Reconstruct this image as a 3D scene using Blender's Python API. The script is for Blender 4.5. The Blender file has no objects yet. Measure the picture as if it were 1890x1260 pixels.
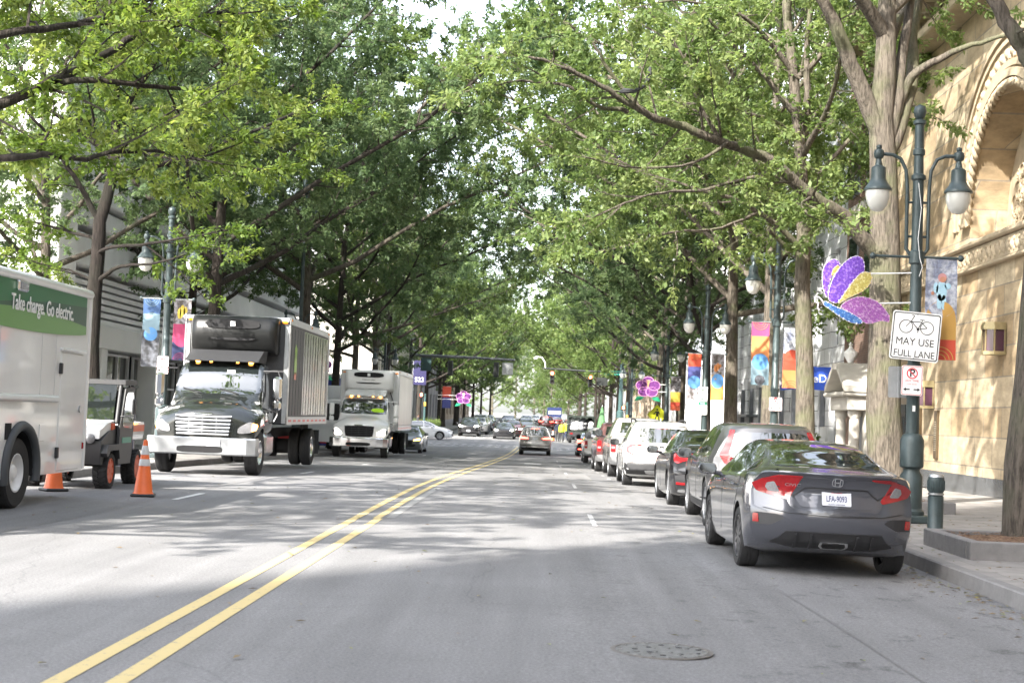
import bpy, bmesh, math, random
import numpy as np
from mathutils import Vector, Matrix, Euler
from mathutils.bvhtree import BVHTree

sc = bpy.context.scene
COL = sc.collection
R = math.radians
PI = math.pi

# ------------------------------------------------------------------ camera
CAM_H, FPX, ROLL = 1.52, 2700.0, R(2.2)
cam_d = bpy.data.cameras.new('camera')
cam = bpy.data.objects.new('camera', cam_d)
COL.objects.link(cam)
cam_d.sensor_width = 36.0
cam_d.lens = FPX / 1890 * 36
cam_d.dof.use_dof = True
cam_d.dof.focus_distance, cam_d.dof.aperture_fstop = 21.0, 3.5
cam_d.clip_start, cam_d.clip_end = 0.1, 3000
CAM_M = Matrix.Rotation(R(1.276), 4, 'Z') @ Matrix.Rotation(R(90 + 2.879), 4, 'X') @ Matrix.Rotation(ROLL, 4, 'Z')
CAM_M.translation = Vector((0, 0, CAM_H))
cam.matrix_world = CAM_M
sc.camera = cam


def at(px, py, y):
    """the point of the street at distance y seen at a place of the photograph (measuring aid)"""
    d = CAM_M.to_3x3() @ Vector(((px - 945) / FPX, -(py - 630) / FPX, -1))
    return Vector((0, 0, CAM_H)) + d * (y / d.y)


# ------------------------------------------------------------------ ground profile
_PY = [-60, 26, 32, 40, 50, 60, 72, 84, 100, 112, 128, 155, 185, 240, 300, 420, 700]
_PZ = [0, 0, -.03, -.13, -.30, -.46, -.62, -.74, -.74, -.65, -.48, -.22, 0, .35, .72, 1.2, 2.2]


def prof(y):
    return sum(float(np.interp(y + o, _PY, _PZ)) for o in (-4, -2, 0, 2, 4)) / 5


KR, KL = 4.45, -9.0           # kerb lines
WR, WL = 11.0, -17.0          # building lines


def road_z(x, y):
    return prof(y) - 0.02 * max(0.0, x)


def walk_z(x, y):
    return prof(y) + (0.07 if x > 0 else 0.15)


def gz(x, y):
    return road_z(x, y) if KL < x < KR else walk_z(x, y)


# ------------------------------------------------------------------ materials
MATS = {}


def _in(n, *names):
    for k in names:
        if k in n.inputs:
            return n.inputs[k]


def mat(name, color, rough=.5, metal=0., vary=None, bump=None, coat=0., emit=None, trans=0., spec=None, two=None, dirt=None, wav=None):
    """principled material; vary=(scale, amount) brightness noise, two=(colour, scale, lo, hi) patches of a second colour, bump=(scale, strength)"""
    if name in MATS:
        return MATS[name]
    m = bpy.data.materials.new(name)
    m.use_nodes = True
    nt = m.node_tree
    b = nt.nodes['Principled BSDF']
    c4 = (*color, 1)
    b.inputs['Base Color'].default_value = c4
    b.inputs['Roughness'].default_value = rough
    b.inputs['Metallic'].default_value = metal
    if coat:
        b.inputs['Coat Weight'].default_value = coat
        b.inputs['Coat Roughness'].default_value = .04
    if spec is not None:
        b.inputs['Specular IOR Level'].default_value = spec
    if trans:
        b.inputs['Transmission Weight'].default_value = trans
    if emit:
        b.inputs['Emission Color'].default_value = (*emit[0], 1)
        b.inputs['Emission Strength'].default_value = emit[1]
    tc = nt.nodes.new('ShaderNodeTexCoord')
    out = None
    if two:
        nz = nt.nodes.new('ShaderNodeTexNoise')
        nz.inputs['Scale'].default_value = two[1]
        nz.inputs['Detail'].default_value = 6
        nt.links.new(tc.outputs['Object'], nz.inputs['Vector'])
        mr = nt.nodes.new('ShaderNodeMapRange')
        mr.inputs['From Min'].default_value, mr.inputs['From Max'].default_value = two[2], two[3]
        nt.links.new(nz.outputs['Fac'], mr.inputs['Value'])
        mx = nt.nodes.new('ShaderNodeMix')
        mx.data_type = 'RGBA'
        nt.links.new(mr.outputs['Result'], mx.inputs['Factor'])
        mx.inputs['A'].default_value = c4
        mx.inputs['B'].default_value = (*two[0], 1)
        out = mx.outputs['Result']
    if vary:
        nz = nt.nodes.new('ShaderNodeTexNoise')
        nz.inputs['Scale'].default_value = vary[0]
        nz.inputs['Detail'].default_value = 5
        nz.inputs['Roughness'].default_value = .65
        if wav:
            mp = nt.nodes.new('ShaderNodeMapping')
            mp.inputs['Scale'].default_value = wav
            nt.links.new(tc.outputs['Object'], mp.inputs['Vector'])
            nt.links.new(mp.outputs['Vector'], nz.inputs['Vector'])
        else:
            nt.links.new(tc.outputs['Object'], nz.inputs['Vector'])
        mr = nt.nodes.new('ShaderNodeMapRange')
        mr.inputs['From Min'].default_value, mr.inputs['From Max'].default_value = .25, .75
        mr.inputs['To Min'].default_value, mr.inputs['To Max'].default_value = 1 - vary[1], 1 + vary[1]
        nt.links.new(nz.outputs['Fac'], mr.inputs['Value'])
        mx = nt.nodes.new('ShaderNodeMix')
        mx.data_type = 'RGBA'
        mx.blend_type = 'MULTIPLY'
        mx.inputs['Factor'].default_value = 1
        if out:
            nt.links.new(out, mx.inputs['A'])
        else:
            mx.inputs['A'].default_value = c4
        nt.links.new(mr.outputs['Result'], mx.inputs['B'])
        out = mx.outputs['Result']
    if out:
        nt.links.new(out, b.inputs['Base Color'])
    if bump:
        nz = nt.nodes.new('ShaderNodeTexNoise')
        nz.inputs['Scale'].default_value = bump[0]
        nz.inputs['Detail'].default_value = 6
        if wav:
            mp = nt.nodes.new('ShaderNodeMapping')
            mp.inputs['Scale'].default_value = wav
            nt.links.new(tc.outputs['Object'], mp.inputs['Vector'])
            nt.links.new(mp.outputs['Vector'], nz.inputs['Vector'])
        else:
            nt.links.new(tc.outputs['Object'], nz.inputs['Vector'])
        bp = nt.nodes.new('ShaderNodeBump')
        bp.inputs['Strength'].default_value = bump[1]
        bp.inputs['Distance'].default_value = .02
        nt.links.new(nz.outputs['Fac'], bp.inputs['Height'])
        nt.links.new(bp.outputs['Normal'], b.inputs['Normal'])
    MATS[name] = m
    return m


def paint(name, color, metal=.0, rough=.32):
    return mat(name, color, rough=rough, metal=metal, coat=1., vary=(1.3, .06))


M_tyre = mat('tyre rubber', (.018, .018, .019), .8, vary=(14, .25), bump=(60, .25))
M_blackp = mat('black plastic', (.022, .022, .024), .55, vary=(8, .15))
M_dark = mat('dark underside', (.008, .008, .009), .9)
M_alloy = mat('grey alloy', (.42, .43, .45), .32, .8, vary=(6, .12))
M_chrome = mat('chrome', (.78, .79, .8), .08, 1.)
M_steel = mat('brushed steel', (.52, .53, .54), .3, .9, vary=(5, .15))
M_glass = mat('tinted glass', (.010, .013, .013), .02, 0, spec=.9, coat=.6)
M_glass.node_tree.nodes['Principled BSDF'].inputs['IOR'].default_value = 2.0
M_mirror = mat('mirror glass', (.06, .065, .07), .06, 1.)
M_redlens = mat('red lens', (.27, .007, .010), .12, coat=.8, vary=(30, .12))
M_clearlens = mat('clear lens', (.22, .22, .23), .10, coat=.8, vary=(40, .25))
M_amber = mat('amber lens', (.85, .28, .02), .2, coat=.5)
M_white = mat('white plastic', (.72, .72, .71), .4, vary=(4, .05))
M_lamp_on = mat('lit headlamp', (.9, .9, .85), .2, emit=((1, .93, .8), 6))
M_tail_on = mat('lit brake lamp', (.8, .03, .02), .2, emit=((1, .06, .04), 4))
M_amber_on = mat('lit amber lamp', (.9, .4, .05), .2, emit=((1, .42, .08), 3))
M_green = mat('dark green painted iron', (.042, .060, .062), .42, .2, vary=(5, .3), bump=(40, .06))
M_sign = mat('white sign sheeting', (.74, .74, .73), .45, vary=(9, .06))
M_ink = mat('black sign ink', (.012, .012, .013), .5)
M_redink = mat('red sign ink', (.55, .03, .05), .5)
M_alu = mat('bare aluminium', (.45, .46, .47), .4, .8, vary=(7, .15))
M_plate = mat('number plate', (.52, .53, .57), .4, vary=(25, .06))


# ------------------------------------------------------------------ mesh builder
class MB:
    """collects shapes and links them as one mesh object"""

    def __init__(self):
        self.v, self.f, self.m = [], [], []

    def add(self, verts, faces, mi=0, M=None):
        o = len(self.v)
        if M is not None:
            verts = [M @ Vector(p) for p in verts]
        self.v += [tuple(p) for p in verts]
        self.f += [tuple(i + o for i in f) for f in faces]
        self.m += [mi] * len(faces)
        return self

    def box(self, c, s, mi=0, bev=0., rz=0., M=None):
        hx, hy, hz = s[0] / 2, s[1] / 2, s[2] / 2
        T = Matrix.Translation(c) @ Matrix.Rotation(rz, 4, 'Z')
        if M is not None:
            T = M @ T
        b = min(bev, hx * .95, hy * .95, hz * .95)
        if b <= 0:
            vs = [(x, y, z) for x in (-hx, hx) for y in (-hy, hy) for z in (-hz, hz)]
            fs = [(0, 1, 3, 2), (4, 6, 7, 5), (0, 4, 5, 1), (2, 3, 7, 6), (0, 2, 6, 4), (1, 5, 7, 3)]
            return self.add(vs, fs, mi, T)
        vs, idx = [], {}
        for sx in (-1, 1):
            for sy in (-1, 1):
                for sz in (-1, 1):
                    for a in range(3):
                        p = [sx * hx, sy * hy, sz * hz]
                        for k in range(3):
                            if k != a:
                                p[k] -= (sx, sy, sz)[k] * b
                        idx[(sx, sy, sz, a)] = len(vs)
                        vs.append(p)
        fs = []
        for a in range(3):
            u, w = [k for k in range(3) if k != a]
            for s_ in (-1, 1):
                q = []
                for su, sw in ((-1, -1), (1, -1), (1, 1), (-1, 1)):
                    k = [0, 0, 0]
                    k[a], k[u], k[w] = s_, su, sw
                    q.append(idx[(*k, a)])
                if (s_ > 0) ^ (a == 1):
                    fs.append(tuple(q))
                else:
                    fs.append(tuple(q[::-1]))
            for su in (-1, 1):
                for sw in (-1, 1):
                    k0, k1 = [0, 0, 0], [0, 0, 0]
                    k0[a], k1[a] = -1, 1
                    k0[u] = k1[u] = su
                    k0[w] = k1[w] = sw
                    q = (idx[(*k0, u)], idx[(*k1, u)], idx[(*k1, w)], idx[(*k0, w)])
                    fs.append(q)
        for sx in (-1, 1):
            for sy in (-1, 1):
                for sz in (-1, 1):
                    fs.append(tuple(idx[(sx, sy, sz, a)] for a in range(3)))
        # orient outwards
        V = [Vector(p) for p in vs]
        fs2 = []
        for f in fs:
            n = (V[f[1]] - V[f[0]]).cross(V[f[2]] - V[f[0]])
            c_ = sum((V[i] for i in f), Vector()) / len(f)
            fs2.append(f if n.dot(c_) > 0 else f[::-1])
        return self.add(vs, fs2, mi, T)

    def tube(self, pts, rad, n=8, mi=0, cap=True, M=None):
        pts = [Vector(p) for p in pts]
        if not hasattr(rad, '__len__'):
            rad = [rad] * len(pts)
        vs, fs = [], []
        up = Vector((0.123, .311, .9)).normalized()
        prev = None
        for i, p in enumerate(pts):
            t = (pts[min(i + 1, len(pts) - 1)] - pts[max(i - 1, 0)])
            t = t.normalized() if t.length > 1e-9 else Vector((0, 0, 1))
            if prev is None:
                a = t.cross(up)
                if a.length < .05:
                    a = t.cross(Vector((1, 0, 0)))
                a.normalize()
            else:
                a = (prev - t * prev.dot(t)).normalized()
            prev = a
            b = t.cross(a)
            for k in range(n):
                an = 2 * PI * k / n
                vs.append(p + (a * math.cos(an) + b * math.sin(an)) * rad[i])
        for i in range(len(pts) - 1):
            for k in range(n):
                k2 = (k + 1) % n
                fs.append((i * n + k, i * n + k2, (i + 1) * n + k2, (i + 1) * n + k))
        if cap:
            fs.append(tuple(range(n))[::-1])
            fs.append(tuple((len(pts) - 1) * n + k for k in range(n)))
        return self.add(vs, fs, mi, M)

    def lathe(self, prof_, n=24, mi=0, axis='Z', c=(0, 0, 0), M=None, close=False, caps=True):
        """prof_ = [(r, h)...] about an axis"""
        vs, fs = [], []
        for r, h in prof_:
            for k in range(n):
                a = 2 * PI * k / n
                x, y = r * math.cos(a), r * math.sin(a)
                p = {'Z': (x, y, h), 'X': (h, x, y), 'Y': (y, h, x)}[axis]
                vs.append((p[0] + c[0], p[1] + c[1], p[2] + c[2]))
        m = len(prof_)
        for i in range(m if close else m - 1):
            j = (i + 1) % m
            for k in range(n):
                k2 = (k + 1) % n
                fs.append((i * n + k, i * n + k2, j * n + k2, j * n + k))
        if not close and caps:
            if prof_[0][0] > 1e-6:
                fs.append(tuple(range(n))[::-1])
            if prof_[-1][0] > 1e-6:
                fs.append(tuple((m - 1) * n + k for k in range(n)))
        return self.add(vs, fs, mi, M)

    def prism(self, poly, d, origin=(0, 0, 0), u=(1, 0, 0), w=(0, 0, 1), mi=0, M=None, hole=None):
        """polygon in plane (u, w), extruded by d along u x w (centred on the plane)"""
        u, w, o = Vector(u), Vector(w), Vector(origin)
        n = u.cross(w).normalized()
        a = 0.
        for i in range(len(poly)):
            x0, y0 = poly[i]
            x1, y1 = poly[(i + 1) % len(poly)]
            a += x0 * y1 - x1 * y0
        if a < 0:
            poly = poly[::-1]
        k = len(poly)
        vs = [o + u * p[0] + w * p[1] + n * (d / 2) for p in poly] + [o + u * p[0] + w * p[1] - n * (d / 2) for p in poly]
        fs = [tuple(range(k)), tuple(range(2 * k - 1, k - 1, -1))]
        for i in range(k):
            j = (i + 1) % k
            fs.append((i, i + k, j + k, j))
        return self.add(vs, fs, mi, M)

    def build(self, name, mats, parent=None, smooth=35, tri=False):
        me = bpy.data.meshes.new(name)
        me.from_pydata(self.v, [], self.f)
        if not isinstance(mats, (list, tuple)):
            mats = [mats]
        for m in mats:
            me.materials.append(m)
        if len(mats) > 1:
            me.polygons.foreach_set('material_index', self.m)
        if smooth:
            me.polygons.foreach_set('use_smooth', [True] * len(me.polygons))
            me.set_sharp_from_angle(angle=R(smooth))
        me.update()
        return link(name, me, parent)


def link(name, me, parent=None):
    o = bpy.data.objects.new(name, me)
    COL.objects.link(o)
    if parent is not None:
        o.parent = parent
    return o


def tag(o, label=None, cat=None, group=None, kind=None):
    if label:
        o['label'] = label
    if cat:
        o['category'] = cat
    if group:
        o['group'] = group
    if kind:
        o['kind'] = kind
    return o


def thing(name, label, cat, loc=(0, 0, 0), rz=0., group=None):
    o = bpy.data.objects.new(name, None)
    COL.objects.link(o)
    o.empty_display_size = .2
    o.location = loc
    o.rotation_euler = (0, 0, rz)
    return tag(o, label, cat, group)


def dup(root, loc, rz=None, label=None, group=None, swap=None, scale=None):
    """copy a thing with its parts and their parts"""
    def cp(o, par):
        c = o.copy()
        COL.objects.link(c)
        if par is not None:
            c.parent = par
        if swap and c.type == 'MESH':
            for s in c.material_slots:
                if s.material and s.material.name in swap:
                    nm = swap[s.material.name]
                    s.link = 'OBJECT'
                    s.material = nm
        for ch in list(o.children):
            cp(ch, c)
        return c
    r = cp(root, None)
    r.location = loc
    if rz is not None:
        r.rotation_euler = (0, 0, rz)
    if scale is not None:
        r.scale = scale if hasattr(scale, '__len__') else (scale,) * 3
    if label:
        r['label'] = label
    if group:
        r['group'] = group
    return r


def text_mesh(s, size, depth=.002, bold=0., align='CENTER', squash=1.):
    cu = bpy.data.curves.new('lettering', 'FONT')
    cu.body = s
    cu.size = size
    cu.extrude = depth
    cu.offset = bold
    cu.align_x = align
    cu.align_y = 'CENTER'
    cu.resolution_u = 3
    o = bpy.data.objects.new('lettering', cu)
    COL.objects.link(o)
    dg = bpy.context.evaluated_depsgraph_get()
    me = bpy.data.meshes.new_from_object(o.evaluated_get(dg))
    bpy.data.objects.remove(o)
    bpy.data.curves.remove(cu)
    if squash != 1.:
        me.transform(Matrix.Scale(squash, 4, (1, 0, 0)))
    return me


def text(name, s, size, M, m, parent=None, **k):
    """lettering in the local XY plane moved by matrix M"""
    me = text_mesh(s, size, **k)
    me.transform(M)
    me.materials.clear()
    me.materials.append(m)
    return link(name, me, parent)


def face_M(pos, facing):
    """matrix that stands an XY-plane drawing upright; facing = direction it looks at"""
    f = Vector(facing).normalized()
    x = Vector((0, 0, 1)).cross(f).normalized()
    y = f.cross(x)
    M = Matrix((x, y, f)).transposed().to_4x4()
    M.translation = Vector(pos)
    return M


def circle(r, n=20, cx=0., cy=0., a0=0., a1=2 * PI, ry=None):
    full = abs(a1 - a0 - 2 * PI) < 1e-6
    k = n if full else n - 1
    return [(cx + r * math.cos(a0 + (a1 - a0) * i / k), cy + (ry or r) * math.sin(a0 + (a1 - a0) * i / k)) for i in range(n)]


def pchip(xs, ys, x):
    xs, ys = np.asarray(xs, float), np.asarray(ys, float)
    h = np.diff(xs)
    dl = np.diff(ys) / h
    d = np.zeros_like(xs)
    for i in range(1, len(xs) - 1):
        if dl[i - 1] * dl[i] > 0:
            w1, w2 = 2 * h[i] + h[i - 1], h[i] + 2 * h[i - 1]
            d[i] = (w1 + w2) / (w1 / dl[i - 1] + w2 / dl[i])
    d[0], d[-1] = dl[0], dl[-1]
    x = np.clip(np.asarray(x, float), xs[0], xs[-1])
    k = np.clip(np.searchsorted(xs, x) - 1, 0, len(xs) - 2)
    t = (x - xs[k]) / h[k]
    return ((2 * t**3 - 3 * t**2 + 1) * ys[k] + (t**3 - 2 * t**2 + t) * h[k] * d[k]
            + (-2 * t**3 + 3 * t**2) * ys[k + 1] + (t**3 - t**2) * h[k] * d[k + 1])


def rrect(w, h, r, n=5):
    q = []
    for cx, cy, a in ((w / 2 - r, h / 2 - r, 0), (-w / 2 + r, h / 2 - r, PI / 2), (-w / 2 + r, -h / 2 + r, PI), (w / 2 - r, -h / 2 + r, 1.5 * PI)):
        q += [(cx + r * math.cos(a + PI / 2 * i / n), cy + r * math.sin(a + PI / 2 * i / n)) for i in range(n + 1)]
    return q


# ------------------------------------------------------------------ sky, sun, exposure
SUN_EL, SUN_DIR = R(38), Vector((.55, .83))     # direction the light travels over the ground
w = bpy.data.worlds.new('World')
sc.world = w
w.use_nodes = True
nt = w.node_tree
bg = nt.nodes['Background']
sky = nt.nodes.new('ShaderNodeTexSky')
sky.sky_type = 'NISHITA'
sky.sun_disc = False
sky.sun_elevation = SUN_EL
# the sun stands opposite to the travel direction; rotation is measured clockwise from +Y
sky.sun_rotation = math.atan2(-SUN_DIR.x, -SUN_DIR.y)
sky.air_density, sky.dust_density, sky.ozone_density = 1.0, 2.5, 1.0
hsv = nt.nodes.new('ShaderNodeHueSaturation')       # thin bright cloud: a whiter sky
hsv.inputs['Saturation'].default_value = .45
nt.links.new(sky.outputs['Color'], hsv.inputs['Color'])
nt.links.new(hsv.outputs['Color'], bg.inputs['Color'])
bg.inputs['Strength'].default_value = .15
sun_d = bpy.data.lights.new('sun', 'SUN')
sun_d.energy, sun_d.angle, sun_d.color = 3.4, R(.6), (1, .95, .87)
sun = bpy.data.objects.new('sun', sun_d)
COL.objects.link(sun)
h_ = math.cos(SUN_EL)
tv = Vector((SUN_DIR.normalized().x * h_, SUN_DIR.normalized().y * h_, -math.sin(SUN_EL)))
sun.rotation_euler = tv.to_track_quat('-Z', 'Y').to_euler()
sun.location = (-30, -40, 60)
sc.view_settings.view_transform = 'Standard'
sc.view_settings.look = 'None'
sc.view_settings.gamma = 1
sc.view_settings.exposure = 2.46
sc.cycles.max_bounces = 6
sc.cycles.diffuse_bounces = 3
sc.cycles.glossy_bounces = 3
sc.cycles.transmission_bounces = 3
sc.cycles.use_denoising = True
sc.cycles.sample_clamp_indirect = 6


# ------------------------------------------------------------------ ground sheets
def sheet(name, xs, ys, zf, m, kind='structure', parent=None):
    vs, fs = [], []
    for y in ys:
        for x in xs:
            vs.append((x, y, zf(x, y)))
    n = len(xs)
    for j in range(len(ys) - 1):
        for i in range(n - 1):
            a = j * n + i
            fs.append((a, a + 1, a + n + 1, a + n))
    me = bpy.data.meshes.new(name)
    me.from_pydata(vs, [], fs)
    me.materials.append(m)
    me.polygons.foreach_set('use_smooth', [True] * len(me.polygons))
    o = link(name, me, parent)
    if kind:
        o['kind'] = kind
    return o


def asphalt():
    m = bpy.data.materials.new('worn asphalt')
    m.use_nodes = True
    nt = m.node_tree
    b = nt.nodes['Principled BSDF']
    tc = nt.nodes.new('ShaderNodeTexCoord')
    def noise(scale, detail=4, rough=.6, vec=None):
        n = nt.nodes.new('ShaderNodeTexNoise')
        n.inputs['Scale'].default_value = scale
        n.inputs['Detail'].default_value = detail
        n.inputs['Roughness'].default_value = rough
        nt.links.new(vec or tc.outputs['Object'], n.inputs['Vector'])
        return n.outputs['Fac']
    def rng(s, a, b_, c, d):
        n = nt.nodes.new('ShaderNodeMapRange')
        for k, v in zip(('From Min', 'From Max', 'To Min', 'To Max'), (a, b_, c, d)):
            n.inputs[k].default_value = v
        nt.links.new(s, n.inputs['Value'])
        return n.outputs['Result']
    def mul(a, b_):
        n = nt.nodes.new('ShaderNodeMath')
        n.operation = 'MULTIPLY'
        nt.links.new(a, n.inputs[0])
        if isinstance(b_, float):
            n.inputs[1].default_value = b_
        else:
            nt.links.new(b_, n.inputs[1])
        return n.outputs[0]
    grain = rng(noise(42, 4, .75), .3, .7, .62, 1.38)
    grain2 = rng(noise(160, 2, .5), .3, .7, .80, 1.2)
    patch = rng(noise(.35, 5), .3, .7, .88, 1.12)
    mp = nt.nodes.new('ShaderNodeMapping')
    mp.inputs['Scale'].default_value = (2.2, .10, 1)
    nt.links.new(tc.outputs['Object'], mp.inputs['Vector'])
    streak = rng(noise(1.0, 4, .6, mp.outputs['Vector']), .3, .7, .84, 1.14)
    mp2 = nt.nodes.new('ShaderNodeMapping')
    mp2.inputs['Scale'].default_value = (1.4, 1.0, 1)
    nt.links.new(tc.outputs['Object'], mp2.inputs['Vector'])
    # oil stains: sparse dark spots, mostly along the parking lane
    st = rng(noise(1.9, 5, .7, mp2.outputs['Vector']), .57, .68, 0., 1.)
    sep = nt.nodes.new('ShaderNodeSeparateXYZ')
    nt.links.new(tc.outputs['Object'], sep.inputs[0])
    lane = rng(sep.outputs['X'], .2, 2.2, .18, .9)
    stain = rng(mul(st, lane), 0, 1, 1, .42)
    # thin cracks
    vo = nt.nodes.new('ShaderNodeTexVoronoi')
    vo.feature = 'DISTANCE_TO_EDGE'
    vo.inputs['Scale'].default_value = .22
    nz = nt.nodes.new('ShaderNodeTexNoise')
    nz.inputs['Scale'].default_value = 1.2
    nz.inputs['Detail'].default_value = 5
    nt.links.new(tc.outputs['Object'], nz.inputs['Vector'])
    mixv = nt.nodes.new('ShaderNodeMix')
    mixv.data_type = 'VECTOR'
    mixv.inputs['Factor'].default_value = .35
    nt.links.new(tc.outputs['Object'], mixv.inputs['A'])
    nt.links.new(nz.outputs['Color'], mixv.inputs['B'])
    nt.links.new(mixv.outputs['Result'], vo.inputs['Vector'])
    crack = rng(vo.outputs['Distance'], .0, .0022, .82, 1.)
    f = mul(mul(mul(mul(mul(mul(grain, grain2), patch), streak), stain), crack), 1.0)
    mx = nt.nodes.new('ShaderNodeMix')
    mx.data_type = 'RGBA'
    mx.blend_type = 'MULTIPLY'
    mx.inputs['Factor'].default_value = 1
    mx.inputs['A'].default_value = (.160, .159, .161, 1)
    nt.links.new(f, mx.inputs['B'])
    nt.links.new(mx.outputs['Result'], b.inputs['Base Color'])
    b.inputs['Roughness'].default_value = .82
    b.inputs['Specular IOR Level'].default_value = .3
    bp = nt.nodes.new('ShaderNodeBump')
    bp.inputs['Strength'].default_value = .35
    bp.inputs['Distance'].default_value = .012
    nt.links.new(noise(70, 3, .6), bp.inputs['Height'])
    nt.links.new(bp.outputs['Normal'], b.inputs['Normal'])
    return m


M_asph = asphalt()
YS = list(np.arange(-40, 60, 2.5)) + list(np.arange(60, 210, 5)) + list(np.arange(210, 420, 15)) + [440, 520, 700]
CROSS0, CROSS1 = 106.0, 122.0     # the cross street
sheet('road', [-9.0, -7, -4.5, -2.4, 0, 1.5, 3, KR], YS, road_z, M_asph)
M_earth = mat('bare earth', (.14, .12, .10), .9, vary=(1, .2))
sheet('ground', [-900, -60, -17, 11, 60, 900], [-900, -60] + YS + [1500], lambda x, y: prof(y) - .8, M_earth)
ys_c = [CROSS0, 110, 114, 118, CROSS1]
for xs in ([-120, -60, -30, -17, -9.0], [KR, 8, 11, 30, 120]):
    sheet('road', xs, ys_c, lambda x, y: prof(y) - .02 * max(0, min(x, KR)) + (.003 if x < 0 else -.003) * max(0, abs(x) - 9), M_asph)


def pavers():
    m = bpy.data.materials.new('concrete pavers')
    m.use_nodes = True
    nt = m.node_tree
    b = nt.nodes['Principled BSDF']
    tc = nt.nodes.new('ShaderNodeTexCoord')
    br = nt.nodes.new('ShaderNodeTexBrick')
    br.offset = .5
    br.inputs['Scale'].default_value = 1
    br.inputs['Brick Width'].default_value = 1.2
    br.inputs['Row Height'].default_value = .6
    br.inputs['Mortar Size'].default_value = .006
    br.inputs['Color1'].default_value = (.25, .235, .22, 1)
    br.inputs['Color2'].default_value = (.205, .195, .185, 1)
    br.inputs['Mortar'].default_value = (.12, .115, .11, 1)
    nt.links.new(tc.outputs['Object'], br.inputs['Vector'])
    n = nt.nodes.new('ShaderNodeTexNoise')
    n.inputs['Scale'].default_value = 3
    n.inputs['Detail'].default_value = 8
    nt.links.new(tc.outputs['Object'], n.inputs['Vector'])
    mr = nt.nodes.new('ShaderNodeMapRange')
    mr.inputs['From Min'].default_value, mr.inputs['From Max'].default_value = .3, .7
    mr.inputs['To Min'].default_value, mr.inputs['To Max'].default_value = .8, 1.2
    nt.links.new(n.outputs['Fac'], mr.inputs['Value'])
    mx = nt.nodes.new('ShaderNodeMix')
    mx.data_type = 'RGBA'
    mx.blend_type = 'MULTIPLY'
    mx.inputs['Factor'].default_value = 1
    nt.links.new(br.outputs['Color'], mx.inputs['A'])
    nt.links.new(mr.outputs['Result'], mx.inputs['B'])
    nt.links.new(mx.outputs['Result'], b.inputs['Base Color'])
    b.inputs['Roughness'].default_value = .8
    return m


M_pave = pavers()
M_kerb = mat('granite kerb', (.165, .16, .158), .75, vary=(6, .22), bump=(80, .2))
for tag_, a0, a1 in (('near', -40, CROSS0), ('far', CROSS1, 700)):
    ys = [y for y in YS if a0 < y < a1]
    ys = [a0] + ys + [a1]
    sheet('pavement', [KR + .15, 6, 8, WR, 30], ys, walk_z, M_pave)
    sheet('pavement', [-40, WL, -12, KL - .15], ys, walk_z, M_pave)
    for x0, sgn in ((KR, 1), (KL, -1)):
        k = MB()
        for i in range(len(ys) - 1):
            y0, y1 = ys[i], ys[i + 1]
            def sec(y):
                zb, zt = road_z(x0, y) - .1, walk_z(x0 + sgn, y)
                return [(x0, y, zb), (x0 + sgn * .012, y, zt - .012), (x0 + sgn * .03, y, zt + .004), (x0 + sgn * .152, y, zt + .004), (x0 + sgn * .152, y, zb)]
            a, b_ = sec(y0), sec(y1)
            fs = [(q, q + 1, q + 6, q + 5) if sgn < 0 else (q + 5, q + 6, q + 1, q) for q in range(4)]
            if i in (0, len(ys) - 2):
                fs += [(0, 1, 2, 3, 4), (9, 8, 7, 6, 5)]
            k.add(a + b_, fs)
        o = k.build('kerb', M_kerb)
        o['kind'] = 'structure'


# ------------------------------------------------------------------ painted markings (sheets 4 mm above the road)
def worn(name, col, lo=.40, hi=.56):
    m = bpy.data.materials.new(name)
    m.use_nodes = True
    nt = m.node_tree
    b = nt.nodes['Principled BSDF']
    tc = nt.nodes.new('ShaderNodeTexCoord')
    n = nt.nodes.new('ShaderNodeTexNoise')
    n.inputs['Scale'].default_value = 9
    n.inputs['Detail'].default_value = 9
    n.inputs['Roughness'].default_value = .75
    nt.links.new(tc.outputs['Object'], n.inputs['Vector'])
    mr = nt.nodes.new('ShaderNodeMapRange')
    mr.inputs['From Min'].default_value, mr.inputs['From Max'].default_value = lo - .12, lo
    nt.links.new(n.outputs['Fac'], mr.inputs['Value'])
    mx = nt.nodes.new('ShaderNodeMix')
    mx.data_type = 'RGBA'
    mx.inputs['A'].default_value = (.16, .16, .165, 1)
    mx.inputs['B'].default_value = (*col, 1)
    nt.links.new(mr.outputs['Result'], mx.inputs['Factor'])
    nt.links.new(mx.outputs['Result'], b.inputs['Base Color'])
    b.inputs['Roughness'].default_value = .7
    return m


M_yel = worn('worn yellow road paint', (.47, .375, .175), .44)
M_wht = worn('worn white road paint', (.55, .55, .54), .46)
M_wht2 = worn('faded white road paint', (.42, .42, .42), .52)
CLX = lambda y: float(pchip([-40, 25, 40, 60, 80, 106, 130], [-2.40, -2.39, -2.25, -2.02, -1.75, -1.45, -1.2], [y])[0])


def strip(xf, y0, y1, wd, m, name='road_marking', dz=.004):
    n = max(2, int((y1 - y0) / 1.5) + 1)
    ys = [y0 + (y1 - y0) * i / (n - 1) for i in range(n)]
    vs, fs = [], []
    for y in ys:
        x = xf(y) if callable(xf) else xf
        for s in (-1, 1):
            xx = x + s * wd / 2
            vs.append((xx, y, road_z(xx, y) + dz + (.002 if y > 60 else 0)))
    for i in range(n - 1):
        fs.append((2 * i, 2 * i + 1, 2 * i + 3, 2 * i + 2))
    me = bpy.data.meshes.new(name)
    me.from_pydata(vs, [], fs)
    me.materials.append(m)
    o = link(name, me)
    o['kind'] = 'structure'
    return o


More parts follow.
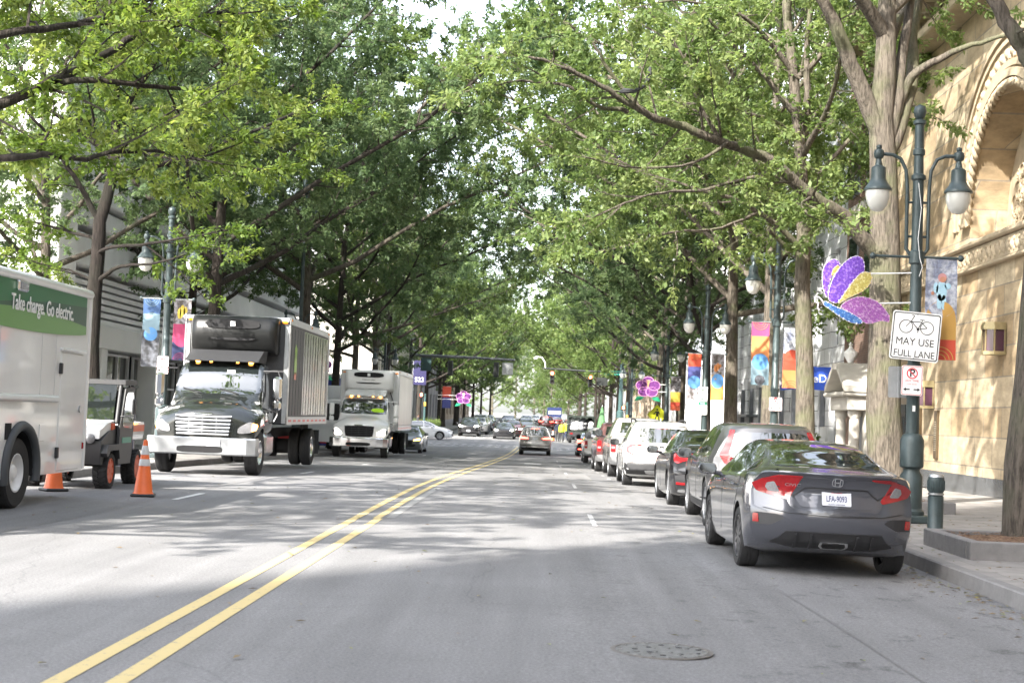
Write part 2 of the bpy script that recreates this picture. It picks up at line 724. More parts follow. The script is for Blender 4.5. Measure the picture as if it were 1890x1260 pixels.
strip(lambda y: CLX(y) - .16, -5, 104, .115, M_yel)
strip(lambda y: CLX(y) + .16, -5, 20.6, .115, M_yel)
strip(lambda y: CLX(y) + .125, 20.6, 104, .105, M_yel)
strip(lambda y: CLX(y) + .30, 20.8, 30, .12, mat('ghost of an old line', (.215, .215, .21), .8, vary=(9, .2)))       # ghost of an older line beside the yellow pair
for y in (22.9, 35, 47, 59, 71):
    strip(-5.7, y, y + 1.9, .11, M_wht)
for y in (21.0, 33, 45, 57, 69):
    strip(.82, y, y + 2.6, .075, M_wht2)
for y0_ in (101.5, 105.2, 124.2, 127.6):                       # zebra edges of the two crossings
    for x in np.arange(-8.6, 4.2, .62):
        strip(float(x), y0_, y0_ + .5, .34, M_wht)
strip(-7.2, 98.8, 99.3, 3.2, M_wht)
strip(1.6, 98.8, 99.3, 5.0, M_wht)
for y in (42, 46, 50.5, 55, 60, 65):
    strip(2.0, y, y + .9, .09, M_wht2)
strip(-.3, 60, 62.2, .7, M_wht2)
strip(-4.5, 66, 68, .8, M_wht2)

# repaired cuts and a sealed joint in the asphalt
M_pat1, M_pat2 = mat('newer asphalt patch', (.125, .125, .13), .85, vary=(45, .35), bump=(70, .4)), mat('sealed joint', (.10, .10, .10), .6, vary=(9, .3))
for x, y0, y1, wd in ((-4.4, 26, 31, 1.1), (1.9, 40, 47, .9), (-1.0, 52, 54, 1.4), (-6.9, 47, 55, .8)):
    strip(x, y0, y1, wd, M_pat1, 'road_patch', .002)
for xf, y0, y1, wd in ((lambda y: -5.95 + .04 * math.sin(y * .7), 8, 70, .025), (lambda y: 2.45 + .12 * math.sin(y * .33) + .03 * math.sin(y * 3.1), 3, 14, .016)):
    strip(xf, y0, y1, wd, M_pat2, 'road_joint', .0025)
# ------------------------------------------------------------------ trees
def bark(name, c1, c2):
    m = bpy.data.materials.new(name)
    m.use_nodes = True
    nt = m.node_tree
    b = nt.nodes['Principled BSDF']
    tc = nt.nodes.new('ShaderNodeTexCoord')
    mp = nt.nodes.new('ShaderNodeMapping')
    mp.inputs['Scale'].default_value = (14, 14, 2.2)
    nt.links.new(tc.outputs['Object'], mp.inputs['Vector'])
    n = nt.nodes.new('ShaderNodeTexNoise')
    n.inputs['Scale'].default_value = 1.6
    n.inputs['Detail'].default_value = 7
    n.inputs['Roughness'].default_value = .7
    nt.links.new(mp.outputs['Vector'], n.inputs['Vector'])
    n2 = nt.nodes.new('ShaderNodeTexNoise')
    n2.inputs['Scale'].default_value = 1.3
    n2.inputs['Detail'].default_value = 4
    nt.links.new(tc.outputs['Object'], n2.inputs['Vector'])
    cr = nt.nodes.new('ShaderNodeValToRGB')
    cr.color_ramp.elements[0].position, cr.color_ramp.elements[0].color = .38, (*[c * .35 for c in c1], 1)
    cr.color_ramp.elements[1].position, cr.color_ramp.elements[1].color = .58, (*c1, 1)
    nt.links.new(n.outputs['Fac'], cr.inputs['Fac'])
    mr = nt.nodes.new('ShaderNodeMapRange')
    mr.inputs['From Min'].default_value, mr.inputs['From Max'].default_value = .48, .62
    nt.links.new(n2.outputs['Fac'], mr.inputs['Value'])
    mx = nt.nodes.new('ShaderNodeMix')
    mx.data_type = 'RGBA'
    mx.inputs['B'].default_value = (*c2, 1)
    mh = nt.nodes.new('ShaderNodeMath')
    mh.operation = 'MULTIPLY'
    mh.inputs[1].default_value = .55
    nt.links.new(mr.outputs['Result'], mh.inputs[0])
    nt.links.new(mh.outputs[0], mx.inputs['Factor'])
    nt.links.new(cr.outputs['Color'], mx.inputs['A'])
    nt.links.new(mx.outputs['Result'], b.inputs['Base Color'])
    b.inputs['Roughness'].default_value = .9
    b.inputs['Specular IOR Level'].default_value = .2
    bp = nt.nodes.new('ShaderNodeBump')
    bp.inputs['Strength'].default_value = 1.0
    bp.inputs['Distance'].default_value = .06
    nt.links.new(n.outputs['Fac'], bp.inputs['Height'])
    nt.links.new(bp.outputs['Normal'], b.inputs['Normal'])
    return m


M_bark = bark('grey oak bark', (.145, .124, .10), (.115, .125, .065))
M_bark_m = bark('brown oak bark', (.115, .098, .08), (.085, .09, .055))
M_bark_shade = bark('shaded oak bark', (.052, .043, .037), (.04, .04, .03))  # shaded copy of the bark: backlit trunks' shade is put into the colour


M_bark_deep_shade = bark('deeply shaded oak bark', (.026, .021, .018), (.02, .02, .015))  # deeper shade in the colour, for the forked trunk that stands against the light


def leafmat(name, dark, mid, light, trans=.46):
    m = bpy.data.materials.new(name)
    m.use_nodes = True
    nt = m.node_tree
    for n in list(nt.nodes):
        nt.nodes.remove(n)
    out = nt.nodes.new('ShaderNodeOutputMaterial')
    at_ = nt.nodes.new('ShaderNodeAttribute')
    at_.attribute_name = 'tint'
    cr = nt.nodes.new('ShaderNodeValToRGB')
    cr.color_ramp.elements[0].color = (*dark, 1)
    cr.color_ramp.elements[1].color = (*light, 1)
    e = cr.color_ramp.elements.new(.5)
    e.color = (*mid, 1)
    nt.links.new(at_.outputs['Fac'], cr.inputs['Fac'])
    d = nt.nodes.new('ShaderNodeBsdfPrincipled')
    d.inputs['Roughness'].default_value = .48
    d.inputs['Specular IOR Level'].default_value = .22
    t = nt.nodes.new('ShaderNodeBsdfTranslucent')
    hs = nt.nodes.new('ShaderNodeHueSaturation')
    hs.inputs['Hue'].default_value = .485
    hs.inputs['Saturation'].default_value = 1.15
    hs.inputs['Value'].default_value = 1.9
    nt.links.new(cr.outputs['Color'], hs.inputs['Color'])
    nt.links.new(hs.outputs['Color'], t.inputs['Color'])
    nt.links.new(cr.outputs['Color'], d.inputs['Base Color'])
    mx = nt.nodes.new('ShaderNodeMixShader')
    mx.inputs['Fac'].default_value = trans
    nt.links.new(d.outputs['BSDF'], mx.inputs[1])
    nt.links.new(t.outputs['BSDF'], mx.inputs[2])
    nt.links.new(mx.outputs['Shader'], out.inputs['Surface'])
    return m


M_leaf_y = leafmat('fresh yellow green leaves', (.045, .080, .018), (.090, .140, .032), (.175, .215, .066))
M_leaf_g = leafmat('mid green leaves', (.055, .088, .030), (.100, .148, .050), (.175, .218, .086))
M_leaf_b = leafmat('deep green leaves', (.048, .080, .038), (.080, .122, .056), (.130, .170, .080))


def leaf_mesh(name, P, D, N, size, tint, m):
    """one folded leaf per row: base P, direction D, normal N"""
    n = len(P)
    S = np.cross(D, N)
    ln = size[:, None]
    wd = ln * .24
    v = np.empty((n, 4, 3), np.float32)
    v[:, 0] = P
    v[:, 1] = P + D * ln * .55 + S * wd + N * wd * .35
    v[:, 2] = P + D * ln
    v[:, 3] = P + D * ln * .55 - S * wd + N * wd * .35
    me = bpy.data.meshes.new(name)
    me.vertices.add(n * 4)
    me.vertices.foreach_set('co', v.reshape(-1))
    me.loops.add(n * 4)
    me.loops.foreach_set('vertex_index', np.arange(n * 4, dtype=np.int32))
    me.polygons.add(n)
    me.polygons.foreach_set('loop_start', np.arange(0, n * 4, 4, dtype=np.int32))
    a = me.attributes.new('tint', 'FLOAT', 'FACE')
    a.data.foreach_set('value', tint.astype(np.float32))
    me.materials.append(m)
    me.update()
    return me


def norm(a):
    return a / np.maximum(np.linalg.norm(a, axis=-1, keepdims=True), 1e-9)


def curve_pts(p, d, length, n, lift, wob, rg):
    pts = [Vector(p)]
    d = Vector(d).normalized()
    for i in range(n):
        d = (d + Vector((rg.uniform(-1, 1), rg.uniform(-1, 1), rg.uniform(-1, 1))) * wob + Vector((0, 0, lift))).normalized()
        pts.append(pts[-1] + d * (length / n))
    return pts


def grow_tree(seed, H=16., r0=.24, fork=4.6, spread=6.2, nlimb=9, limbs=(), sec_gap=.62, twig_gap=.30, nleaf=34, leaf=.17, twig_r=.006,
              trunk_pts=None, mat_leaf=None, mat_bark=None, bare=.0, zmin=3.6, fine=True, lean=(0, 0), auto=True, keep=None, tb=.5, reach=0.):
    """returns (trunk mesh, crown mesh); limbs = hand placed polylines [(points, r_start, r_end)]"""
    rg = random.Random(seed)
    wood = MB()
    if trunk_pts is None:
        trunk_pts = []
        nseg = 12
        ph = rg.uniform(0, 6)
        for i in range(nseg + 1):
            t = i / nseg
            trunk_pts.append(Vector((lean[0] * t * t + .16 * math.sin(ph + 4 * t) * t, lean[1] * t * t + .16 * math.cos(ph * 2 + 3 * t) * t, H * .86 * t)))
        rads = [r0 * (1 - .80 * (i / nseg) ** .9) for i in range(nseg + 1)]
        wood.tube([trunk_pts[0] + Vector((0, 0, -.15)), trunk_pts[0] + Vector((0, 0, .12)), trunk_pts[0] + Vector((0, 0, .45))] + trunk_pts[1:], [r0 * 1.5, r0 * 1.22, r0 * 1.05] + rads[1:], 12)
    else:
        trunk_pts = [Vector(p) for p in trunk_pts]
        k = len(trunk_pts)
        rads = [r0 * (1 - .62 * (i / (k - 1))) for i in range(k)]
        tp = trunk_pts
        wood.tube([tp[0] + Vector((0, 0, -.15)), tp[0] + Vector((0, 0, .12)), tp[0].lerp(tp[1], .25)] + tp[1:], [r0 * 1.55, r0 * 1.25, r0 * 1.04] + rads[1:], 14)
    L, NO = [], set()
    for lb_ in limbs:
        pts, ra, rb = lb_[:3]
        if len(lb_) > 3:
            NO.add(len(L))
        pts = [Vector(p) for p in pts]
        # smooth a hand placed limb
        q = []
        for i in range(len(pts) - 1):
            p0, p1, p2, p3 = pts[max(i - 1, 0)], pts[i], pts[i + 1], pts[min(i + 2, len(pts) - 1)]
            for k in range(4):
                t = k / 4
                q.append(.5 * ((2 * p1) + (p2 - p0) * t + (2 * p0 - 5 * p1 + 4 * p2 - p3) * t * t + (3 * p1 - p0 - 3 * p2 + p3) * t ** 3)
                         + Vector((rg.uniform(-1, 1), rg.uniform(-1, 1), rg.uniform(-1, 1))) * .02)
        q.append(pts[-1])
        L.append((q, ra, rb))
    if auto:
        az = rg.uniform(0, 6.28)
        zt = trunk_pts[-1].z
        for i in range(nlimb):
            t = (i + rg.uniform(0, .6)) / nlimb
            z = fork + (zt - fork) * t ** 1.1
            # point on trunk at height z
            for a_, b_ in zip(trunk_pts[:-1], trunk_pts[1:]):
                if b_.z >= z:
                    break
            s = min(1, max(0, (z - a_.z) / max(b_.z - a_.z, 1e-6)))
            p = a_.lerp(b_, s)
            az += 2.4 + rg.uniform(-.35, .35)
            el = R(22 + 38 * t + rg.uniform(-8, 10))
            ln = spread * (1.08 - .62 * t) * rg.uniform(.85, 1.15) * (1 + reach * max(0., math.cos(az)) * (1.1 - .5 * t))
            el -= R(10) * reach * max(0., math.cos(az))
            d = Vector((math.cos(az) * math.cos(el), math.sin(az) * math.cos(el), math.sin(el)))
            q = curve_pts(p, d, ln, 8, .035 if t < .5 else .0, .16, rg)
            rr = r0 * (.46 - .26 * t)
            L.append((q, rr, .018))
        L.append((curve_pts(trunk_pts[-1], (rg.uniform(-.3, .3), rg.uniform(-.3, .3), 1), H * .16, 5, 0, .12, rg), rads[-1], .015))
    secs, twigs = [], []
    for li, (q, ra, rb) in enumerate(L):
        n = len(q)
        wood.tube(q, [ra + (rb - ra) * (i / (n - 1)) ** .8 for i in range(n)], 8 if ra > .06 else 6)
        if li in NO:
            continue
        ln = sum((q[i + 1] - q[i]).length for i in range(n - 1))
        ns = max(3, int(ln / sec_gap))
        for k in range(ns):
            t = .16 + .84 * (k + rg.random() * .7) / ns
            if t > .985:
                t = .985
            f = t * (n - 1)
            i = int(f)
            p = q[i].lerp(q[i + 1], f - i)
            if bare and rg.random() < bare:
                continue
            d = (q[i + 1] - q[i]).normalized()
            side = Vector((rg.gauss(0, 1), rg.gauss(0, 1), rg.gauss(0, .32)))
            side = (side - d * side.dot(d)).normalized()
            dd = (d * rg.uniform(.35, .9) + side * rg.uniform(.7, 1.1) + Vector((0, 0, .10))).normalized()
            sl = (.35 + .75 * (1 - abs(2 * t - 1.05))) * rg.uniform(1.1, 2.3) * min(1.25, ln / 5.5 + .25)
            s_ = curve_pts(p, dd, sl, 4, -.02, .15, rg)
            if keep is None or keep(s_[-1]):
                secs.append(s_)
                if fine:
                    wood.tube(s_, [min(.03, ra * .4), .02, .015, .01, .006], 4, cap=False)
        secs.append(q[-4:])
    for s_ in secs:
        st_ = rg.gauss(0, 1)
        n = len(s_)
        sl = sum((s_[i + 1] - s_[i]).length for i in range(n - 1))
        nt_ = max(2, int(sl / twig_gap))
        for k in range(nt_ + 1):
            t = min(.99, .15 + .85 * (k + rg.random() * .6) / nt_)
            f = t * (n - 1)
            i = int(f)
            p = s_[i].lerp(s_[i + 1], f - i)
            d = (s_[i + 1] - s_[i]).normalized()
            side = Vector((rg.gauss(0, 1), rg.gauss(0, 1), rg.gauss(0, .28)))
            dd = (d * .6 + side.normalized() * .8 + Vector((0, 0, -.05))).normalized()
            tl = rg.uniform(.35, .85)
            if p.z + dd.z * tl < zmin:
                continue
            twigs.append((p, dd, tl, st_))
            if fine and twig_r:
                e = p + dd * tl
                wood.tube([p, p.lerp(e, .5) + Vector((0, 0, .02)), e], [twig_r, twig_r * .8, twig_r * .5], 3, cap=False)
    nr = np.random.default_rng(seed)
    P0 = np.array([t[0] for t in twigs], np.float32)
    D0 = np.array([t[1] for t in twigs], np.float32)
    T0 = np.array([t[2] for t in twigs], np.float32)
    base_tint = nr.normal(tb, .10, len(twigs)) + .13 * np.array([t[3] for t in twigs])
    dens = np.clip(nr.normal(.72, .25, len(twigs)), .2, 1)
    P0 = np.repeat(P0, nleaf, 0)
    D0 = np.repeat(D0, nleaf, 0)
    T0 = np.repeat(T0, nleaf, 0)
    tint = np.clip(np.repeat(base_tint, nleaf) + nr.normal(0, .16, len(P0)), 0, 1)
    kp = nr.random(len(P0)) < np.repeat(dens, nleaf)
    P0, D0, T0, tint = P0[kp], D0[kp], T0[kp], tint[kp]
    k = len(P0)
    t = nr.random(k).astype(np.float32) ** .55
    P = P0 + D0 * (T0 * (.1 + .95 * t))[:, None] + nr.normal(0, .045 + leaf * .10, (k, 3)).astype(np.float32)
    D = norm(D0 * .55 + nr.normal(0, .6, (k, 3)) + np.array([0, 0, -.22]))
    N = nr.normal(0, .55, (k, 3)) + np.array([0, 0, 1.0])
    N = norm(N - D * (N * D).sum(1, keepdims=True))
    size = (leaf * nr.uniform(.5, 1.35, k)).astype(np.float32)
    crown = leaf_mesh('crown', P.astype(np.float32), D.astype(np.float32), N.astype(np.float32), size, tint, mat_leaf or M_leaf_g)
    return wood, crown


def make_tree(label, loc, group='street trees', rz=0., **k):
    mb = k.pop('mat_bark', M_bark)
    wood, crown = grow_tree(**k)
    t = thing('oak_tree', label, 'tree', loc, rz, group)
    wood.build('trunk', mb, t, smooth=60)
    link('crown', crown, t)
    return t
# ------------------------------------------------------------------ planting: hero trees by measured limbs, the rest copies of a few oaks
def loc_pts(base, pts):
    return [at(*p) - Vector(base) for p in pts]


def base_at(x, y):
    return Vector((x, y, walk_z(x, y)))


b = base_at(-10.6, 20.5)
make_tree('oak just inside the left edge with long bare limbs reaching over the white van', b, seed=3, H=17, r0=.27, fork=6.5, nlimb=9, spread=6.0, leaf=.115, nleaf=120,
          mat_leaf=M_leaf_y, mat_bark=M_bark_shade, tb=.62, keep=lambda p: p.z > 4.4 and p.y > -4.5,
          limbs=[(loc_pts(b, [(-330, 330, 20.5), (-150, 245, 20.5), (0, 193, 20.8), (100, 150, 21.2), (200, 98, 21.8), (262, 60, 22.4), (345, 42, 23), (430, 15, 23.8)]), .105, .03),
                 (loc_pts(b, [(110, 152, 21.2), (190, 150, 21.4), (290, 160, 22), (372, 168, 22.6), (450, 164, 23.2)]), .055, .02),
                 (loc_pts(b, [(-330, 330, 20.5), (-120, 300, 19.6), (0, 293, 19.6), (80, 285, 20), (160, 293, 20.6), (215, 280, 21), (300, 282, 22), (390, 300, 23)]), .07, .02),
                 (loc_pts(b, [(-300, 160, 20.5), (-100, 90, 20.2), (0, 62, 20.4), (110, 50, 21), (230, 20, 21.8), (330, -30, 22.4)]), .09, .03)])
b = base_at(-10.9, 35.5)
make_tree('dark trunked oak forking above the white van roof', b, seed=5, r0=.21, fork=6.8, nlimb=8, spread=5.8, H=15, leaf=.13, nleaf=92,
          mat_leaf=M_leaf_y, mat_bark=M_bark_deep_shade, tb=.5, keep=lambda p: not (.2 < p.x < 3.2 and p.y > -4.5 and p.z < 6.4), trunk_pts=[(0, 0, 0)] + loc_pts(b, [(168, 640, 35.5), (174, 540, 35.5), (181, 470, 35.5), (184, 408, 35.5), (196, 370, 35.6), (208, 320, 35.7), (214, 270, 35.8), (212, 190, 35.9), (220, 90, 36), (225, -20, 36)]),
          limbs=[(loc_pts(b, [(184, 415, 35.5), (152, 350, 35.3), (120, 300, 35), (88, 250, 34.8), (40, 195, 34.5)]), .085, .03),
                 (loc_pts(b, [(178, 525, 35.5), (200, 502, 35.2), (232, 490, 34.8), (280, 488, 34.2), (340, 470, 33.6)]), .07, .02),
                 (loc_pts(b, [(178, 470, 35.5), (205, 455, 35), (260, 452, 34.2), (330, 440, 33.5), (420, 425, 32.8)]), .055, .02),
                 (loc_pts(b, [(212, 292, 35.7), (245, 280, 35.2), (310, 292, 34.6), (380, 305, 34), (460, 330, 33.4)]), .06, .02),
                 (loc_pts(b, [(170, 250, 35.7), (172, 210, 35.5), (160, 150, 35.2)]), .05, .02),
                 (loc_pts(b, [(180, 440, 35.5), (120, 425, 36), (60, 410, 36.3), (0, 405, 36.5)]), .05, .02),
                 (loc_pts(b, [(176, 520, 35.5), (130, 500, 36), (90, 492, 36.4), (50, 488, 36.8)]), .04, .015)])
b = base_at(6.75, 28.4)
make_tree('massive pale oak trunk behind the lamp post with the bicycle sign', b, seed=8, r0=.36, fork=8.8, nlimb=9, spread=5.6, H=17, leaf=.12, nleaf=80, mat_leaf=M_leaf_g, tb=.62, bare=.30,
          keep=lambda p: p.z > 8.6 or p.x < -.9,
          trunk_pts=[(0, 0, 0)] + loc_pts(b, [(1630, 760, 28.4), (1634, 600, 28.4), (1633, 430, 28.4), (1630, 300, 28.4), (1626, 215, 28.4), (1634, 130, 28.4), (1636, 50, 28.4), (1640, -60, 28.4), (1648, -220, 28.4)]),
          limbs=[(loc_pts(b, [(1630, 270, 28.4), (1604, 195, 28.3), (1570, 118, 28.1), (1543, 52, 27.8), (1505, -15, 27.5), (1440, -90, 27)]), .22, .08, 0),
                 (loc_pts(b, [(1632, 290, 28.4), (1652, 200, 28.45), (1664, 110, 28.6), (1676, 40, 28.7), (1690, -60, 28.9)]), .16, .07, 0),
                 (loc_pts(b, [(1632, 300, 28.4), (1664, 215, 28.6), (1684, 140, 28.9), (1686, 60, 29.2), (1706, -40, 29.6)]), .19, .08, 0),
                 (loc_pts(b, [(1650, 215, 28.45), (1672, 160, 28.5), (1700, 128, 28.3), (1745, 104, 28), (1795, 84, 27.7), (1855, 66, 27.4)]), .12, .035, 0),
                 (loc_pts(b, [(1618, 470, 28.4), (1585, 432, 28.2), (1555, 398, 28), (1500, 362, 27.6), (1440, 312, 27.2), (1400, 285, 27), (1330, 262, 26.6), (1262, 234, 26.2), (1200, 214, 25.8), (1150, 184, 25.4), (1090, 148, 25), (1005, 112, 24.4), (930, 100, 24)]), .17, .02),
                 (loc_pts(b, [(1190, 210, 25.8), (1150, 165, 25.6), (1118, 120, 25.4), (1095, 80, 25.2), (1040, 40, 25)]), .05, .015),
                 (loc_pts(b, [(1160, 205, 25.8), (1100, 195, 25.4), (1050, 160, 25), (960, 150, 24.6), (860, 170, 24.2)]), .045, .012),
                 (loc_pts(b, [(1440, 312, 27.2), (1380, 330, 26.6), (1300, 350, 26), (1220, 355, 25.4), (1150, 375, 25), (1080, 410, 24.6)]), .05, .012),
                 (loc_pts(b, [(1340, 265, 26.6), (1280, 300, 26), (1180, 310, 25.4), (1080, 290, 24.8)]), .04, .012),
                 (loc_pts(b, [(1330, 262, 26.6), (1290, 190, 26.4), (1270, 120, 26.4), (1230, 60, 26.2), (1180, 0, 26)]), .05, .012),
                 (loc_pts(b, [(1500, 362, 27.6), (1480, 380, 27), (1500, 400, 26.6), (1530, 410, 26.2)]), .03, .01)])
b = base_at(6.65, 37)
make_tree('slender double stemmed oak beside the purple butterfly', b, seed=12, r0=.25, fork=7.5, nlimb=9, spread=5.4, H=16, leaf=.14, nleaf=70, mat_leaf=M_leaf_g, tb=.6, bare=.12,
          keep=lambda p: p.z > 6 or p.x < -.8,
          trunk_pts=[(0, 0, 0)] + loc_pts(b, [(1486, 720, 37), (1483, 600, 37), (1480, 520, 37), (1484, 440, 37), (1480, 340, 37), (1474, 240, 37), (1464, 140, 37), (1452, 20, 37), (1444, -100, 37)]),
          limbs=[(loc_pts(b, [(1484, 250, 37), (1490, 190, 36.8), (1490, 100, 36.8), (1497, 0, 36.6), (1505, -110, 36.4)]), .12, .04),
                 (loc_pts(b, [(1480, 460, 37), (1440, 420, 36.6), (1400, 392, 36.2), (1340, 362, 35.6), (1250, 352, 34.8), (1160, 372, 34), (1080, 402, 33.4), (1000, 430, 33)]), .085, .015),
                 (loc_pts(b, [(1470, 470, 37), (1440, 445, 36.7), (1420, 425, 36.4)]), .07, .04),
                 (loc_pts(b, [(1464, 135, 37), (1422, 78, 36.6), (1372, 32, 36), (1310, 10, 35.2), (1240, 2, 34.4), (1150, 20, 33.6)]), .08, .015),
                 (loc_pts(b, [(1474, 260, 37), (1440, 230, 36.5), (1370, 205, 35.8), (1290, 190, 35), (1180, 200, 34.2)]), .06, .015),
                 (loc_pts(b, [(1484, 420, 37), (1520, 395, 36.4), (1545, 392, 35.8)]), .03, .012),
                 (loc_pts(b, [(1400, 392, 36.2), (1330, 420, 35.4), (1240, 430, 34.6), (1130, 460, 33.8), (1040, 470, 33.2)]), .05, .012)])
b = base_at(6.05, 18.25)
make_tree('dark leaning oak trunk in the mulch bed at the right edge', b, seed=21, r0=.30, fork=8.4, nlimb=8, spread=5.0, H=15, leaf=.15, nleaf=36, mat_leaf=M_leaf_g, mat_bark=M_bark_m,
          keep=lambda p: p.z > 7.9,
          trunk_pts=[(0, 0, 0)] + loc_pts(b, [(1896, 860, 18.25), (1912, 700, 18.25), (1926, 480, 18.25), (1938, 320, 18.25), (1955, 180, 18.25), (1968, 0, 18.25), (1972, -200, 18.25), (1980, -400, 18.25)]),
          limbs=[(loc_pts(b, [(1945, 250, 18.25), (1905, 120, 18.3), (1872, 66, 18.4), (1840, 8, 18.5), (1800, -70, 18.6)]), .14, .08, 0),
                 (loc_pts(b, [(1895, 105, 18.3), (1880, 62, 18.2), (1900, 50, 18.1)]), .03, .02, 0)])

# prototypes for the two rows
GRP = 'oaks along both pavements'
protoA = dict(seed=31, H=19, r0=.25, fork=5.0, spread=8.6, nlimb=18, leaf=.165, nleaf=62, sec_gap=.54, twig_gap=.30, fine=True, twig_r=0, reach=.75, mat_leaf=M_leaf_g)
protoB = dict(seed=47, H=18, r0=.24, fork=4.6, spread=8.4, nlimb=18, leaf=.165, nleaf=62, sec_gap=.54, twig_gap=.30, fine=True, twig_r=0, reach=.75, mat_leaf=M_leaf_b, lean=(.8, -.3))
protoC = dict(seed=59, H=20, r0=.27, fork=5.2, spread=8.8, nlimb=19, leaf=.17, nleaf=62, sec_gap=.56, twig_gap=.32, fine=True, twig_r=0, reach=.75, mat_leaf=M_leaf_b, lean=(-.5, .5))
far = dict(seed=71, H=19, r0=.24, fork=4.2, spread=8.6, nlimb=18, leaf=.30, nleaf=24, sec_gap=.7, twig_gap=.36, fine=False, twig_r=0, reach=.35, mat_leaf=M_leaf_g, zmin=3.2)
TA = make_tree('pale trunked oak behind the lamp post with pink and orange banners', base_at(6.85, 44.5), GRP, PI + .2, mat_bark=M_bark, **protoA)
TB = make_tree('dark oak rising behind the left lamp post with blue banner', base_at(-11.0, 48), GRP, mat_bark=M_bark_shade, **protoB)
TC = make_tree('tan trunked oak behind the tall green pole', base_at(-10.7, 65), GRP, mat_bark=M_bark_m, **protoC)
make_tree('unseen oak added beside the camera on the left to dapple the near road', base_at(-10.8, 8.5), GRP, seed=83, H=15, r0=.24, fork=6.4, spread=6.6, nlimb=13, leaf=.15, nleaf=64, sec_gap=.58, twig_gap=.36, reach=.8, mat_leaf=M_leaf_y, mat_bark=M_bark_shade, zmin=5.5)  # added out of view so that its canopy throws dapples on the road
TF = make_tree('far oak beyond the cross street on the left, first of its row', base_at(-10.8, 128), GRP, mat_bark=M_bark_shade, **far)
rg = random.Random(5)
WORDS_R = ['slim oak in front of the white tiled wall, nearest to the pedestrian sign', 'oak behind the white and green parking sign', 'dark oak trunk left of the parking sign pole', 'dark oak trunk beside the purple flower light', 'dark oak at the near corner of the cross street on the right']
for (x, y, p, s), lb in zip(((6.8, 53, TA, 1.12), (7.0, 62.5, TB, 1.0), (6.8, 72, TC, .95), (6.9, 82, TB, 1.05), (7.4, 94, TC, .95)), WORDS_R):
    dup(p, base_at(x, y), PI + rg.uniform(-.7, .7), lb, GRP, scale=s)
WORDS_L = ['dark oak whose trunk stands right of the dark truck box', 'dark oak seen above the cab roof of the white box truck', 'dark leaning oak behind the white box truck, next to the second lamp', 'dark oak at the near corner of the cross street on the left', 'oak standing far back between the left pavement and the pale building', 'oak far back against the pale building behind the dark truck']
for (x, y, p, s), lb in zip(((-10.7, 75, TB, 1.05), (-10.9, 84, TA, 1.0), (-10.6, 92, TC, .95), (-10.8, 100.5, TB, .95), (-14.2, 58, TB, 1.0), (-14.5, 42, TC, .82)), WORDS_L):
    dup(p, base_at(x, y), rg.uniform(-.7, .7), lb, GRP, scale=s)
ORD = ['second', 'third', 'fourth', 'fifth', 'sixth', 'seventh', 'eighth', 'ninth', 'tenth', 'eleventh']
for i, y in enumerate((138, 149, 161, 174, 190, 208, 230, 258, 292)):
    dup(TF, base_at(-10.6 + rg.uniform(-.5, .6), y), rg.uniform(-.8, .8), 'far oak beyond the cross street on the left, %s of its row' % ORD[i], GRP, scale=rg.uniform(.9, 1.08), swap={'mid green leaves': M_leaf_b} if i % 2 else None)
for i, y in enumerate((127, 136, 147, 158, 171, 186, 205, 228, 255, 290)):
    dup(TF, base_at(7.2 + rg.uniform(-.5, .6), y), PI + rg.uniform(-.8, .8), 'far oak beyond the cross street on the right, %s of its row' % (['first'] + ORD)[i], GRP, scale=rg.uniform(.9, 1.08))
for x, y, p, lb in ((-10.7, -12, TA, 'oak behind the camera on the left pavement'), (6.9, -9, TC, 'oak behind the camera on the right pavement')):
    dup(p, base_at(x, y), 0 if x < 0 else PI, lb, GRP)
TE = make_tree('distant bushy oak at the very end of the street', base_at(2, 322), 'oaks closing the far end of the street', **dict(far, seed=77, fork=.8, zmin=.2, nlimb=20, spread=7.5))
for i, (x, y) in enumerate(((-6, 330), (0.5, 348), (6, 334), (-2, 372), (9, 366), (-12, 352), (3, 395))):
    dup(TE, base_at(x, y), i * .9, 'distant oak closing the far end of the street, %s in its clump' % (['first'] + ORD)[i], 'oaks closing the far end of the street', scale=1.0 + .1 * (i % 3))
TC.scale = (1.18,) * 3
TB.scale = (1.1,) * 3
# ------------------------------------------------------------------ cars: lofted bodies, wheel arches cut out, panels laid onto the body
def rpoly(poly, it=2, k=.22):
    for _ in range(it):
        q = []
        for i in range(len(poly)):
            a, b_ = poly[i], poly[(i + 1) % len(poly)]
            q.append((a[0] + (b_[0] - a[0]) * k, a[1] + (b_[1] - a[1]) * k))
            q.append((a[0] + (b_[0] - a[0]) * (1 - k), a[1] + (b_[1] - a[1]) * (1 - k)))
        poly = q
    return poly


VIEWS = {'rear': (lambda u, v: (Vector((u, -9, v)), Vector((0, 1, 0)))), 'front': (lambda u, v: (Vector((u, 12, v)), Vector((0, -1, 0)))),
         'left': (lambda u, v: (Vector((-6, u, v)), Vector((1, 0, 0)))), 'right': (lambda u, v: (Vector((6, u, v)), Vector((-1, 0, 0)))),
         'top': (lambda u, v: (Vector((u, v, 6)), Vector((0, 0, -1))))}


def project(bvh, u, v, view, off):
    o, d = VIEWS[view](u, v)
    hit, n, i, dist = bvh.ray_cast(o, d)
    if hit is None:
        hit, n, i, dist = bvh.find_nearest(o + d * 7)
    if n.dot(d) > 0:
        n = -n
    return hit + n * off, n


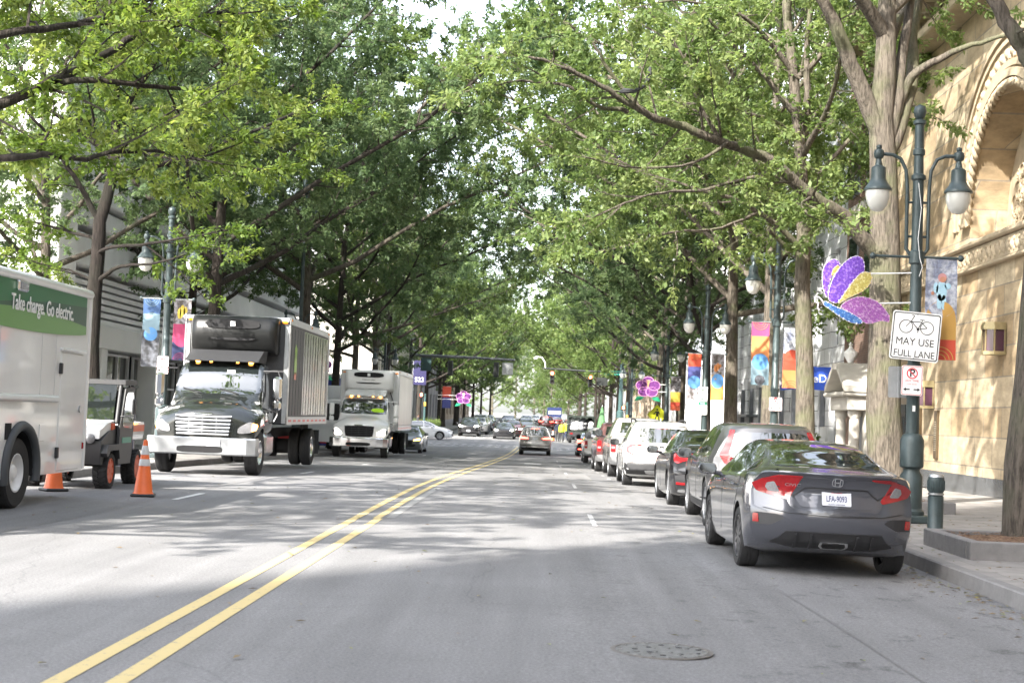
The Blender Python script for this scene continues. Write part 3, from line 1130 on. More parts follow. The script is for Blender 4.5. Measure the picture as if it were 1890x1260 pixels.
def decal(bvh, poly, view, off=.005, maxe=.07, skirt=True):
    bm = bmesh.new()
    vs = [bm.verts.new((p[0], p[1], 0)) for p in poly]
    bm.faces.new(vs)
    bmesh.ops.triangulate(bm, faces=bm.faces[:])
    for _ in range(6):
        es = [e for e in bm.edges if e.calc_length() > maxe]
        if not es:
            break
        bmesh.ops.subdivide_edges(bm, edges=es, cuts=1)
        bmesh.ops.triangulate(bm, faces=[f for f in bm.faces if len(f.verts) > 3])
    bm.verts.ensure_lookup_table()
    bm.verts.index_update()
    co, no = [], []
    for v_ in bm.verts:
        p, n = project(bvh, v_.co.x, v_.co.y, view, off)
        co.append(p)
        no.append(n)
    fs = []
    o, d = VIEWS[view](0, 0)
    for f in bm.faces:
        ids = [v_.index for v_ in f.verts]
        n = (co[ids[1]] - co[ids[0]]).cross(co[ids[2]] - co[ids[0]])
        fs.append(tuple(ids) if n.dot(d) < 0 else tuple(ids[::-1]))
    if skirt:
        k = len(co)
        m = {}
        for e in bm.edges:
            if e.is_boundary:
                a, b_ = e.verts[0].index, e.verts[1].index
                for q in (a, b_):
                    if q not in m:
                        m[q] = len(co)
                        co.append(co[q] - no[q] * (off + .006))
                fs.append((a, b_, m[b_], m[a]))
    bm.free()
    return co, fs


def text_on(bvh, name, s, size, u, v, view, m, parent, off=.006, **k):
    me = text_mesh(s, size, depth=0, **k)
    sg = -1 if view in ('front', 'left') else 1
    for q in me.vertices:
        p, n = project(bvh, u + q.co.x * sg, v + q.co.y, view, off)
        q.co = p
    me.materials.clear()
    me.materials.append(m)
    me.update()
    return link(name, me, parent)


def loft_body(sp):
    """closed body from profiles along t = 0 (tail) .. L (nose)"""
    L, K = sp['L'], 9
    ev = lambda k, t: pchip(*zip(*sp[k]), t)
    ts = np.unique(np.concatenate([np.linspace(0, .5, 9), np.linspace(.5, L - .5, int((L - 1) / .11)), np.linspace(L - .5, L, 9)]))
    zb, top, belt, w_, wr = (ev(k, ts) for k in ('zb', 'top', 'belt', 'w', 'wr'))
    rows_all = []
    for i in range(len(ts)):
        b0, tp, bl, w0, r0 = zb[i], top[i], belt[i], w_[i], wr[i]
        h = bl - b0
        k = min(1., max(0., (tp - bl) / .3))
        p7 = (w0 * .935, bl + .012)
        re = (r0, tp - .055 * k - .006)
        if re[1] < p7[1] + .004:
            re = (re[0], p7[1] + .004)
        lp = lambda f, bul: (p7[0] + (re[0] - p7[0]) * f + bul * k, p7[1] + (re[1] - p7[1]) * f)
        rows_all.append([(w0 * .80, b0), (w0 * .95, b0 + .03), (w0 * .985, b0 + .25 * h), (w0, b0 + .55 * h), (w0 * .995, b0 + .8 * h), (w0 * .965, bl - .02), p7,
                         lp(.33, .018), lp(.66, .018), re, (r0 * .90, max(re[1] + .003, tp - .020 * k)), (r0 * .72, max(re[1] + .006, tp - .006))])
    M = 12
    vs, idx = [], {}
    n = len(ts)
    crown = sp.get('crown', .012)

    def V(i, r, c):
        if (i, r, c) not in idx:
            x, z = rows_all[i][r]
            t = -1 + 2 * c / (K - 1)
            zz = z + (crown * (1 - t * t) if r == M - 1 else 0)
            idx[(i, r, c)] = len(vs)
            vs.append([x * t, ts[i], zz])
        return idx[(i, r, c)]
    fs = []
    for i in range(n - 1):
        for c in range(K - 1):
            fs.append((V(i, 0, c), V(i + 1, 0, c), V(i + 1, 0, c + 1), V(i, 0, c + 1)))
            fs.append((V(i, M - 1, c), V(i, M - 1, c + 1), V(i + 1, M - 1, c + 1), V(i + 1, M - 1, c)))
        for r in range(M - 1):
            fs.append((V(i, r, 0), V(i, r + 1, 0), V(i + 1, r + 1, 0), V(i + 1, r, 0)))
            fs.append((V(i, r, K - 1), V(i + 1, r, K - 1), V(i + 1, r + 1, K - 1), V(i, r + 1, K - 1)))
    for r in range(M - 1):
        for c in range(K - 1):
            fs.append((V(0, r, c), V(0, r, c + 1), V(0, r + 1, c + 1), V(0, r + 1, c)))
            fs.append((V(n - 1, r, c), V(n - 1, r + 1, c), V(n - 1, r + 1, c + 1), V(n - 1, r, c + 1)))
    wm = sp['W'] / 2
    rz_, rd = zip(*sp['rear'])
    fz, fd = zip(*sp['front'])
    fr, ff = sp.get('fall', (.9, .9))
    for p in vs:
        a = max(0., 1 - p[1] / fr) ** 1.5
        if a > 0:
            p[1] += a * (float(np.interp(p[2], rz_, rd)) + sp.get('sweep_r', .2) * abs(p[0] / wm) ** 2.6)
        b_ = max(0., 1 - (L - p[1]) / ff) ** 1.5
        if b_ > 0:
            p[1] -= b_ * (float(np.interp(p[2], fz, fd)) + sp.get('sweep_f', .3) * abs(p[0] / wm) ** 2.4)
    vs = [(p[0], p[1] - L / 2, p[2]) for p in vs]
    return vs, fs


def cut_body(vs, fs, sp, mats, name='body'):
    b = MB()
    b.add(vs, fs)
    o = b.build(name, mats, smooth=0)
    c = MB()
    rad = sp['tr'] + .055
    for y in sp['axles']:
        for s in (-1, 1):
            x0, x1 = sorted((s * (sp['W'] / 2 - .34), s * (sp['W'] / 2 + .3)))
            c.lathe([(rad, x0), (rad, x1)], 28, 0, 'X', (0, y - sp['L'] / 2, sp['tr']))
    co = c.build('cutter', [M_dark], smooth=0)
    md = o.modifiers.new('arches', 'BOOLEAN')
    md.operation, md.object, md.solver = 'DIFFERENCE', co, 'EXACT'
    md.material_mode = 'TRANSFER'
    dg = bpy.context.evaluated_depsgraph_get()
    me = bpy.data.meshes.new_from_object(o.evaluated_get(dg))
    bpy.data.objects.remove(o)
    bpy.data.objects.remove(co)
    me.polygons.foreach_set('use_smooth', [True] * len(me.polygons))
    me.set_sharp_from_angle(angle=R(38))
    me.name = name
    return me


WHEELS = {}


def wheel_meshes(tr, tw, style, rim_mat):
    key = (tr, tw, style, rim_mat.name)
    if key in WHEELS:
        return WHEELS[key]
    rr = tr * (.70 if style != 'truck' else .56)
    h = tw / 2
    t = MB()
    t.lathe([(rr * .97, -h * .7), (rr * 1.04, -h * .95), (tr * .93, -h), (tr * .985, -h * .82), (tr, -h * .6), (tr, -h * .22), (tr * .985, -h * .20), (tr * .985, -h * .14), (tr, -h * .12), (tr, h * .12), (tr * .985, h * .14), (tr * .985, h * .2), (tr, h * .22), (tr, h * .6), (tr * .985, h * .82), (tr * .93, h), (rr * 1.04, h * .95), (rr * .97, h * .7)], 40, 0, 'X', caps=False)
    r = MB()
    r.lathe([(rr * .99, h * .9), (rr * .93, h * .92), (rr * .90, h * .5), (rr * .86, -h * .6), (0, -h * .6)], 36, 0, 'X', caps=False)
    if style == 'truck':
        r.lathe([(rr * .92, h * .9), (rr * .80, h * .55), (rr * .62, h * .1), (rr * .50, h * .1), (rr * .42, h * .55), (rr * .30, h * .75), (0, h * .8)], 30, 0, 'X', caps=False)
        for k in range(10):
            a = 2 * PI * k / 10
            r.lathe([(.022, h * .1), (.022, h * .28), (0, h * .3)], 8, 0, 'X', (0, rr * .56 * math.cos(a), rr * .56 * math.sin(a)))
    else:
        n = {'five': 5, 'ten': 10, 'multi': 14, 'steel': 8}[style]
        for k in range(n):
            a = 2 * PI * k / n
            ww = rr * {'five': .17, 'ten': .085, 'multi': .06, 'steel': .2}[style]
            poly = [(-ww * .8, rr * .12), (ww * .8, rr * .12), (ww * 1.15, rr * .93), (-ww * 1.15, rr * .93)]
            ca, sa = math.cos(a), math.sin(a)
            r.prism(poly, .03, (h * .72, 0, 0), (0, ca, sa), (0, -sa, ca), 0)
        r.lathe([(rr * .22, h * .5), (rr * .22, h * .82), (rr * .12, h * .88), (0, h * .88)], 20, 0, 'X')
        r.lathe([(rr * .55, -h * .4), (rr * .55, -h * .2), (0, -h * .2)], 24, 0 if style == 'steel' else 1, 'X')
    to, ro = t.build('tyre', M_tyre, smooth=30), r.build('wheel', [rim_mat, M_dark], smooth=30)
    WHEELS[key] = (ro.data, to.data)
    bpy.data.objects.remove(to)
    bpy.data.objects.remove(ro)
    return WHEELS[key]


def add_wheel(t, pos, tr, tw, style='five', rim=None, flip=False, steer=0.):
    rm, tm = wheel_meshes(tr, tw, style, rim or M_alloy)
    wo = link('wheel', rm, t)
    wo.location = pos
    wo.rotation_euler = (0, 0, (PI if flip else 0) + steer)
    link('tyre', tm, wo)
    return wo


def build_car(label, cat, loc, sp, pm, parts, rz=0., group=None, name='parked_car', rim='five', rim_m=None, mirror=None, steer=0., mir_m=None):
    """sp = body profiles; parts = [(name, view, polygon, material, options)]"""
    t = thing(name, label, cat, loc, rz, group)
    me = cut_body(*loft_body(sp), sp, [pm, M_dark])
    body = link('body', me, t)
    bm = bmesh.new()
    bm.from_mesh(me)
    bvh = BVHTree.FromBMesh(bm)
    bm.free()
    hl = sp['L'] / 2
    made = {}
    for pn, view, poly, m, op in parts:
        pairs = [(view, poly)]
        if op.get('mir'):
            if view in ('left', 'right'):
                pairs = [('left', poly), ('right', poly)]
            else:
                pairs.append((view, [(-p[0], p[1]) for p in poly]))
        for vw, pl in pairs:
            if vw in ('left', 'right', 'top'):
                pl = [((p[0] - hl), p[1]) for p in pl] if vw != 'top' else [(p[0], p[1] - hl) for p in pl]
            if op.get('round', 1):
                pl = rpoly(pl, op.get('round', 1), op.get('k', .2))
            b = MB()
            b.add(*decal(bvh, pl, vw, op.get('off', .005), op.get('e', .07)))
            par = made.get((op['on'], vw), made.get((op['on'], None), t)) if op.get('on') else t
            o = b.build(pn, m, par, smooth=50)
            made[(pn, vw)] = o
            made.setdefault((pn, None), o)
    for i, y in enumerate(sp['axles']):
        for s in (-1, 1):
            add_wheel(t, (s * (sp['W'] / 2 - sp['tw'] / 2 - .015), y - hl, sp['tr']), sp['tr'], sp['tw'], rim, rim_m, s < 0, steer if i else 0)
    if mirror:
        y, z, x, sx, sz = mirror
        for s in (-1, 1):
            b = MB()
            vs, fs = [], []
            n = 12
            for k, (dy, f) in enumerate(((0., .86), (.02, .97), (.06, 1.0), (.11, .92), (.15, .70), (.175, .35))):
                for q in range(n):
                    a = 2 * PI * q / n
                    ca, sa = math.cos(a), math.sin(a)
                    px_ = math.copysign(abs(ca) ** .65, ca) * sx / 2 * f
                    pz_ = math.copysign(abs(sa) ** .65, sa) * sz / 2 * f
                    vs.append((s * x + px_, y - hl + dy, z + pz_ - dy * .15))
            for k in range(5):
                for q in range(n):
                    q2 = (q + 1) % n
                    fs.append((k * n + q, (k + 1) * n + q, (k + 1) * n + q2, k * n + q2))
            fs += [tuple(range(n)), tuple(5 * n + q for q in range(n))[::-1]]
            b.add(vs, fs)
            b.tube([(s * (x - sx * .35), y - hl + .08, z - sz * .35), (s * (x - sx * .5 - .09), y - hl + .10, z - sz * .45)], .028, 8)
            mo = b.build('wing_mirror', mir_m or pm, t, smooth=50)
            g = MB()
            g.prism(rpoly([(-sx * .42, -sz * .38), (sx * .42, -sz * .38), (sx * .42, sz * .38), (-sx * .42, sz * .38)], 2), .006, (s * x, y - hl - .001, z), mi=0)
            g.build('mirror_glass', M_mirror, mo)
    return t, bvh, body


def sedan_spec(**k):
    s = dict(L=4.63, W=1.82, tr=.33, tw=.215, axles=(.98, 3.68),
             zb=[(0, .36), (.15, .26), (.6, .20), (2, .16), (4, .18), (4.4, .20), (4.63, .24)],
             top=[(0, 1.085), (.06, 1.105), (.25, 1.10), (.50, 1.125), (.80, 1.205), (1.25, 1.335), (1.7, 1.40), (2.2, 1.415), (2.65, 1.385), (3.0, 1.26), (3.45, 1.035), (3.9, .945), (4.3, .84), (4.63, .70)],
             belt=[(0, 1.0), (.5, 1.045), (1.2, 1.00), (2, .965), (3.4, .905), (4, .83), (4.4, .72), (4.63, .62)],
             w=[(0, .86), (.5, .91), (1.5, .90), (3, .90), (3.8, .91), (4.3, .88), (4.63, .80)],
             wr=[(0, .76), (.5, .71), (1.0, .61), (1.6, .575), (2.4, .575), (2.8, .60), (3.4, .72), (4, .74), (4.63, .66)],
             rear=[(.3, .16), (.45, .05), (.58, .0), (.70, .02), (.80, .10), (1.0, .06), (1.08, .0), (1.12, .02)], sweep_r=.34,
             front=[(.2, .10), (.4, .0), (.6, .0), (.75, .06), (.85, .15)], sweep_f=.42, fall=(.85, .9))
    s.update(k)
    return s


def suv_spec(**k):
    s = dict(L=4.6, W=1.86, tr=.36, tw=.235, axles=(.90, 3.58),
             zb=[(0, .42), (.2, .30), (.6, .24), (2, .21), (4, .23), (4.6, .30)],
             top=[(0, 1.60), (.25, 1.645), (.8, 1.675), (1.6, 1.685), (2.3, 1.66), (2.6, 1.61), (3.0, 1.40), (3.4, 1.16), (3.6, 1.10), (4.1, 1.03), (4.45, .93), (4.6, .86)],
             belt=[(0, 1.10), (1, 1.08), (2, 1.03), (3.4, 1.0), (4.1, .95), (4.45, .84), (4.6, .76)],
             w=[(0, .88), (.5, .93), (1.5, .915), (3, .915), (3.7, .93), (4.3, .90), (4.6, .83)],
             wr=[(0, .60), (.6, .64), (1.6, .65), (2.4, .635), (2.9, .66), (3.4, .76), (4.1, .78), (4.6, .70)],
             rear=[(.3, .14), (.45, .0), (.62, .0), (.75, .08), (1.0, .10), (1.12, .14), (1.62, .42)], sweep_r=.26,
             front=[(.25, .08), (.45, 0), (.75, .02), (.9, .10), (1.0, .2)], sweep_f=.40, fall=(.95, .9))
    s.update(k)
    return s


def plate_part(u=0., v=.82, view='rear', m=None):
    return ('number_plate', view, [(u - .155, v - .078), (u + .155, v - .078), (u + .155, v + .078), (u - .155, v + .078)], m or M_plate, dict(round=0, off=.014))


SEAM = mat('panel gap', (.006, .006, .007), .7)


def seam(pts, wd=.008):
    """a thin closed strip along an open polyline"""
    L_, R_ = [], []
    for i, p in enumerate(pts):
        a, b_ = pts[max(i - 1, 0)], pts[min(i + 1, len(pts) - 1)]
        d = Vector((b_[0] - a[0], b_[1] - a[1]))
        d = d.normalized() if d.length else Vector((1, 0))
        L_.append((p[0] - d.y * wd / 2, p[1] + d.x * wd / 2))
        R_.append((p[0] + d.y * wd / 2, p[1] - d.x * wd / 2))
    return L_ + R_[::-1]


# ---- 1. the dark grey sedan in front
P_grey = paint('dark grey metallic paint', (.080, .083, .098), .4, .18)
Lr = M_redlens
sed_side = lambda: [('side_window', 'left', [(1.02, 1.20), (1.42, 1.335), (1.95, 1.375), (2.35, 1.36), (2.42, .99), (1.0, 1.045)], M_glass, dict(mir=1, k=.12)),
                    ('side_window', 'left', [(2.46, .985), (2.40, 1.355), (2.65, 1.325), (2.95, 1.20), (3.32, .97)], M_glass, dict(mir=1, k=.12)),
                    ('quarter_glass', 'left', [(.66, 1.085), (.96, 1.19), (.94, 1.05)], M_glass, dict(mir=1, k=.1)),
                    ('door', 'left', [(1.36, .36), (1.30, .62), (1.12, .82), (1.04, .99), (2.36, .95), (2.40, .30), (1.5, .30)], P_grey, dict(mir=1, off=.003, k=.08)),
                    ('door', 'right', [(2.42, .30), (2.38, .95), (3.36, .90), (3.40, .60), (3.30, .32)], P_grey, dict(mir=1, off=.003, k=.08))]
civic_parts = sed_side() + [
    ('rear_window', 'top', [(-.60, .64), (-.30, .55), (.30, .55), (.60, .64), (.50, 1.42), (-.50, 1.42)], M_glass, dict(k=.12, off=.006)),
    ('windscreen', 'top', [(-.62, 3.30), (0, 3.42), (.62, 3.30), (.52, 2.72), (-.52, 2.72)], M_glass, dict(k=.1)),
    ('boot_lid', 'rear', [(-.62, 1.04), (-.48, .74), (-.40, .665), (.40, .665), (.48, .74), (.60, 1.02), (.58, 1.045), (-.58, 1.045)], P_grey, dict(off=.008, k=.08)),
    ('plate_recess', 'rear', [(-.43, .83), (-.32, .925), (.32, .925), (.43, .83), (.37, .73), (-.37, .73)], P_grey, dict(off=.014, k=.08, on='boot_lid')),
    ('panel_gap', 'rear', seam([(-.60, .935), (-.44, .835), (-.325, .935), (.325, .935), (.44, .835), (.60, .935)], .013), SEAM, dict(round=0, off=.012, on='boot_lid')),
    ('tail_light', 'rear', [(.36, 1.052), (.60, 1.052), (.76, 1.005), (.845, .945), (.80, .865), (.50, .795), (.47, .825), (.53, .90), (.595, 1.02), (.40, 1.035)], Lr, dict(mir=1, off=.012, k=.08)),
    ('clear_lens', 'rear', [(.575, .875), (.635, .985), (.70, .965), (.715, .92), (.68, .875)], M_clearlens, dict(mir=1, off=.018, k=.12, on='tail_light')),
    ('bumper_seam', 'rear', seam([(-.74, .70), (-.50, .66), (0, .645), (.50, .66), (.74, .70)], .008), SEAM, dict(round=0, off=.004)),
    ('diffuser', 'rear', [(-.66, .345), (-.56, .40), (-.50, .475), (.50, .475), (.56, .40), (.66, .345), (.45, .30), (-.45, .30)], M_blackp, dict(off=.008, k=.08)),
    ('exhaust_trim', 'rear', [(-.155, .345), (-.115, .31), (.115, .31), (.155, .345), (.145, .385), (-.145, .385)], M_chrome, dict(off=.022, k=.1)),
    ('exhaust_outlet', 'rear', [(-.125, .345), (-.10, .325), (.10, .325), (.125, .345), (.115, .37), (-.115, .37)], M_dark, dict(off=.027, k=.1, on='exhaust_trim')),
    ('bumper_vent', 'rear', [(.52, .60), (.60, .64), (.82, .645), (.84, .52), (.66, .52)], M_blackp, dict(mir=1, off=.004, k=.1)),
    ('reflector', 'rear', [(.77, .54), (.83, .54), (.83, .63), (.78, .63)], M_redlens, dict(mir=1, off=.012, k=.1, on='bumper_vent')),
    ('fuel_flap', 'left', [(.52, .80), (.66, .80), (.66, .92), (.52, .92)], P_grey, dict(off=.003)),
]
for x in (-.40, -.24, .24, .40):
    civic_parts.append(('diffuser_fin', 'rear', [(x - .012, .31), (x + .012, .31), (x + .012, .455), (x - .012, .455)], M_blackp, dict(off=.03, round=0, on='diffuser')))
X0 = 3.10
civic, cb, _ = build_car('dark grey sedan parked nearest, seen from behind, plate LFA-9093', 'car', (X0, 15.45 + 2.315, road_z(X0, 17.2)), sedan_spec(), P_grey, civic_parts,
                         mirror=(3.02, 1.0, 1.01, .24, .15), rim='ten', group='cars parked along the right kerb', rim_m=mat('dark alloy', (.12, .12, .125), .35, .7))
civic.rotation_euler = (0, R(1.1), R(.3))
M_ink_b = mat('navy plate ink', (.012, .018, .10), .5)
p_, n_ = project(cb, 0, .828, 'rear', .020)
PM = face_M(p_, (0, n_.y, n_.z))
b = MB()
b.prism(rrect(.306, .155, .012), .006, (0, 0, 0), (1, 0, 0), (0, 1, 0), M=PM)
pl = b.build('number_plate', M_plate, civic, smooth=0)
for s_, sz, yy, mm, sq in (('LFA-9093', .090, -.006, M_ink_b, .62), ('FIRST IN FLIGHT', .018, .062, M_redink, .9), ('NORTH CAROLINA', .022, -.064, M_ink_b, .9)):
    text('lettering', s_, sz, PM @ Matrix.Translation((0, yy, .0045)), mm, pl, depth=.001, squash=sq, bold=.0012 if sz > .05 else 0)
lid = [c for c in civic.children if c.name.startswith('boot_lid')][0]
text_on(cb, 'lettering', 'CIVIC', .042, -.45, .955, 'rear', M_chrome, lid, off=.014, squash=1.5)
b = MB()
us = np.linspace(-.60, .60, 21)
vs_ = []
for u in us:
    p = project(cb, u, 1.04, 'rear', 0)[0]
    k = 1 - (abs(u) / .60) ** 4 * .7
    vs_ += [(u, p.y - .004, 1.045), (u, p.y - .028 * k, 1.082), (u, p.y - .022 * k, 1.096), (u, p.y + .05, 1.112), (u, p.y + .17, 1.112), (u, p.y + .2, 1.09)]
b.add(vs_, [(6 * i + q, 6 * i + q + 1, 6 * i + q + 7, 6 * i + q + 6) for i in range(20) for q in range(5)])
b.build('spoiler_lip', P_grey, civic, smooth=40)
bd = MB()
ring = rpoly([(-.052, .048), (-.062, .0), (-.050, -.048), (.050, -.048), (.062, 0), (.052, .048)], 2)
ri = [(p[0] * .82, p[1] * .80) for p in ring]
for k in range(len(ring)):
    j = (k + 1) % len(ring)
    bd.prism([ring[k], ring[j], ri[j], ri[k]], .012, (0, 0, 0))
bd.prism([(-.036, .040), (-.024, .040), (-.018, -.040), (-.030, -.040)][::-1], .014, (0, 0, 0))
bd.prism([(.036, .040), (.024, .040), (.018, -.040), (.030, -.040)], .014, (0, 0, 0))
bd.box((0, 0, 0), (.044, .014, .014))
e = bd.build('badge', M_chrome, lid, smooth=0)
p_, n_ = project(cb, 0, 1.01, 'rear', .014)
e.location = p_
e.rotation_euler = (-math.asin(max(-1, min(1, n_.z))), 0, 0)
for s in (-1, 1):
    for y in (1.32, 2.48):
        hb = MB()
        hb.tube([(s * .905, y - 2.315, .885), (s * .935, y - 2.315 + .05, .89), (s * .935, y - 2.315 + .17, .89), (s * .905, y - 2.315 + .22, .885)], .012, 6)
        d_ = [c for c in civic.children if c.name.startswith('door')]
        hb.build('handle', P_grey, d_[(0 if s < 0 else 1) + (0 if y < 2 else 2)])
GR = 'cars parked along the right kerb'

# ---- generic sets of panels
def suv_parts(pm, tail, glass_v=(1.12, 1.52), door=True, lower=True, rear_top=.50, front=None, plate_v=.88, low_m=None):
    P = [('side_window', 'left', [(.62, 1.17), (.80, 1.46), (1.25, 1.50), (1.28, 1.145)], M_glass, dict(mir=1, k=.12)),
         ('side_window', 'left', [(1.33, 1.14), (1.31, 1.505), (2.12, 1.51), (2.16, 1.10)], M_glass, dict(mir=1, k=.08)),
         ('side_window', 'left', [(2.22, 1.095), (2.18, 1.505), (2.52, 1.48), (2.85, 1.33), (3.22, 1.07)], M_glass, dict(mir=1, k=.12)),
         ('windscreen', 'top', [(-.66, 3.34), (0, 3.44), (.66, 3.34), (.56, 2.66), (-.56, 2.66)], M_glass, dict(k=.1)),
         ('rear_window', 'rear', [(-.66, glass_v[0]), (.66, glass_v[0]), (.54, glass_v[1]), (-.54, glass_v[1])], M_glass, dict(k=.1)),
         ('tailgate', 'rear', [(-.66, .66), (.66, .66), (.66, 1.085), (-.66, 1.085)], pm, dict(off=.004, k=.06)),
         plate_part(0, plate_v)]
    if door:
        P += [('door', 'left', [(1.30, .40), (1.22, .75), (1.24, 1.10), (2.16, 1.06), (2.18, .38)], pm, dict(mir=1, off=.003, k=.06)),
              ('door', 'left', [(2.22, .38), (2.20, 1.06), (3.24, 1.02), (3.26, .60), (3.12, .40)], pm, dict(mir=1, off=.003, k=.06))]
    if lower:
        P += [('bumper', 'rear', [(-.90, .33), (.90, .33), (.90, .62), (-.90, .62)], low_m or M_blackp, dict(off=.012, k=.06)),
              ('sill', 'left', [(1.34, .26), (1.34, .36), (3.14, .36), (3.14, .26)], M_blackp, dict(mir=1, off=.012, round=0))]
    for poly, m, nm in tail:
        P.append((nm, 'rear', poly, m, dict(mir=1, off=.012, k=.1)))
    P += front or front_parts(.86, .70)
    return P


def front_parts(zh, zg, w=.84, on=False, chrome=False):
    hl = M_lamp_on if on else M_clearlens
    return [('headlight', 'front', [(.48, zh - .06), (.80, zh - .03), (w, zh + .07), (.70, zh + .06), (.50, zh + .01)], hl, dict(mir=1, off=.010, k=.1)),
            ('grille', 'front', [(-.46, zg + .10), (.46, zg + .10), (.40, zg - .10), (-.40, zg - .10)], M_dark, dict(off=.006, k=.1)),
            ('lower_intake', 'front', [(-.62, .50), (.62, .50), (.52, .36), (-.52, .36)], M_blackp, dict(off=.006, k=.1)),
            ('bonnet', 'top', [(-.64, 3.50), (.64, 3.50), (.56, 4.28), (-.56, 4.28)], SEAM, dict(off=-.02, k=.05)),
            plate_part(0, .48, 'front')] + ([('grille_bar', 'front', [(-.44, zg + .015), (.44, zg + .015), (.44, zg - .015), (-.44, zg - .015)], M_chrome, dict(off=.012, round=0, on='grille'))] if chrome else [])


# ---- 2. silver grey crossover
P_silv = paint('silver grey paint', (.105, .105, .108), .5, .28)
tail_crv = [([(.53, 1.49), (.60, 1.49), (.70, 1.25), (.78, 1.12), (.70, .98), (.56, .96), (.56, 1.06), (.64, 1.14)], M_redlens, 'tail_light')]
crv_sp = suv_spec()
crv_sp['top'] = [(a, b_ * .955 if b_ > 1.2 else b_) for a, b_ in crv_sp['top']]
crv, crb, _ = build_car('silver grey crossover with tall red tail lamp, just ahead of the dark grey sedan', 'car', (3.45, 21.7 + 2.3, road_z(3.2, 23)), crv_sp, P_silv,
                        suv_parts(P_silv, tail_crv, glass_v=(1.14, 1.465), low_m=M_blackp), mirror=(2.95, 1.08, 1.03, .25, .18), rim='ten', group=GR)

# ---- 3. black saloon with chrome mirror glass
P_black = paint('black paint', (.012, .012, .014), .2, .22)
blk = sedan_spec(L=4.9, axles=(1.05, 3.86), zb=[(0, .34), (.15, .26), (.6, .20), (2, .16), (4.3, .18), (4.7, .20), (4.9, .24)],
                 top=[(0, 1.05), (.1, 1.085), (.5, 1.10), (.9, 1.17), (1.5, 1.37), (2.0, 1.44), (2.5, 1.45), (2.95, 1.40), (3.3, 1.26), (3.7, 1.05), (4.2, .96), (4.6, .85), (4.9, .72)],
                 belt=[(0, .99), (.6, 1.03), (1.5, 1.0), (3.6, .92), (4.3, .84), (4.7, .73), (4.9, .63)], w=[(0, .86), (.5, .92), (3.2, .92), (4, .925), (4.6, .89), (4.9, .8)],
                 wr=[(0, .76), (.6, .70), (1.3, .62), (1.9, .59), (2.7, .59), (3.1, .62), (3.7, .73), (4.9, .66)])
blk_parts = [('side_window', 'left', [(1.15, 1.20), (1.55, 1.35), (2.1, 1.405), (2.55, 1.395), (2.62, 1.0), (1.1, 1.05)], M_glass, dict(mir=1, k=.12)),
             ('side_window', 'left', [(2.67, 1.0), (2.6, 1.395), (2.95, 1.35), (3.2, 1.22), (3.58, .985)], M_glass, dict(mir=1, k=.12)),
             ('door', 'left', [(1.45, .36), (1.2, .85), (1.12, .99), (2.58, .96), (2.62, .30)], P_black, dict(mir=1, off=.003, k=.08)),
             ('door', 'left', [(2.66, .30), (2.62, .95), (3.6, .91), (3.64, .6), (3.5, .32)], P_black, dict(mir=1, off=.003, k=.08)),
             ('rear_window', 'top', [(-.60, .82), (0, .74), (.60, .82), (.52, 1.55), (-.52, 1.55)], M_glass, dict(k=.12, off=.006)),
             ('windscreen', 'top', [(-.62, 3.56), (0, 3.66), (.62, 3.56), (.53, 3.0), (-.53, 3.0)], M_glass, dict(k=.1)),
             ('tail_light', 'rear', [(.30, .90), (.32, 1.0), (.62, 1.02), (.84, 1.0), (.85, .86), (.78, .82), (.62, .89)], M_redlens, dict(mir=1, off=.012, k=.1)),
             ('chrome_strip', 'rear', [(-.62, .90), (.62, .90), (.62, .875), (-.62, .875)], M_chrome, dict(off=.02, round=0)),
             ('bumper', 'rear', [(-.84, .62), (.84, .62), (.78, .32), (-.78, .32)], M_blackp, dict(off=.008, k=.08)),
             ('reflector', 'rear', [(.45, .47), (.80, .48), (.80, .44), (.45, .43)], M_redlens, dict(mir=1, off=.02, round=0, on='bumper')),
             ('exhaust_tip', 'rear', [(.46, .33), (.76, .35), (.76, .30), (.46, .28)], M_chrome, dict(mir=1, off=.02, k=.1)),
             plate_part(0, .80)] + front_parts(.72, .58, .80)
black_sedan, _, _ = build_car('glossy black saloon between the silver crossover and the white SUV', 'car', (3.35, 27.1 + 2.45, road_z(3.2, 29)), blk, P_black, blk_parts, mirror=(3.2, 1.02, 1.04, .24, .16), rim='multi', group=GR)
for s in (-1, 1):
    pass

# ---- 4. white SUV with GMC lettering
P_white = paint('white paint', (.74, .74, .73), .0, .3)
gm_sp = suv_spec()
tail_gm = [([(.46, 1.075), (.74, 1.09), (.86, 1.02), (.865, .88), (.70, .80), (.685, .835), (.80, .905), (.80, .985), (.72, 1.02), (.47, 1.03)], M_redlens, 'tail_light'),
           ([(.57, 1.055), (.70, 1.06), (.70, 1.02), (.57, 1.02)], M_tail_on, 'brake_light')]
gmp = suv_parts(P_white, tail_gm, glass_v=(1.13, 1.50), plate_v=.86) + [
    ('roof_spoiler', 'rear', [(-.60, 1.545), (.60, 1.545), (.585, 1.60), (-.585, 1.60)], P_white, dict(off=.05, k=.1)),
    ('high_brake_light', 'rear', [(-.14, 1.525), (.14, 1.525), (.14, 1.548), (-.14, 1.548)], M_tail_on, dict(off=.06, round=0)),
    ('chrome_strip', 'rear', [(-.24, .965), (.24, .965), (.24, .935), (-.24, .935)], M_alu, dict(off=.02, round=0)),
    ('reflector', 'rear', [(.52, .635), (.80, .65), (.80, .632), (.52, .618)], M_redlens, dict(mir=1, off=.02, round=0)),
    ('skid_plate', 'rear', [(-.42, .44), (.42, .44), (.36, .36), (-.36, .36)], M_steel, dict(off=.02, k=.1))]
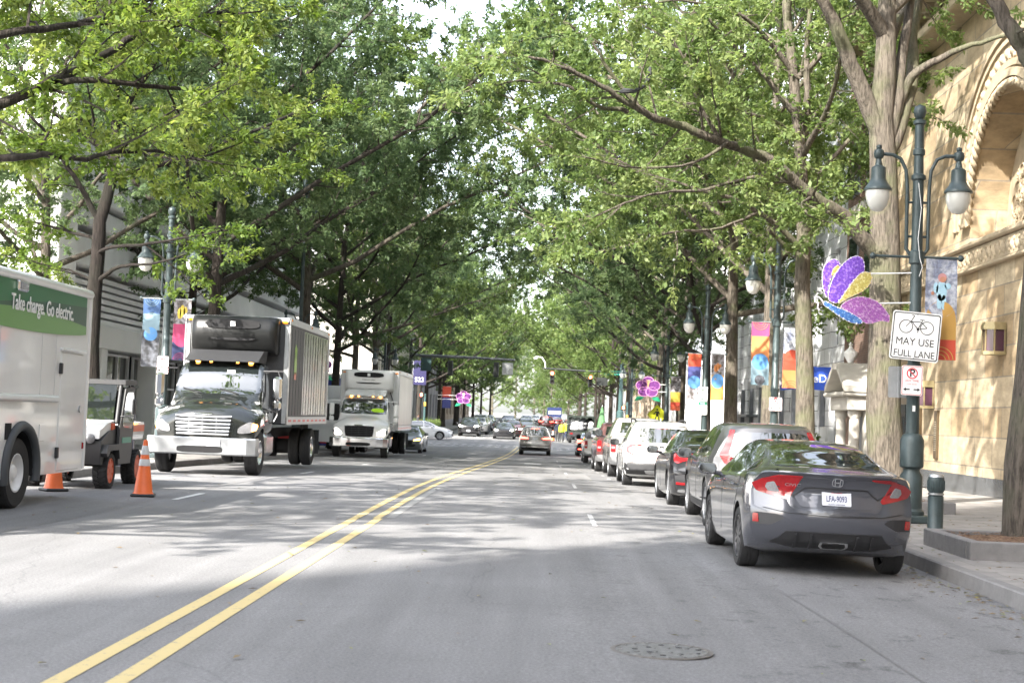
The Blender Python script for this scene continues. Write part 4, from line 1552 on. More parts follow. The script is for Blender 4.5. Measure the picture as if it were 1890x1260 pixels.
gm, gb, _ = build_car('white SUV lettered GMC with lit high brake lamp', 'car', (3.03, 36.7 + 2.3, road_z(3.0, 38)), gm_sp, P_white, gmp, mirror=(2.95, 1.08, 1.03, .25, .18), rim='five', group=GR, mir_m=P_black)
tg = [c for c in gm.children if c.name.startswith('tailgate')][0]
text_on(gb, 'lettering', 'GMC', .10, 0, 1.025, 'rear', M_ink, tg, off=.012, squash=1.5, bold=.003)
for s in (-1, 1):
    rr_ = MB()
    rr_.tube([(s * .62, -1.75, 1.63), (s * .64, -1.6, 1.69), (s * .65, -.8, 1.72), (s * .64, .1, 1.705), (s * .62, .35, 1.63)], .022, 8)
    rr_.build('roof_rail', M_blackp, gm)
fin = MB()
fin.prism([(-.09, 0), (.06, 0), (-.06, .075), (-.085, .075)], .03, (0, -1.55, 1.68), (0, 1, 0), (0, 0, 1))
fin.build('antenna_fin', P_white, gm)

# ---- 5. pickups further up the right kerb
def pickup_spec():
    return dict(L=5.8, W=1.98, tr=.40, tw=.26, axles=(1.15, 4.75),
                zb=[(0, .52), (.3, .42), (2, .36), (5, .38), (5.8, .44)],
                top=[(0, 1.32), (1.6, 1.32), (1.72, 1.33), (1.80, 1.60), (1.95, 1.84), (2.4, 1.90), (3.2, 1.90), (3.6, 1.84), (4.0, 1.56), (4.35, 1.34), (5.0, 1.27), (5.5, 1.22), (5.8, 1.12)],
                belt=[(0, 1.28), (1.7, 1.27), (2, 1.24), (4.3, 1.20), (5.4, 1.16), (5.8, 1.05)], w=[(0, .97), (.4, .99), (5, .99), (5.5, .97), (5.8, .92)],
                wr=[(0, .90), (1.70, .88), (1.85, .70), (2.4, .68), (3.6, .68), (4.0, .74), (4.4, .88), (5.8, .84)],
                rear=[(.4, .02), (.6, 0), (1.3, 0)], sweep_r=.06, front=[(.4, .05), (.7, 0), (1.1, .04)], sweep_f=.2, fall=(.5, .7), crown=.004)


def pickup(label, loc, pm, bed_load=None, rz=0., rear_tail=M_redlens):
    P = [('side_window', 'left', [(2.02, 1.30), (2.05, 1.74), (2.75, 1.80), (2.78, 1.28)], M_glass, dict(mir=1, k=.1)),
         ('side_window', 'left', [(2.84, 1.28), (2.82, 1.80), (3.50, 1.77), (4.02, 1.27)], M_glass, dict(mir=1, k=.1)),
         ('windscreen', 'top', [(-.72, 4.30), (.72, 4.30), (.60, 3.66), (-.60, 3.66)], M_glass, dict(k=.08)),
         ('tailgate', 'rear', [(-.76, .74), (.76, .74), (.76, 1.27), (-.76, 1.27)], pm, dict(off=.006, k=.04)),
         ('tail_light', 'rear', [(.80, .82), (.95, .82), (.95, 1.22), (.80, 1.22)], rear_tail, dict(mir=1, off=.012, k=.1)),
         ('reverse_light', 'rear', [(.82, .93), (.93, .93), (.93, 1.0), (.82, 1.0)], M_clearlens, dict(mir=1, off=.016, on='tail_light', round=0)),
         ('bumper', 'rear', [(-.95, .50), (.95, .50), (.95, .70), (-.95, .70)], M_steel, dict(off=.06, k=.06)),
         ('bed_cover', 'top', [(-.80, .12), (.80, .12), (.80, 1.64), (-.80, 1.64)], M_dark, dict(off=.006, k=.04)),
         ('door', 'left', [(2.0, .5), (2.0, 1.24), (2.8, 1.24), (2.8, .5)], pm, dict(mir=1, off=.003, k=.05)),
         ('door', 'left', [(2.84, .5), (2.84, 1.24), (4.0, 1.22), (3.95, .5)], pm, dict(mir=1, off=.003, k=.05)),
         plate_part(0, .62)] + [p for p in front_parts(1.05, .92, .92) if p[0] != 'bonnet']
    t, bv, bo = build_car(label, 'pickup truck', loc, pickup_spec(), pm, P, rz, GR, 'pickup_truck', 'five', mirror=(3.9, 1.36, 1.18, .26, .26), mir_m=M_blackp)
    g = MB()
    vs = [project(bv, u, v, 'rear', .01)[0] for u, v in ((-.60, 1.40), (.60, 1.40), (.54, 1.74), (-.54, 1.74))]
    g.add(vs, [(0, 1, 2, 3)])
    g.build('rear_window', M_glass, t)
    return t


P_tan = paint('pale silver paint', (.42, .41, .39), .4, .3)
P_red = paint('deep red paint', (.28, .02, .02), .2, .3)
pk = pickup('silver pickup with tall red and white tail lamp directly ahead of the white SUV', (3.1, 44.9 + 2.9, road_z(3, 47)), P_tan)
pk2 = dup(pk, (2.95, 52.2 + 2.9, road_z(3, 55)), 0, 'maroon cabbed pickup between two silver pickups', GR, swap={'pale silver paint': paint('dusty maroon paint', (.085, .035, .033), .3, .3)}, scale=(.98, .93, .97))
pk3 = dup(pk, (3.0, 69.8 + 2.9, road_z(3, 72)), 0, 'pale pickup parked last but one before the cross street', GR, scale=(.95, .9, .92))
P_char = paint('charcoal paint', (.03, .032, .036), .3, .25)
bk2 = dup(black_sedan, (3.05, 87.5 + 2.45, road_z(3, 90)), 0, 'small dark car with lit tail lamp, last before the cross street', GR, swap={'black paint': P_char, 'red lens': M_tail_on})
# a small hatchback beyond the crossing comes with the far traffic

# ---- 6. silver SUV driving away in the middle of the road
P_x3 = paint('warm silver paint', (.36, .345, .335), .45, .3)
tail_x = [([(.40, 1.0), (.62, 1.03), (.86, 1.06), (.87, .96), (.62, .93), (.42, .94)], M_tail_on, 'tail_light')]
xp = suv_parts(P_x3, tail_x, glass_v=(1.15, 1.50), plate_v=.95, lower=False) + [
    ('high_brake_light', 'rear', [(-.20, 1.52), (.20, 1.52), (.20, 1.545), (-.20, 1.545)], M_tail_on, dict(off=.02, round=0)),
    ('bumper', 'rear', [(-.84, .46), (.84, .46), (.70, .34), (-.70, .34)], M_blackp, dict(off=.012, k=.08)),
    ('bumper', 'rear', [(-.86, .62), (-.74, .585), (.74, .585), (.86, .62), (.84, .56), (.70, .545), (-.70, .545), (-.84, .56)], M_blackp, dict(off=.012, k=.05)),
    ('exhaust_tip', 'rear', [(.50, .52), (.76, .53), (.78, .45), (.54, .44)], M_steel, dict(mir=1, off=.02, k=.14))]
x3, _, _ = build_car('silver SUV driving away with brake lamps lit, beside the yellow centre line', 'car', (-.33, 84.3 + 2.35, road_z(0, 86)), suv_spec(), P_x3, xp, name='moving_car', mirror=(2.95, 1.10, 1.05, .25, .19), mir_m=M_blackp, rim='five', group='cars driving in the street')
# ------------------------------------------------------------------ buildings
def blocks(name, c1, c2, mortar, bw, rh, ms=.008, offset=.5, axis='YZ', vary=.25, rough=.85, bias=0.):
    m = bpy.data.materials.new(name)
    m.use_nodes = True
    nt = m.node_tree
    b = nt.nodes['Principled BSDF']
    tc = nt.nodes.new('ShaderNodeTexCoord')
    sp = nt.nodes.new('ShaderNodeSeparateXYZ')
    nt.links.new(tc.outputs['Object'], sp.inputs[0])
    cb_ = nt.nodes.new('ShaderNodeCombineXYZ')
    ad = nt.nodes.new('ShaderNodeMath')
    nt.links.new(sp.outputs['X'], ad.inputs[0])
    nt.links.new(sp.outputs['Y'], ad.inputs[1])
    nt.links.new(ad.outputs[0], cb_.inputs[0])
    nt.links.new(sp.outputs['Z'], cb_.inputs[1])
    br = nt.nodes.new('ShaderNodeTexBrick')
    br.offset = offset
    br.inputs['Scale'].default_value = 1
    br.inputs['Brick Width'].default_value = bw
    br.inputs['Row Height'].default_value = rh
    br.inputs['Mortar Size'].default_value = ms
    br.inputs['Bias'].default_value = bias
    br.inputs['Color1'].default_value = (*c1, 1)
    br.inputs['Color2'].default_value = (*c2, 1)
    br.inputs['Mortar'].default_value = (*mortar, 1)
    nt.links.new(cb_.outputs[0], br.inputs['Vector'])
    n = nt.nodes.new('ShaderNodeTexNoise')
    n.inputs['Scale'].default_value = 1.4
    n.inputs['Detail'].default_value = 8
    n.inputs['Roughness'].default_value = .65
    mp = nt.nodes.new('ShaderNodeMapping')
    mp.inputs['Scale'].default_value = (1, 1, 2.2)
    nt.links.new(tc.outputs['Object'], mp.inputs['Vector'])
    nt.links.new(mp.outputs['Vector'], n.inputs['Vector'])
    mr = nt.nodes.new('ShaderNodeMapRange')
    mr.inputs['From Min'].default_value, mr.inputs['From Max'].default_value = .3, .7
    mr.inputs['To Min'].default_value, mr.inputs['To Max'].default_value = 1 - vary, 1 + vary
    nt.links.new(n.outputs['Fac'], mr.inputs['Value'])
    mx = nt.nodes.new('ShaderNodeMix')
    mx.data_type = 'RGBA'
    mx.blend_type = 'MULTIPLY'
    mx.inputs['Factor'].default_value = 1
    nt.links.new(br.outputs['Color'], mx.inputs['A'])
    nt.links.new(mr.outputs['Result'], mx.inputs['B'])
    nt.links.new(mx.outputs['Result'], b.inputs['Base Color'])
    b.inputs['Roughness'].default_value = rough
    bp = nt.nodes.new('ShaderNodeBump')
    bp.inputs['Strength'].default_value = .4
    bp.inputs['Distance'].default_value = .02
    nt.links.new(br.outputs['Fac'], bp.inputs['Height'])
    bp.invert = True
    nt.links.new(bp.outputs['Normal'], b.inputs['Normal'])
    return m


M_sand = blocks('sandstone blocks', (.41, .335, .23), (.26, .185, .105), (.20, .17, .13), 1.45, .74, .018, vary=.38)
M_sandp = mat('carved sandstone', (.34, .275, .19), .85, vary=(2.2, .22), bump=(9, .8))
M_sandr = mat('relief sandstone', (.34, .275, .19), .9, vary=(3.0, .3), bump=(3.2, 1.0))
M_gran = mat('dark polished granite', (.075, .08, .085), .18, vary=(9, .35))
M_tile = blocks('white cladding panels', (.60, .61, .62), (.56, .57, .58), (.06, .06, .065), 1.6, .62, .014, vary=.06, rough=.45)
M_brick = blocks('brown brick', (.17, .095, .065), (.12, .07, .05), (.17, .15, .13), .24, .08, .008, vary=.25)
M_conc = mat('white precast concrete', (.84, .84, .84), .6, vary=(.6, .07), bump=(30, .05))
M_lime = mat('pale limestone', (.40, .38, .34), .75, vary=(2.5, .14), bump=(18, .15))
M_bronze = mat('bronze door frames', (.12, .085, .05), .35, .6, vary=(4, .2))
M_brass = mat('brass', (.30, .25, .14), .4, .6, vary=(8, .2))
M_mauve = mat('mauve lantern glass', (.05, .02, .035), .1)
M_win = mat('window glass', (.018, .024, .028), .04, spec=.8)
M_win2 = mat('blue window glass', (.05, .075, .09), .05, spec=.9)
M_frame = mat('white window frame', (.55, .56, .58), .4)
M_gframe = mat('grey window frame', (.16, .17, .19), .4, .3)
M_roof = mat('roof felt', (.12, .12, .12), .9)

# ---- the sandstone bank on the right
BZ = walk_z(11, 40)
bank = thing('bank_building', 'tan sandstone bank with tall carved arch and dark granite base', 'building', (WR, 36, BZ))


def ring_seg(b, r0, r1, x0, x1, a0=0., a1=PI, n=28, cz=6.95, cy=0., mi=0):
    """half ring standing in the YZ plane from x0 (street side) to x1"""
    vs, fs = [], []
    for i in range(n + 1):
        a = a0 + (a1 - a0) * i / n
        for r in (r0, r1):
            for x in (x0, x1):
                vs.append((x, cy + r * math.cos(a), cz + r * math.sin(a)))
    for i in range(n):
        o, q = 4 * i, 4 * i + 4
        fs += [(o, o + 2, q + 2, q), (o + 1, q + 1, q + 3, o + 3), (o + 2, o + 3, q + 3, q + 2), (o, q, q + 1, o + 1)]
    fs += [(0, 1, 3, 2), (4 * n, 4 * n + 2, 4 * n + 3, 4 * n + 1)]
    b.add(vs, fs, mi)


RA, CZ, AY = 3.05, 6.95, -.8
wl = MB()
Y0, Y1, TOP = -14.0, 10.4, 12.6
wl.box((4.5, (Y0 + Y1) / 2, 3.2), (9, Y1 - Y0, 6.4))                       # lower storey mass
wl.box((.6, (Y0 + AY - RA - 1.4) / 2, 6.4 + 3.1), (1.2, AY - RA - 1.4 - Y0, 6.2))      # piers either side of the arch
wl.box((.6, (Y1 + AY + RA + 1.4) / 2, 6.4 + 3.1), (1.2, Y1 - AY - RA - 1.4, 6.2))
n = 30
vs, fs = [], []
hw = RA + 1.4
for i in range(n + 1):                                               # spandrel between arch and cornice
    a = PI * i / n
    ry, rz = hw * math.cos(a), 0
    iy, iz = RA * math.cos(a), CZ + RA * math.sin(a)
    k = abs(math.cos(a))
    oy = AY + hw * max(-1, min(1, math.cos(a) * 1.42))
    oz = TOP if abs(math.cos(a) * 1.42) <= 1 else CZ + (TOP - CZ) * (math.sin(a) / math.sin(math.acos(1 / 1.42)))
    for x in (0., 1.2):
        vs += [(x, AY + iy, iz), (x, oy, oz)]
for i in range(n):
    o, q = 4 * i, 4 * i + 4
    fs += [(o, o + 1, q + 1, q), (o + 2, q + 2, q + 3, o + 3), (o, q, q + 2, o + 2)]
wl.add(vs, fs)
for s in (-1, 1):
    wl.box((.6, AY + s * (RA + .7), (6.4 + CZ) / 2), (1.2, 1.4, CZ - 6.4))
wl.box((5.1, (Y0 + Y1) / 2, 9.5), (7.8, Y1 - Y0, 6.2))
wl.build('wall', M_sand, bank, smooth=0)
g = MB()
g.box((-.03, (Y0 + Y1) / 2, .25), (.06, Y1 - Y0 - .01, .5), bev=.012)
g.build('granite_base', M_gran, bank)
fz = MB()
fz.box((-.06, (Y0 + Y1) / 2, 6.06), (.12, Y1 - Y0, .50), bev=.02)
fz.box((-.11, (Y0 + Y1) / 2, 6.40), (.22, Y1 - Y0, .16), bev=.05)
fz.box((-.09, (Y0 + Y1) / 2, 5.76), (.18, Y1 - Y0, .09), bev=.03)
rg = random.Random(2)
for k in range(int((Y1 - Y0) / .36)):
    y = Y0 + .2 + k * .36
    fz.lathe([(.0, -.17), (.12, -.14), (.15, -.11)], 10, 0, 'X', (0, y, 6.06))
    fz.lathe([(.0, -.16), (.05, -.14), (.06, -.11)], 8, 0, 'X', (0, y + .18, 6.18))
    fz.lathe([(.0, -.16), (.05, -.14), (.06, -.11)], 8, 0, 'X', (0, y + .18, 5.94))
fz.build('carved_frieze', M_sandp, bank, smooth=40)
ar = MB()
for r0, r1, x0 in ((4.30, 4.45, -.10), (4.10, 4.22, -.06), (3.46, 3.62, -.10), (3.20, 3.40, -.16)):
    ring_seg(ar, r0, r1, x0, .01, cy=AY, cz=CZ)
for k in range(30):                                                   # carved leaves between the archivolts
    a = PI * (k + .5) / 30
    c = Vector((0, AY + 3.86 * math.cos(a), CZ + 3.86 * math.sin(a)))
    ar.lathe([(0, -.09), (.10, -.06), (.15, .01)], 8, 0, 'X', c)
    c2 = Vector((0, AY + 3.72 * math.cos(a + .05), CZ + 3.72 * math.sin(a + .05)))
    ar.lathe([(0, -.07), (.06, -.05), (.08, .01)], 7, 0, 'X', c2)
ar.build('archivolt', M_sandp, bank, smooth=40)
rope = MB()
for s_ in (0,):
    m_ = 150
    for strand in range(2):
        pts = []
        for i in range(m_ + 1):
            a = PI * i / m_
            ph = i * .85 + strand * PI
            r = 3.06 + .055 * math.cos(ph)
            pts.append((-.08 + .055 * math.sin(ph), AY + r * math.cos(a), CZ + r * math.sin(a)))
        rope.tube(pts, .07, 6)
rope.build('rope_moulding', M_sandp, bank, smooth=60)
rl = MB()
rl.box((1.05, AY, 8.2), (.2, 2 * RA - .02, 3.55))
for k in range(95):                                                  # scroll work on the tympanum
    a, rr_ = rg.uniform(.05, PI - .05), RA * math.sqrt(rg.random()) * .9
    cy, cz = AY + rr_ * math.cos(a), 6.55 + rr_ * math.sin(a)
    n_ = 14
    r_ = rg.uniform(.12, .38)
    sg = rg.choice((-1, 1))
    ph = rg.uniform(0, 6)
    rl.tube([(.93, cy + r_ * (1 - .8 * i / n_) * math.cos(ph + sg * i * .55), cz + r_ * (1 - .8 * i / n_) * math.sin(ph + sg * i * .55)) for i in range(n_)], .035, 5)
rl.build('tympanum_relief', M_sandr, bank, smooth=60)
co = MB()
co.box((-.25, (Y0 + Y1) / 2 + .3, TOP + .15), (1.0, Y1 - Y0 + .6, .30), bev=.05)
co.box((-.70, (Y0 + Y1) / 2 + .5, TOP + 1.16), (1.9, Y1 - Y0 + 1.0, .34), bev=.06)
co.box((-.80, (Y0 + Y1) / 2 + .55, TOP + 1.42), (2.2, Y1 - Y0 + 1.1, .18), bev=.05)
co.box((-.10, (Y0 + Y1) / 2, TOP + .65), (.7, Y1 - Y0, .7))
for k in range(int((Y1 - Y0) / 1.05)):
    y = Y0 + .6 + k * 1.05
    co.box((-.80, y, TOP + .80), (1.0, .42, .34), bev=.08)
    co.lathe([(0, -.34), (.12, -.30), (.17, -.2)], 10, 0, 'X', (-.30, y + .52, TOP + .72))
for k in range(int((Y1 - Y0) / .3)):
    co.box((-.48, Y0 + .1 + k * .3, TOP + .38), (.22, .16, .16))
co.build('cornice', M_sandp, bank, smooth=40)
dr = MB()
dr.box((-.10, 8.1, 1.55), (.2, 3.0, 3.1), bev=.03)
dr.build('door_surround', M_bronze, bank)
for k in range(3):
    d_ = MB()
    d_.box((-.22, 7.1 + k * .95, 1.25), (.03, .80, 2.2), bev=.01)
    do = d_.build('door', M_win, bank)
    h_ = MB()
    h_.tube([(-.24, 7.45 + k * .95, .95), (-.29, 7.45 + k * .95, 1.0), (-.29, 7.45 + k * .95, 1.35), (-.24, 7.45 + k * .95, 1.4)], .015, 6)
    h_.build('handle', M_brass, do)


def lantern(label, y, z, s=1.):
    t = thing('wall_lantern', label, 'wall lantern', (WR, y, z), 0)
    b = MB()
    fr = [(-.28 * s, -.20 * s), (-.42 * s, -.10 * s), (-.42 * s, .10 * s), (-.28 * s, .20 * s)]
    pan = MB()
    for z0, z1, g_ in ((-.38, -.30, .03), (.22, .34, .03), (.34, .40, .0)):
        b.prism([(-.02, -.26 * s - g_), (-.30 * s, -.26 * s - g_), (-.48 * s - g_, -.12 * s), (-.48 * s - g_, .12 * s), (-.30 * s, .26 * s + g_), (-.02, .26 * s + g_)], (z1 - z0) * s, (0, 0, (z0 + z1) / 2 * s), (1, 0, 0), (0, 1, 0))
    for p in ((-.04, -.25), (-.29, -.25), (-.46, -.115), (-.46, .115), (-.29, .25), (-.04, .25)):
        b.box((p[0] * s, p[1] * s, -.04 * s), (.035 * s, .035 * s, .54 * s))
    b.build('lantern_frame', M_brass, t)
    pan.prism([(-.02, -.235 * s), (-.28 * s, -.235 * s), (-.445 * s, -.11 * s), (-.445 * s, .11 * s), (-.28 * s, .235 * s), (-.02, .235 * s)], .52 * s, (0, 0, -.04 * s), (1, 0, 0), (0, 1, 0))
    pan.build('lantern_glass', M_mauve, t)
    return t


lantern('brass lantern with dark panes high on the sandstone wall', 35.3, BZ + 3.85)
lantern('brass lantern beside the bank doors, partly behind the no parking sign', 41.6, BZ + 2.60)
pq = thing('wall_plaque', 'narrow dark bronze plaque on the sandstone by the doors', 'plaque', (WR, 40.95, BZ + 1.5))
b = MB()
b.box((-.035, 0, 0), (.07, .34, 1.35), bev=.02)
for k in range(14):
    b.box((-.075, .0, .35 - k * .06), (.008, rg.uniform(.12, .22), .022), 1)
b.build('plate', [M_bronze, mat('pale bronze letters', (.5, .45, .35), .4, .5)], pq)

# ---- brown brick front with a pedimented stone portal
pb = thing('brick_building', 'brown brick building between the bank and the white tiled building', 'building', (WR + .15, 50.6, BZ - .3))
b = MB()
b.box((4, 0, 8), (8, 8.0, 16))
b.build('wall', M_brick, pb, smooth=0)
b = MB()
for z in (6.2, 9.6, 13.0):
    b.box((-.10, 0, z), (.3, 8.0, .5), bev=.04)
b.box((-.2, 0, 16.2), (.8, 8.2, .6), bev=.1)
b.build('stone_course', M_lime, pb)
for z in (4.9, 7.9, 11.3):
    for y in (-2.6, 0, 2.6):
        if z < 5:
            continue
        b = MB()
        b.box((-.02, y, z), (.08, 1.5, 2.0), bev=.02)
        wo = b.build('window', M_gframe, pb)
        b = MB()
        b.box((-.07, y, z), (.02, 1.3, 1.8))
        b.build('pane', M_win, wo)
po = thing('stone_portal', 'pale stone doorway with raking pediment and white urn', 'doorway', (WR + .1, 50.2, BZ - .3))
po.scale = (.9, .86, .92)
b = MB()
for s in (-1, 1):
    b = MB()
    b.lathe([(.26, 0), (.26, .25), (.20, .32), (.185, 2.35), (.17, 2.4), (.25, 2.55), (.25, 2.7)], 20, 0, 'Z', (-.75, s * 1.25, 0))
    b.build('column', M_lime, po, smooth=40)
    b = MB()
    b.box((-.2, s * 1.25, 1.35), (.4, .55, 2.7), bev=.02)
    b.build('pilaster', M_lime, po)
b = MB()
b.box((-.55, 0, 2.95), (1.1, 3.4, .5), bev=.03)
b.box((-.65, 0, 3.28), (1.4, 3.8, .16), bev=.05)
b.build('entablature', M_lime, po)
b = MB()
for s in (-1, 1):
    b.prism([(s * 1.95, 3.36), (s * 1.95, 3.56), (s * .35, 4.45), (s * .35, 4.22)], 1.3, (-.65, 0, 0), (0, 1, 0), (0, 0, 1))
b.prism([(-1.6, 3.36), (1.6, 3.36), (0, 4.2)], .5, (-.3, 0, 0), (0, 1, 0), (0, 0, 1))
b.build('pediment', M_lime, po)
b = MB()
b.lathe([(.17, 4.15), (.17, 4.35), (.10, 4.42), (.10, 4.48), (.26, 4.75), (.26, 4.85), (.10, 5.0), (.05, 5.08), (.09, 5.15), (0, 5.25)], 18, 0, 'Z', (-.7, 0, 0))
b.build('urn', M_white, po, smooth=40)
b = MB()
b.box((-.05, 0, 1.25), (.1, 1.9, 2.5), bev=.01)
b.build('door', M_gframe, po)

# ---- white tiled building with tall slot windows
WZ = walk_z(11, 70) - .4
wt = thing('tiled_building', 'white tile clad office building with tall slot windows behind the banners', 'building', (WR + .3, 71.2, WZ))
b = MB()
YH = 16.6
b.box((5.3, 0, 11), (10, 2 * YH - .3, 22), 0)
ys = []
y = -YH
bay = 3.32
k = 0
while y < YH - .1:
    b.box((.15, y + .95, 11), (.3, 1.9, 22))
    b.box((.20, y + 2.61, .5), (.2, 1.42, 1.0))
    for z in (5.2, 9.9, 14.2, 18.4):
        b.box((.18, y + 2.61, z), (.24, 1.42, .9))
    ys.append(y + 2.61)
    y += bay
b.box((.1, 0, 22.3), (.8, 2 * YH, .6), bev=.05)
b.build('wall', M_tile, wt, smooth=0)
for y in ys:
    for z0, z1 in ((1.0, 4.75), (5.65, 9.45), (10.35, 13.75), (14.65, 17.95), (18.85, 21.9)):
        m_ = MB()
        m_.box((.26, y, (z0 + z1) / 2), (.05, 1.42, z1 - z0))
        wo = m_.build('window', M_win2 if z0 > 5 else M_win, wt)
        m_ = MB()
        m_.box((.20, y - .0, (z0 + z1) / 2), (.06, .06, z1 - z0))
        m_.box((.20, y - .68, (z0 + z1) / 2), (.06, .06, z1 - z0))
        m_.box((.20, y + .68, (z0 + z1) / 2), (.06, .06, z1 - z0))
        m_.box((.205, y, (z0 * .45 + z1 * .55)), (.05, 1.42, .07))
        m_.build('mullion', M_frame, wo)
for k, y in enumerate(ys[:-1]):
    m_ = MB()
    m_.box((-.10, y + 1.66, 3.4), (.2, .22, 1.9), bev=.03)
    m_.build('wall_light', M_gframe, wt)
b = MB()
b.box((-.05, 10.8, 2.9), (.9, 8.4, .14))
b.build('canopy', M_gframe, wt)
aw = thing('blue_awning', 'bright blue shop awning lettered eyeD between trunk and stone portal', 'awning', (10.0, 53.4, WZ + 3.3 + .9))
b = MB()
b.prism([(-.95, -.42), (1.1, -.42), (1.1, .42), (-.55, .42)], .06, (0, 0, 0), (1, 0, 0), (0, 0, 1))
b.prism([(0, -.42), (2.6, -.42), (2.6, .42), (0, .42)], .05, (-.85, .03, 0), (0, 1, 0), (.18, 0, 1))
b.build('awning', mat('blue awning cloth', (.02, .07, .42), .7, vary=(3, .1)), aw)
text('lettering', 'eyeD', .42, face_M((-.15, -.04, -.02), (0, -1, 0)), M_sign, aw, depth=.004)

# ---- white building with deep horizontal bands on the left
lb = thing('banded_building', 'white precast building with stacked horizontal bands behind the left trees', 'building', (WL, 74, walk_z(-17, 60) - .3))
b = MB()
LH = 27.5
b.box((-10.6, .3, 8.6), (20, 2 * LH - 1, 17.2))
b.box((-.2, .3, 13.95), (1.4, 2 * LH - .7, 7.1), bev=.06)
for z0, z1, px_ in ((9.25, 10.35, .38), (8.35, 9.05, .26), (6.9, 8.05, .14), (4.0, 4.9, .30)):
    b.box((-.2 + px_ / 2, .3, (z0 + z1) / 2), (1.0 + px_, 2 * LH - .8, z1 - z0), bev=.04)
b.box((.2, -LH + .9, 8.8), (2.2, 1.8, 17.6), bev=.03)
for y in np.arange(-LH + 8, LH, 7.6):
    b.box((.1, float(y), 2.2), (.9, .7, 4.4), bev=.03)
b.build('wall', M_conc, lb)
m_ = MB()
for k in range(7):
    m_.box((-.05, 0, 5.05 + k * .26), (.5, 2 * LH - 4, .17))
m_.build('louvre', M_conc, lb)
for y in np.arange(-LH + 3.2, LH - 2, 3.8):
    m_ = MB()
    m_.box((-.25, float(y) + 1.2, 2.1), (.06, 3.1, 3.7))
    wo = m_.build('shop_window', M_win, lb)
    m_ = MB()
    for q in (-1.5, 0, 1.5):
        m_.box((-.17, float(y) + 1.2 + q, 2.1), (.1, .09, 3.7))
    for z in (.4, 2.7, 3.9):
        m_.box((-.175, float(y) + 1.2, z), (.09, 3.1, .09))
    m_.build('mullion', M_frame, wo)
for i, z in enumerate((12.3, 15.4)):
    for y in np.arange(-LH + 5, LH - 3, 5.0):
        m_ = MB()
        m_.box((.52, float(y), z), (.06, 3.0, 1.5))
        m_.build('window', M_win2, lb)


# ---- plain city blocks further off and behind the camera
def city_block(name, label, x, y0, y1, side, h, wallm, depth=16, bay=3.2, fl=3.6, glass=None, z0=None, ww=.62, wh=.62):
    zb = (min(walk_z(x, y0), walk_z(x, y1)) - .3) if z0 is None else z0
    t = thing(name, label, 'building', (x, (y0 + y1) / 2, zb))
    L_ = y1 - y0
    b = MB()
    sgn = side                       # +1: facade looks to -x (building on the right)
    b.box((sgn * (depth / 2 + .25), 0, h / 2), (depth, L_ - .2, h))
    nb = max(1, int(L_ / bay))
    nf = max(1, int((h - 1) / fl))
    bw = L_ / nb
    for i in range(nb + 1):
        b.box((sgn * .15, -L_ / 2 + i * bw, h / 2), (.3, bw * (1 - ww), h))
    for f in range(nf + 1):
        z_ = f * fl
        b.box((sgn * .18, 0, z_ + .25 + (fl * (1 - wh) / 2 if f else 0)), (.24, L_, fl * (1 - wh)))
    b.box((sgn * .05, 0, h - .2), (.9, L_ + .2, .7), bev=.06)
    b.build('wall', wallm, t, smooth=0)
    for i in range(nb):
        for f in range(nf):
            m_ = MB()
            m_.box((sgn * .22, -L_ / 2 + (i + .5) * bw, f * fl + fl * .62), (.05, bw * ww + .05, fl * wh + .4))
            m_.build('window', glass or M_win, t)
    return t


M_buff = mat('buff brick', (.36, .29, .22), .85, vary=(1.2, .15))
M_grst = mat('grey stone', (.33, .33, .34), .8, vary=(.8, .15))
M_crm = mat('cream render', (.55, .52, .46), .7, vary=(.8, .1))
city_block('corner_building', 'cream corner building just beyond the cross street on the left', -14.5, 126, 158, -1, 15, M_crm, bay=4)
city_block('office_building', 'grey stone office block far down the left side', -15.0, 162, 215, -1, 24, M_grst, bay=5, fl=4)
city_block('office_building', 'buff brick block farthest down the left side', -15.0, 220, 300, -1, 20, M_buff, bay=8, fl=5)
city_block('corner_building', 'white corner building just beyond the cross street on the right', 12.5, 126, 160, 1, 18, M_conc, bay=4)
city_block('office_building', 'buff brick block far down the right side', 12.5, 164, 220, 1, 22, M_buff, bay=5, fl=4)
city_block('office_building', 'grey stone block farthest down the right side', 12.5, 225, 300, 1, 26, M_grst, bay=8, fl=5)
city_block('office_tower', 'tall office tower standing back from the right pavement behind the oaks', 22, 60, 92, 1, 46, M_conc, bay=4, fl=4, glass=M_win2, depth=20)
# buildings round the photographer: their shade lies on the near road and cars
city_block('office_tower', 'tall grey tower standing back behind the camera on the left', -14.0, -96, -44, -1, 74, M_grst, bay=7, fl=7, depth=26, z0=-.3)
city_block('office_building', 'buff stone block on the right beside the camera', 12.0, -50, 20, 1, 22, M_buff, bay=7, fl=5, z0=-.3)
# ------------------------------------------------------------------ trucks, van, utility vehicle
M_tank = mat('polished aluminium', (.70, .70, .71), .18, .9, vary=(4, .1))
M_grl = mat('bright grille bars', (.62, .63, .64), .22, .8)


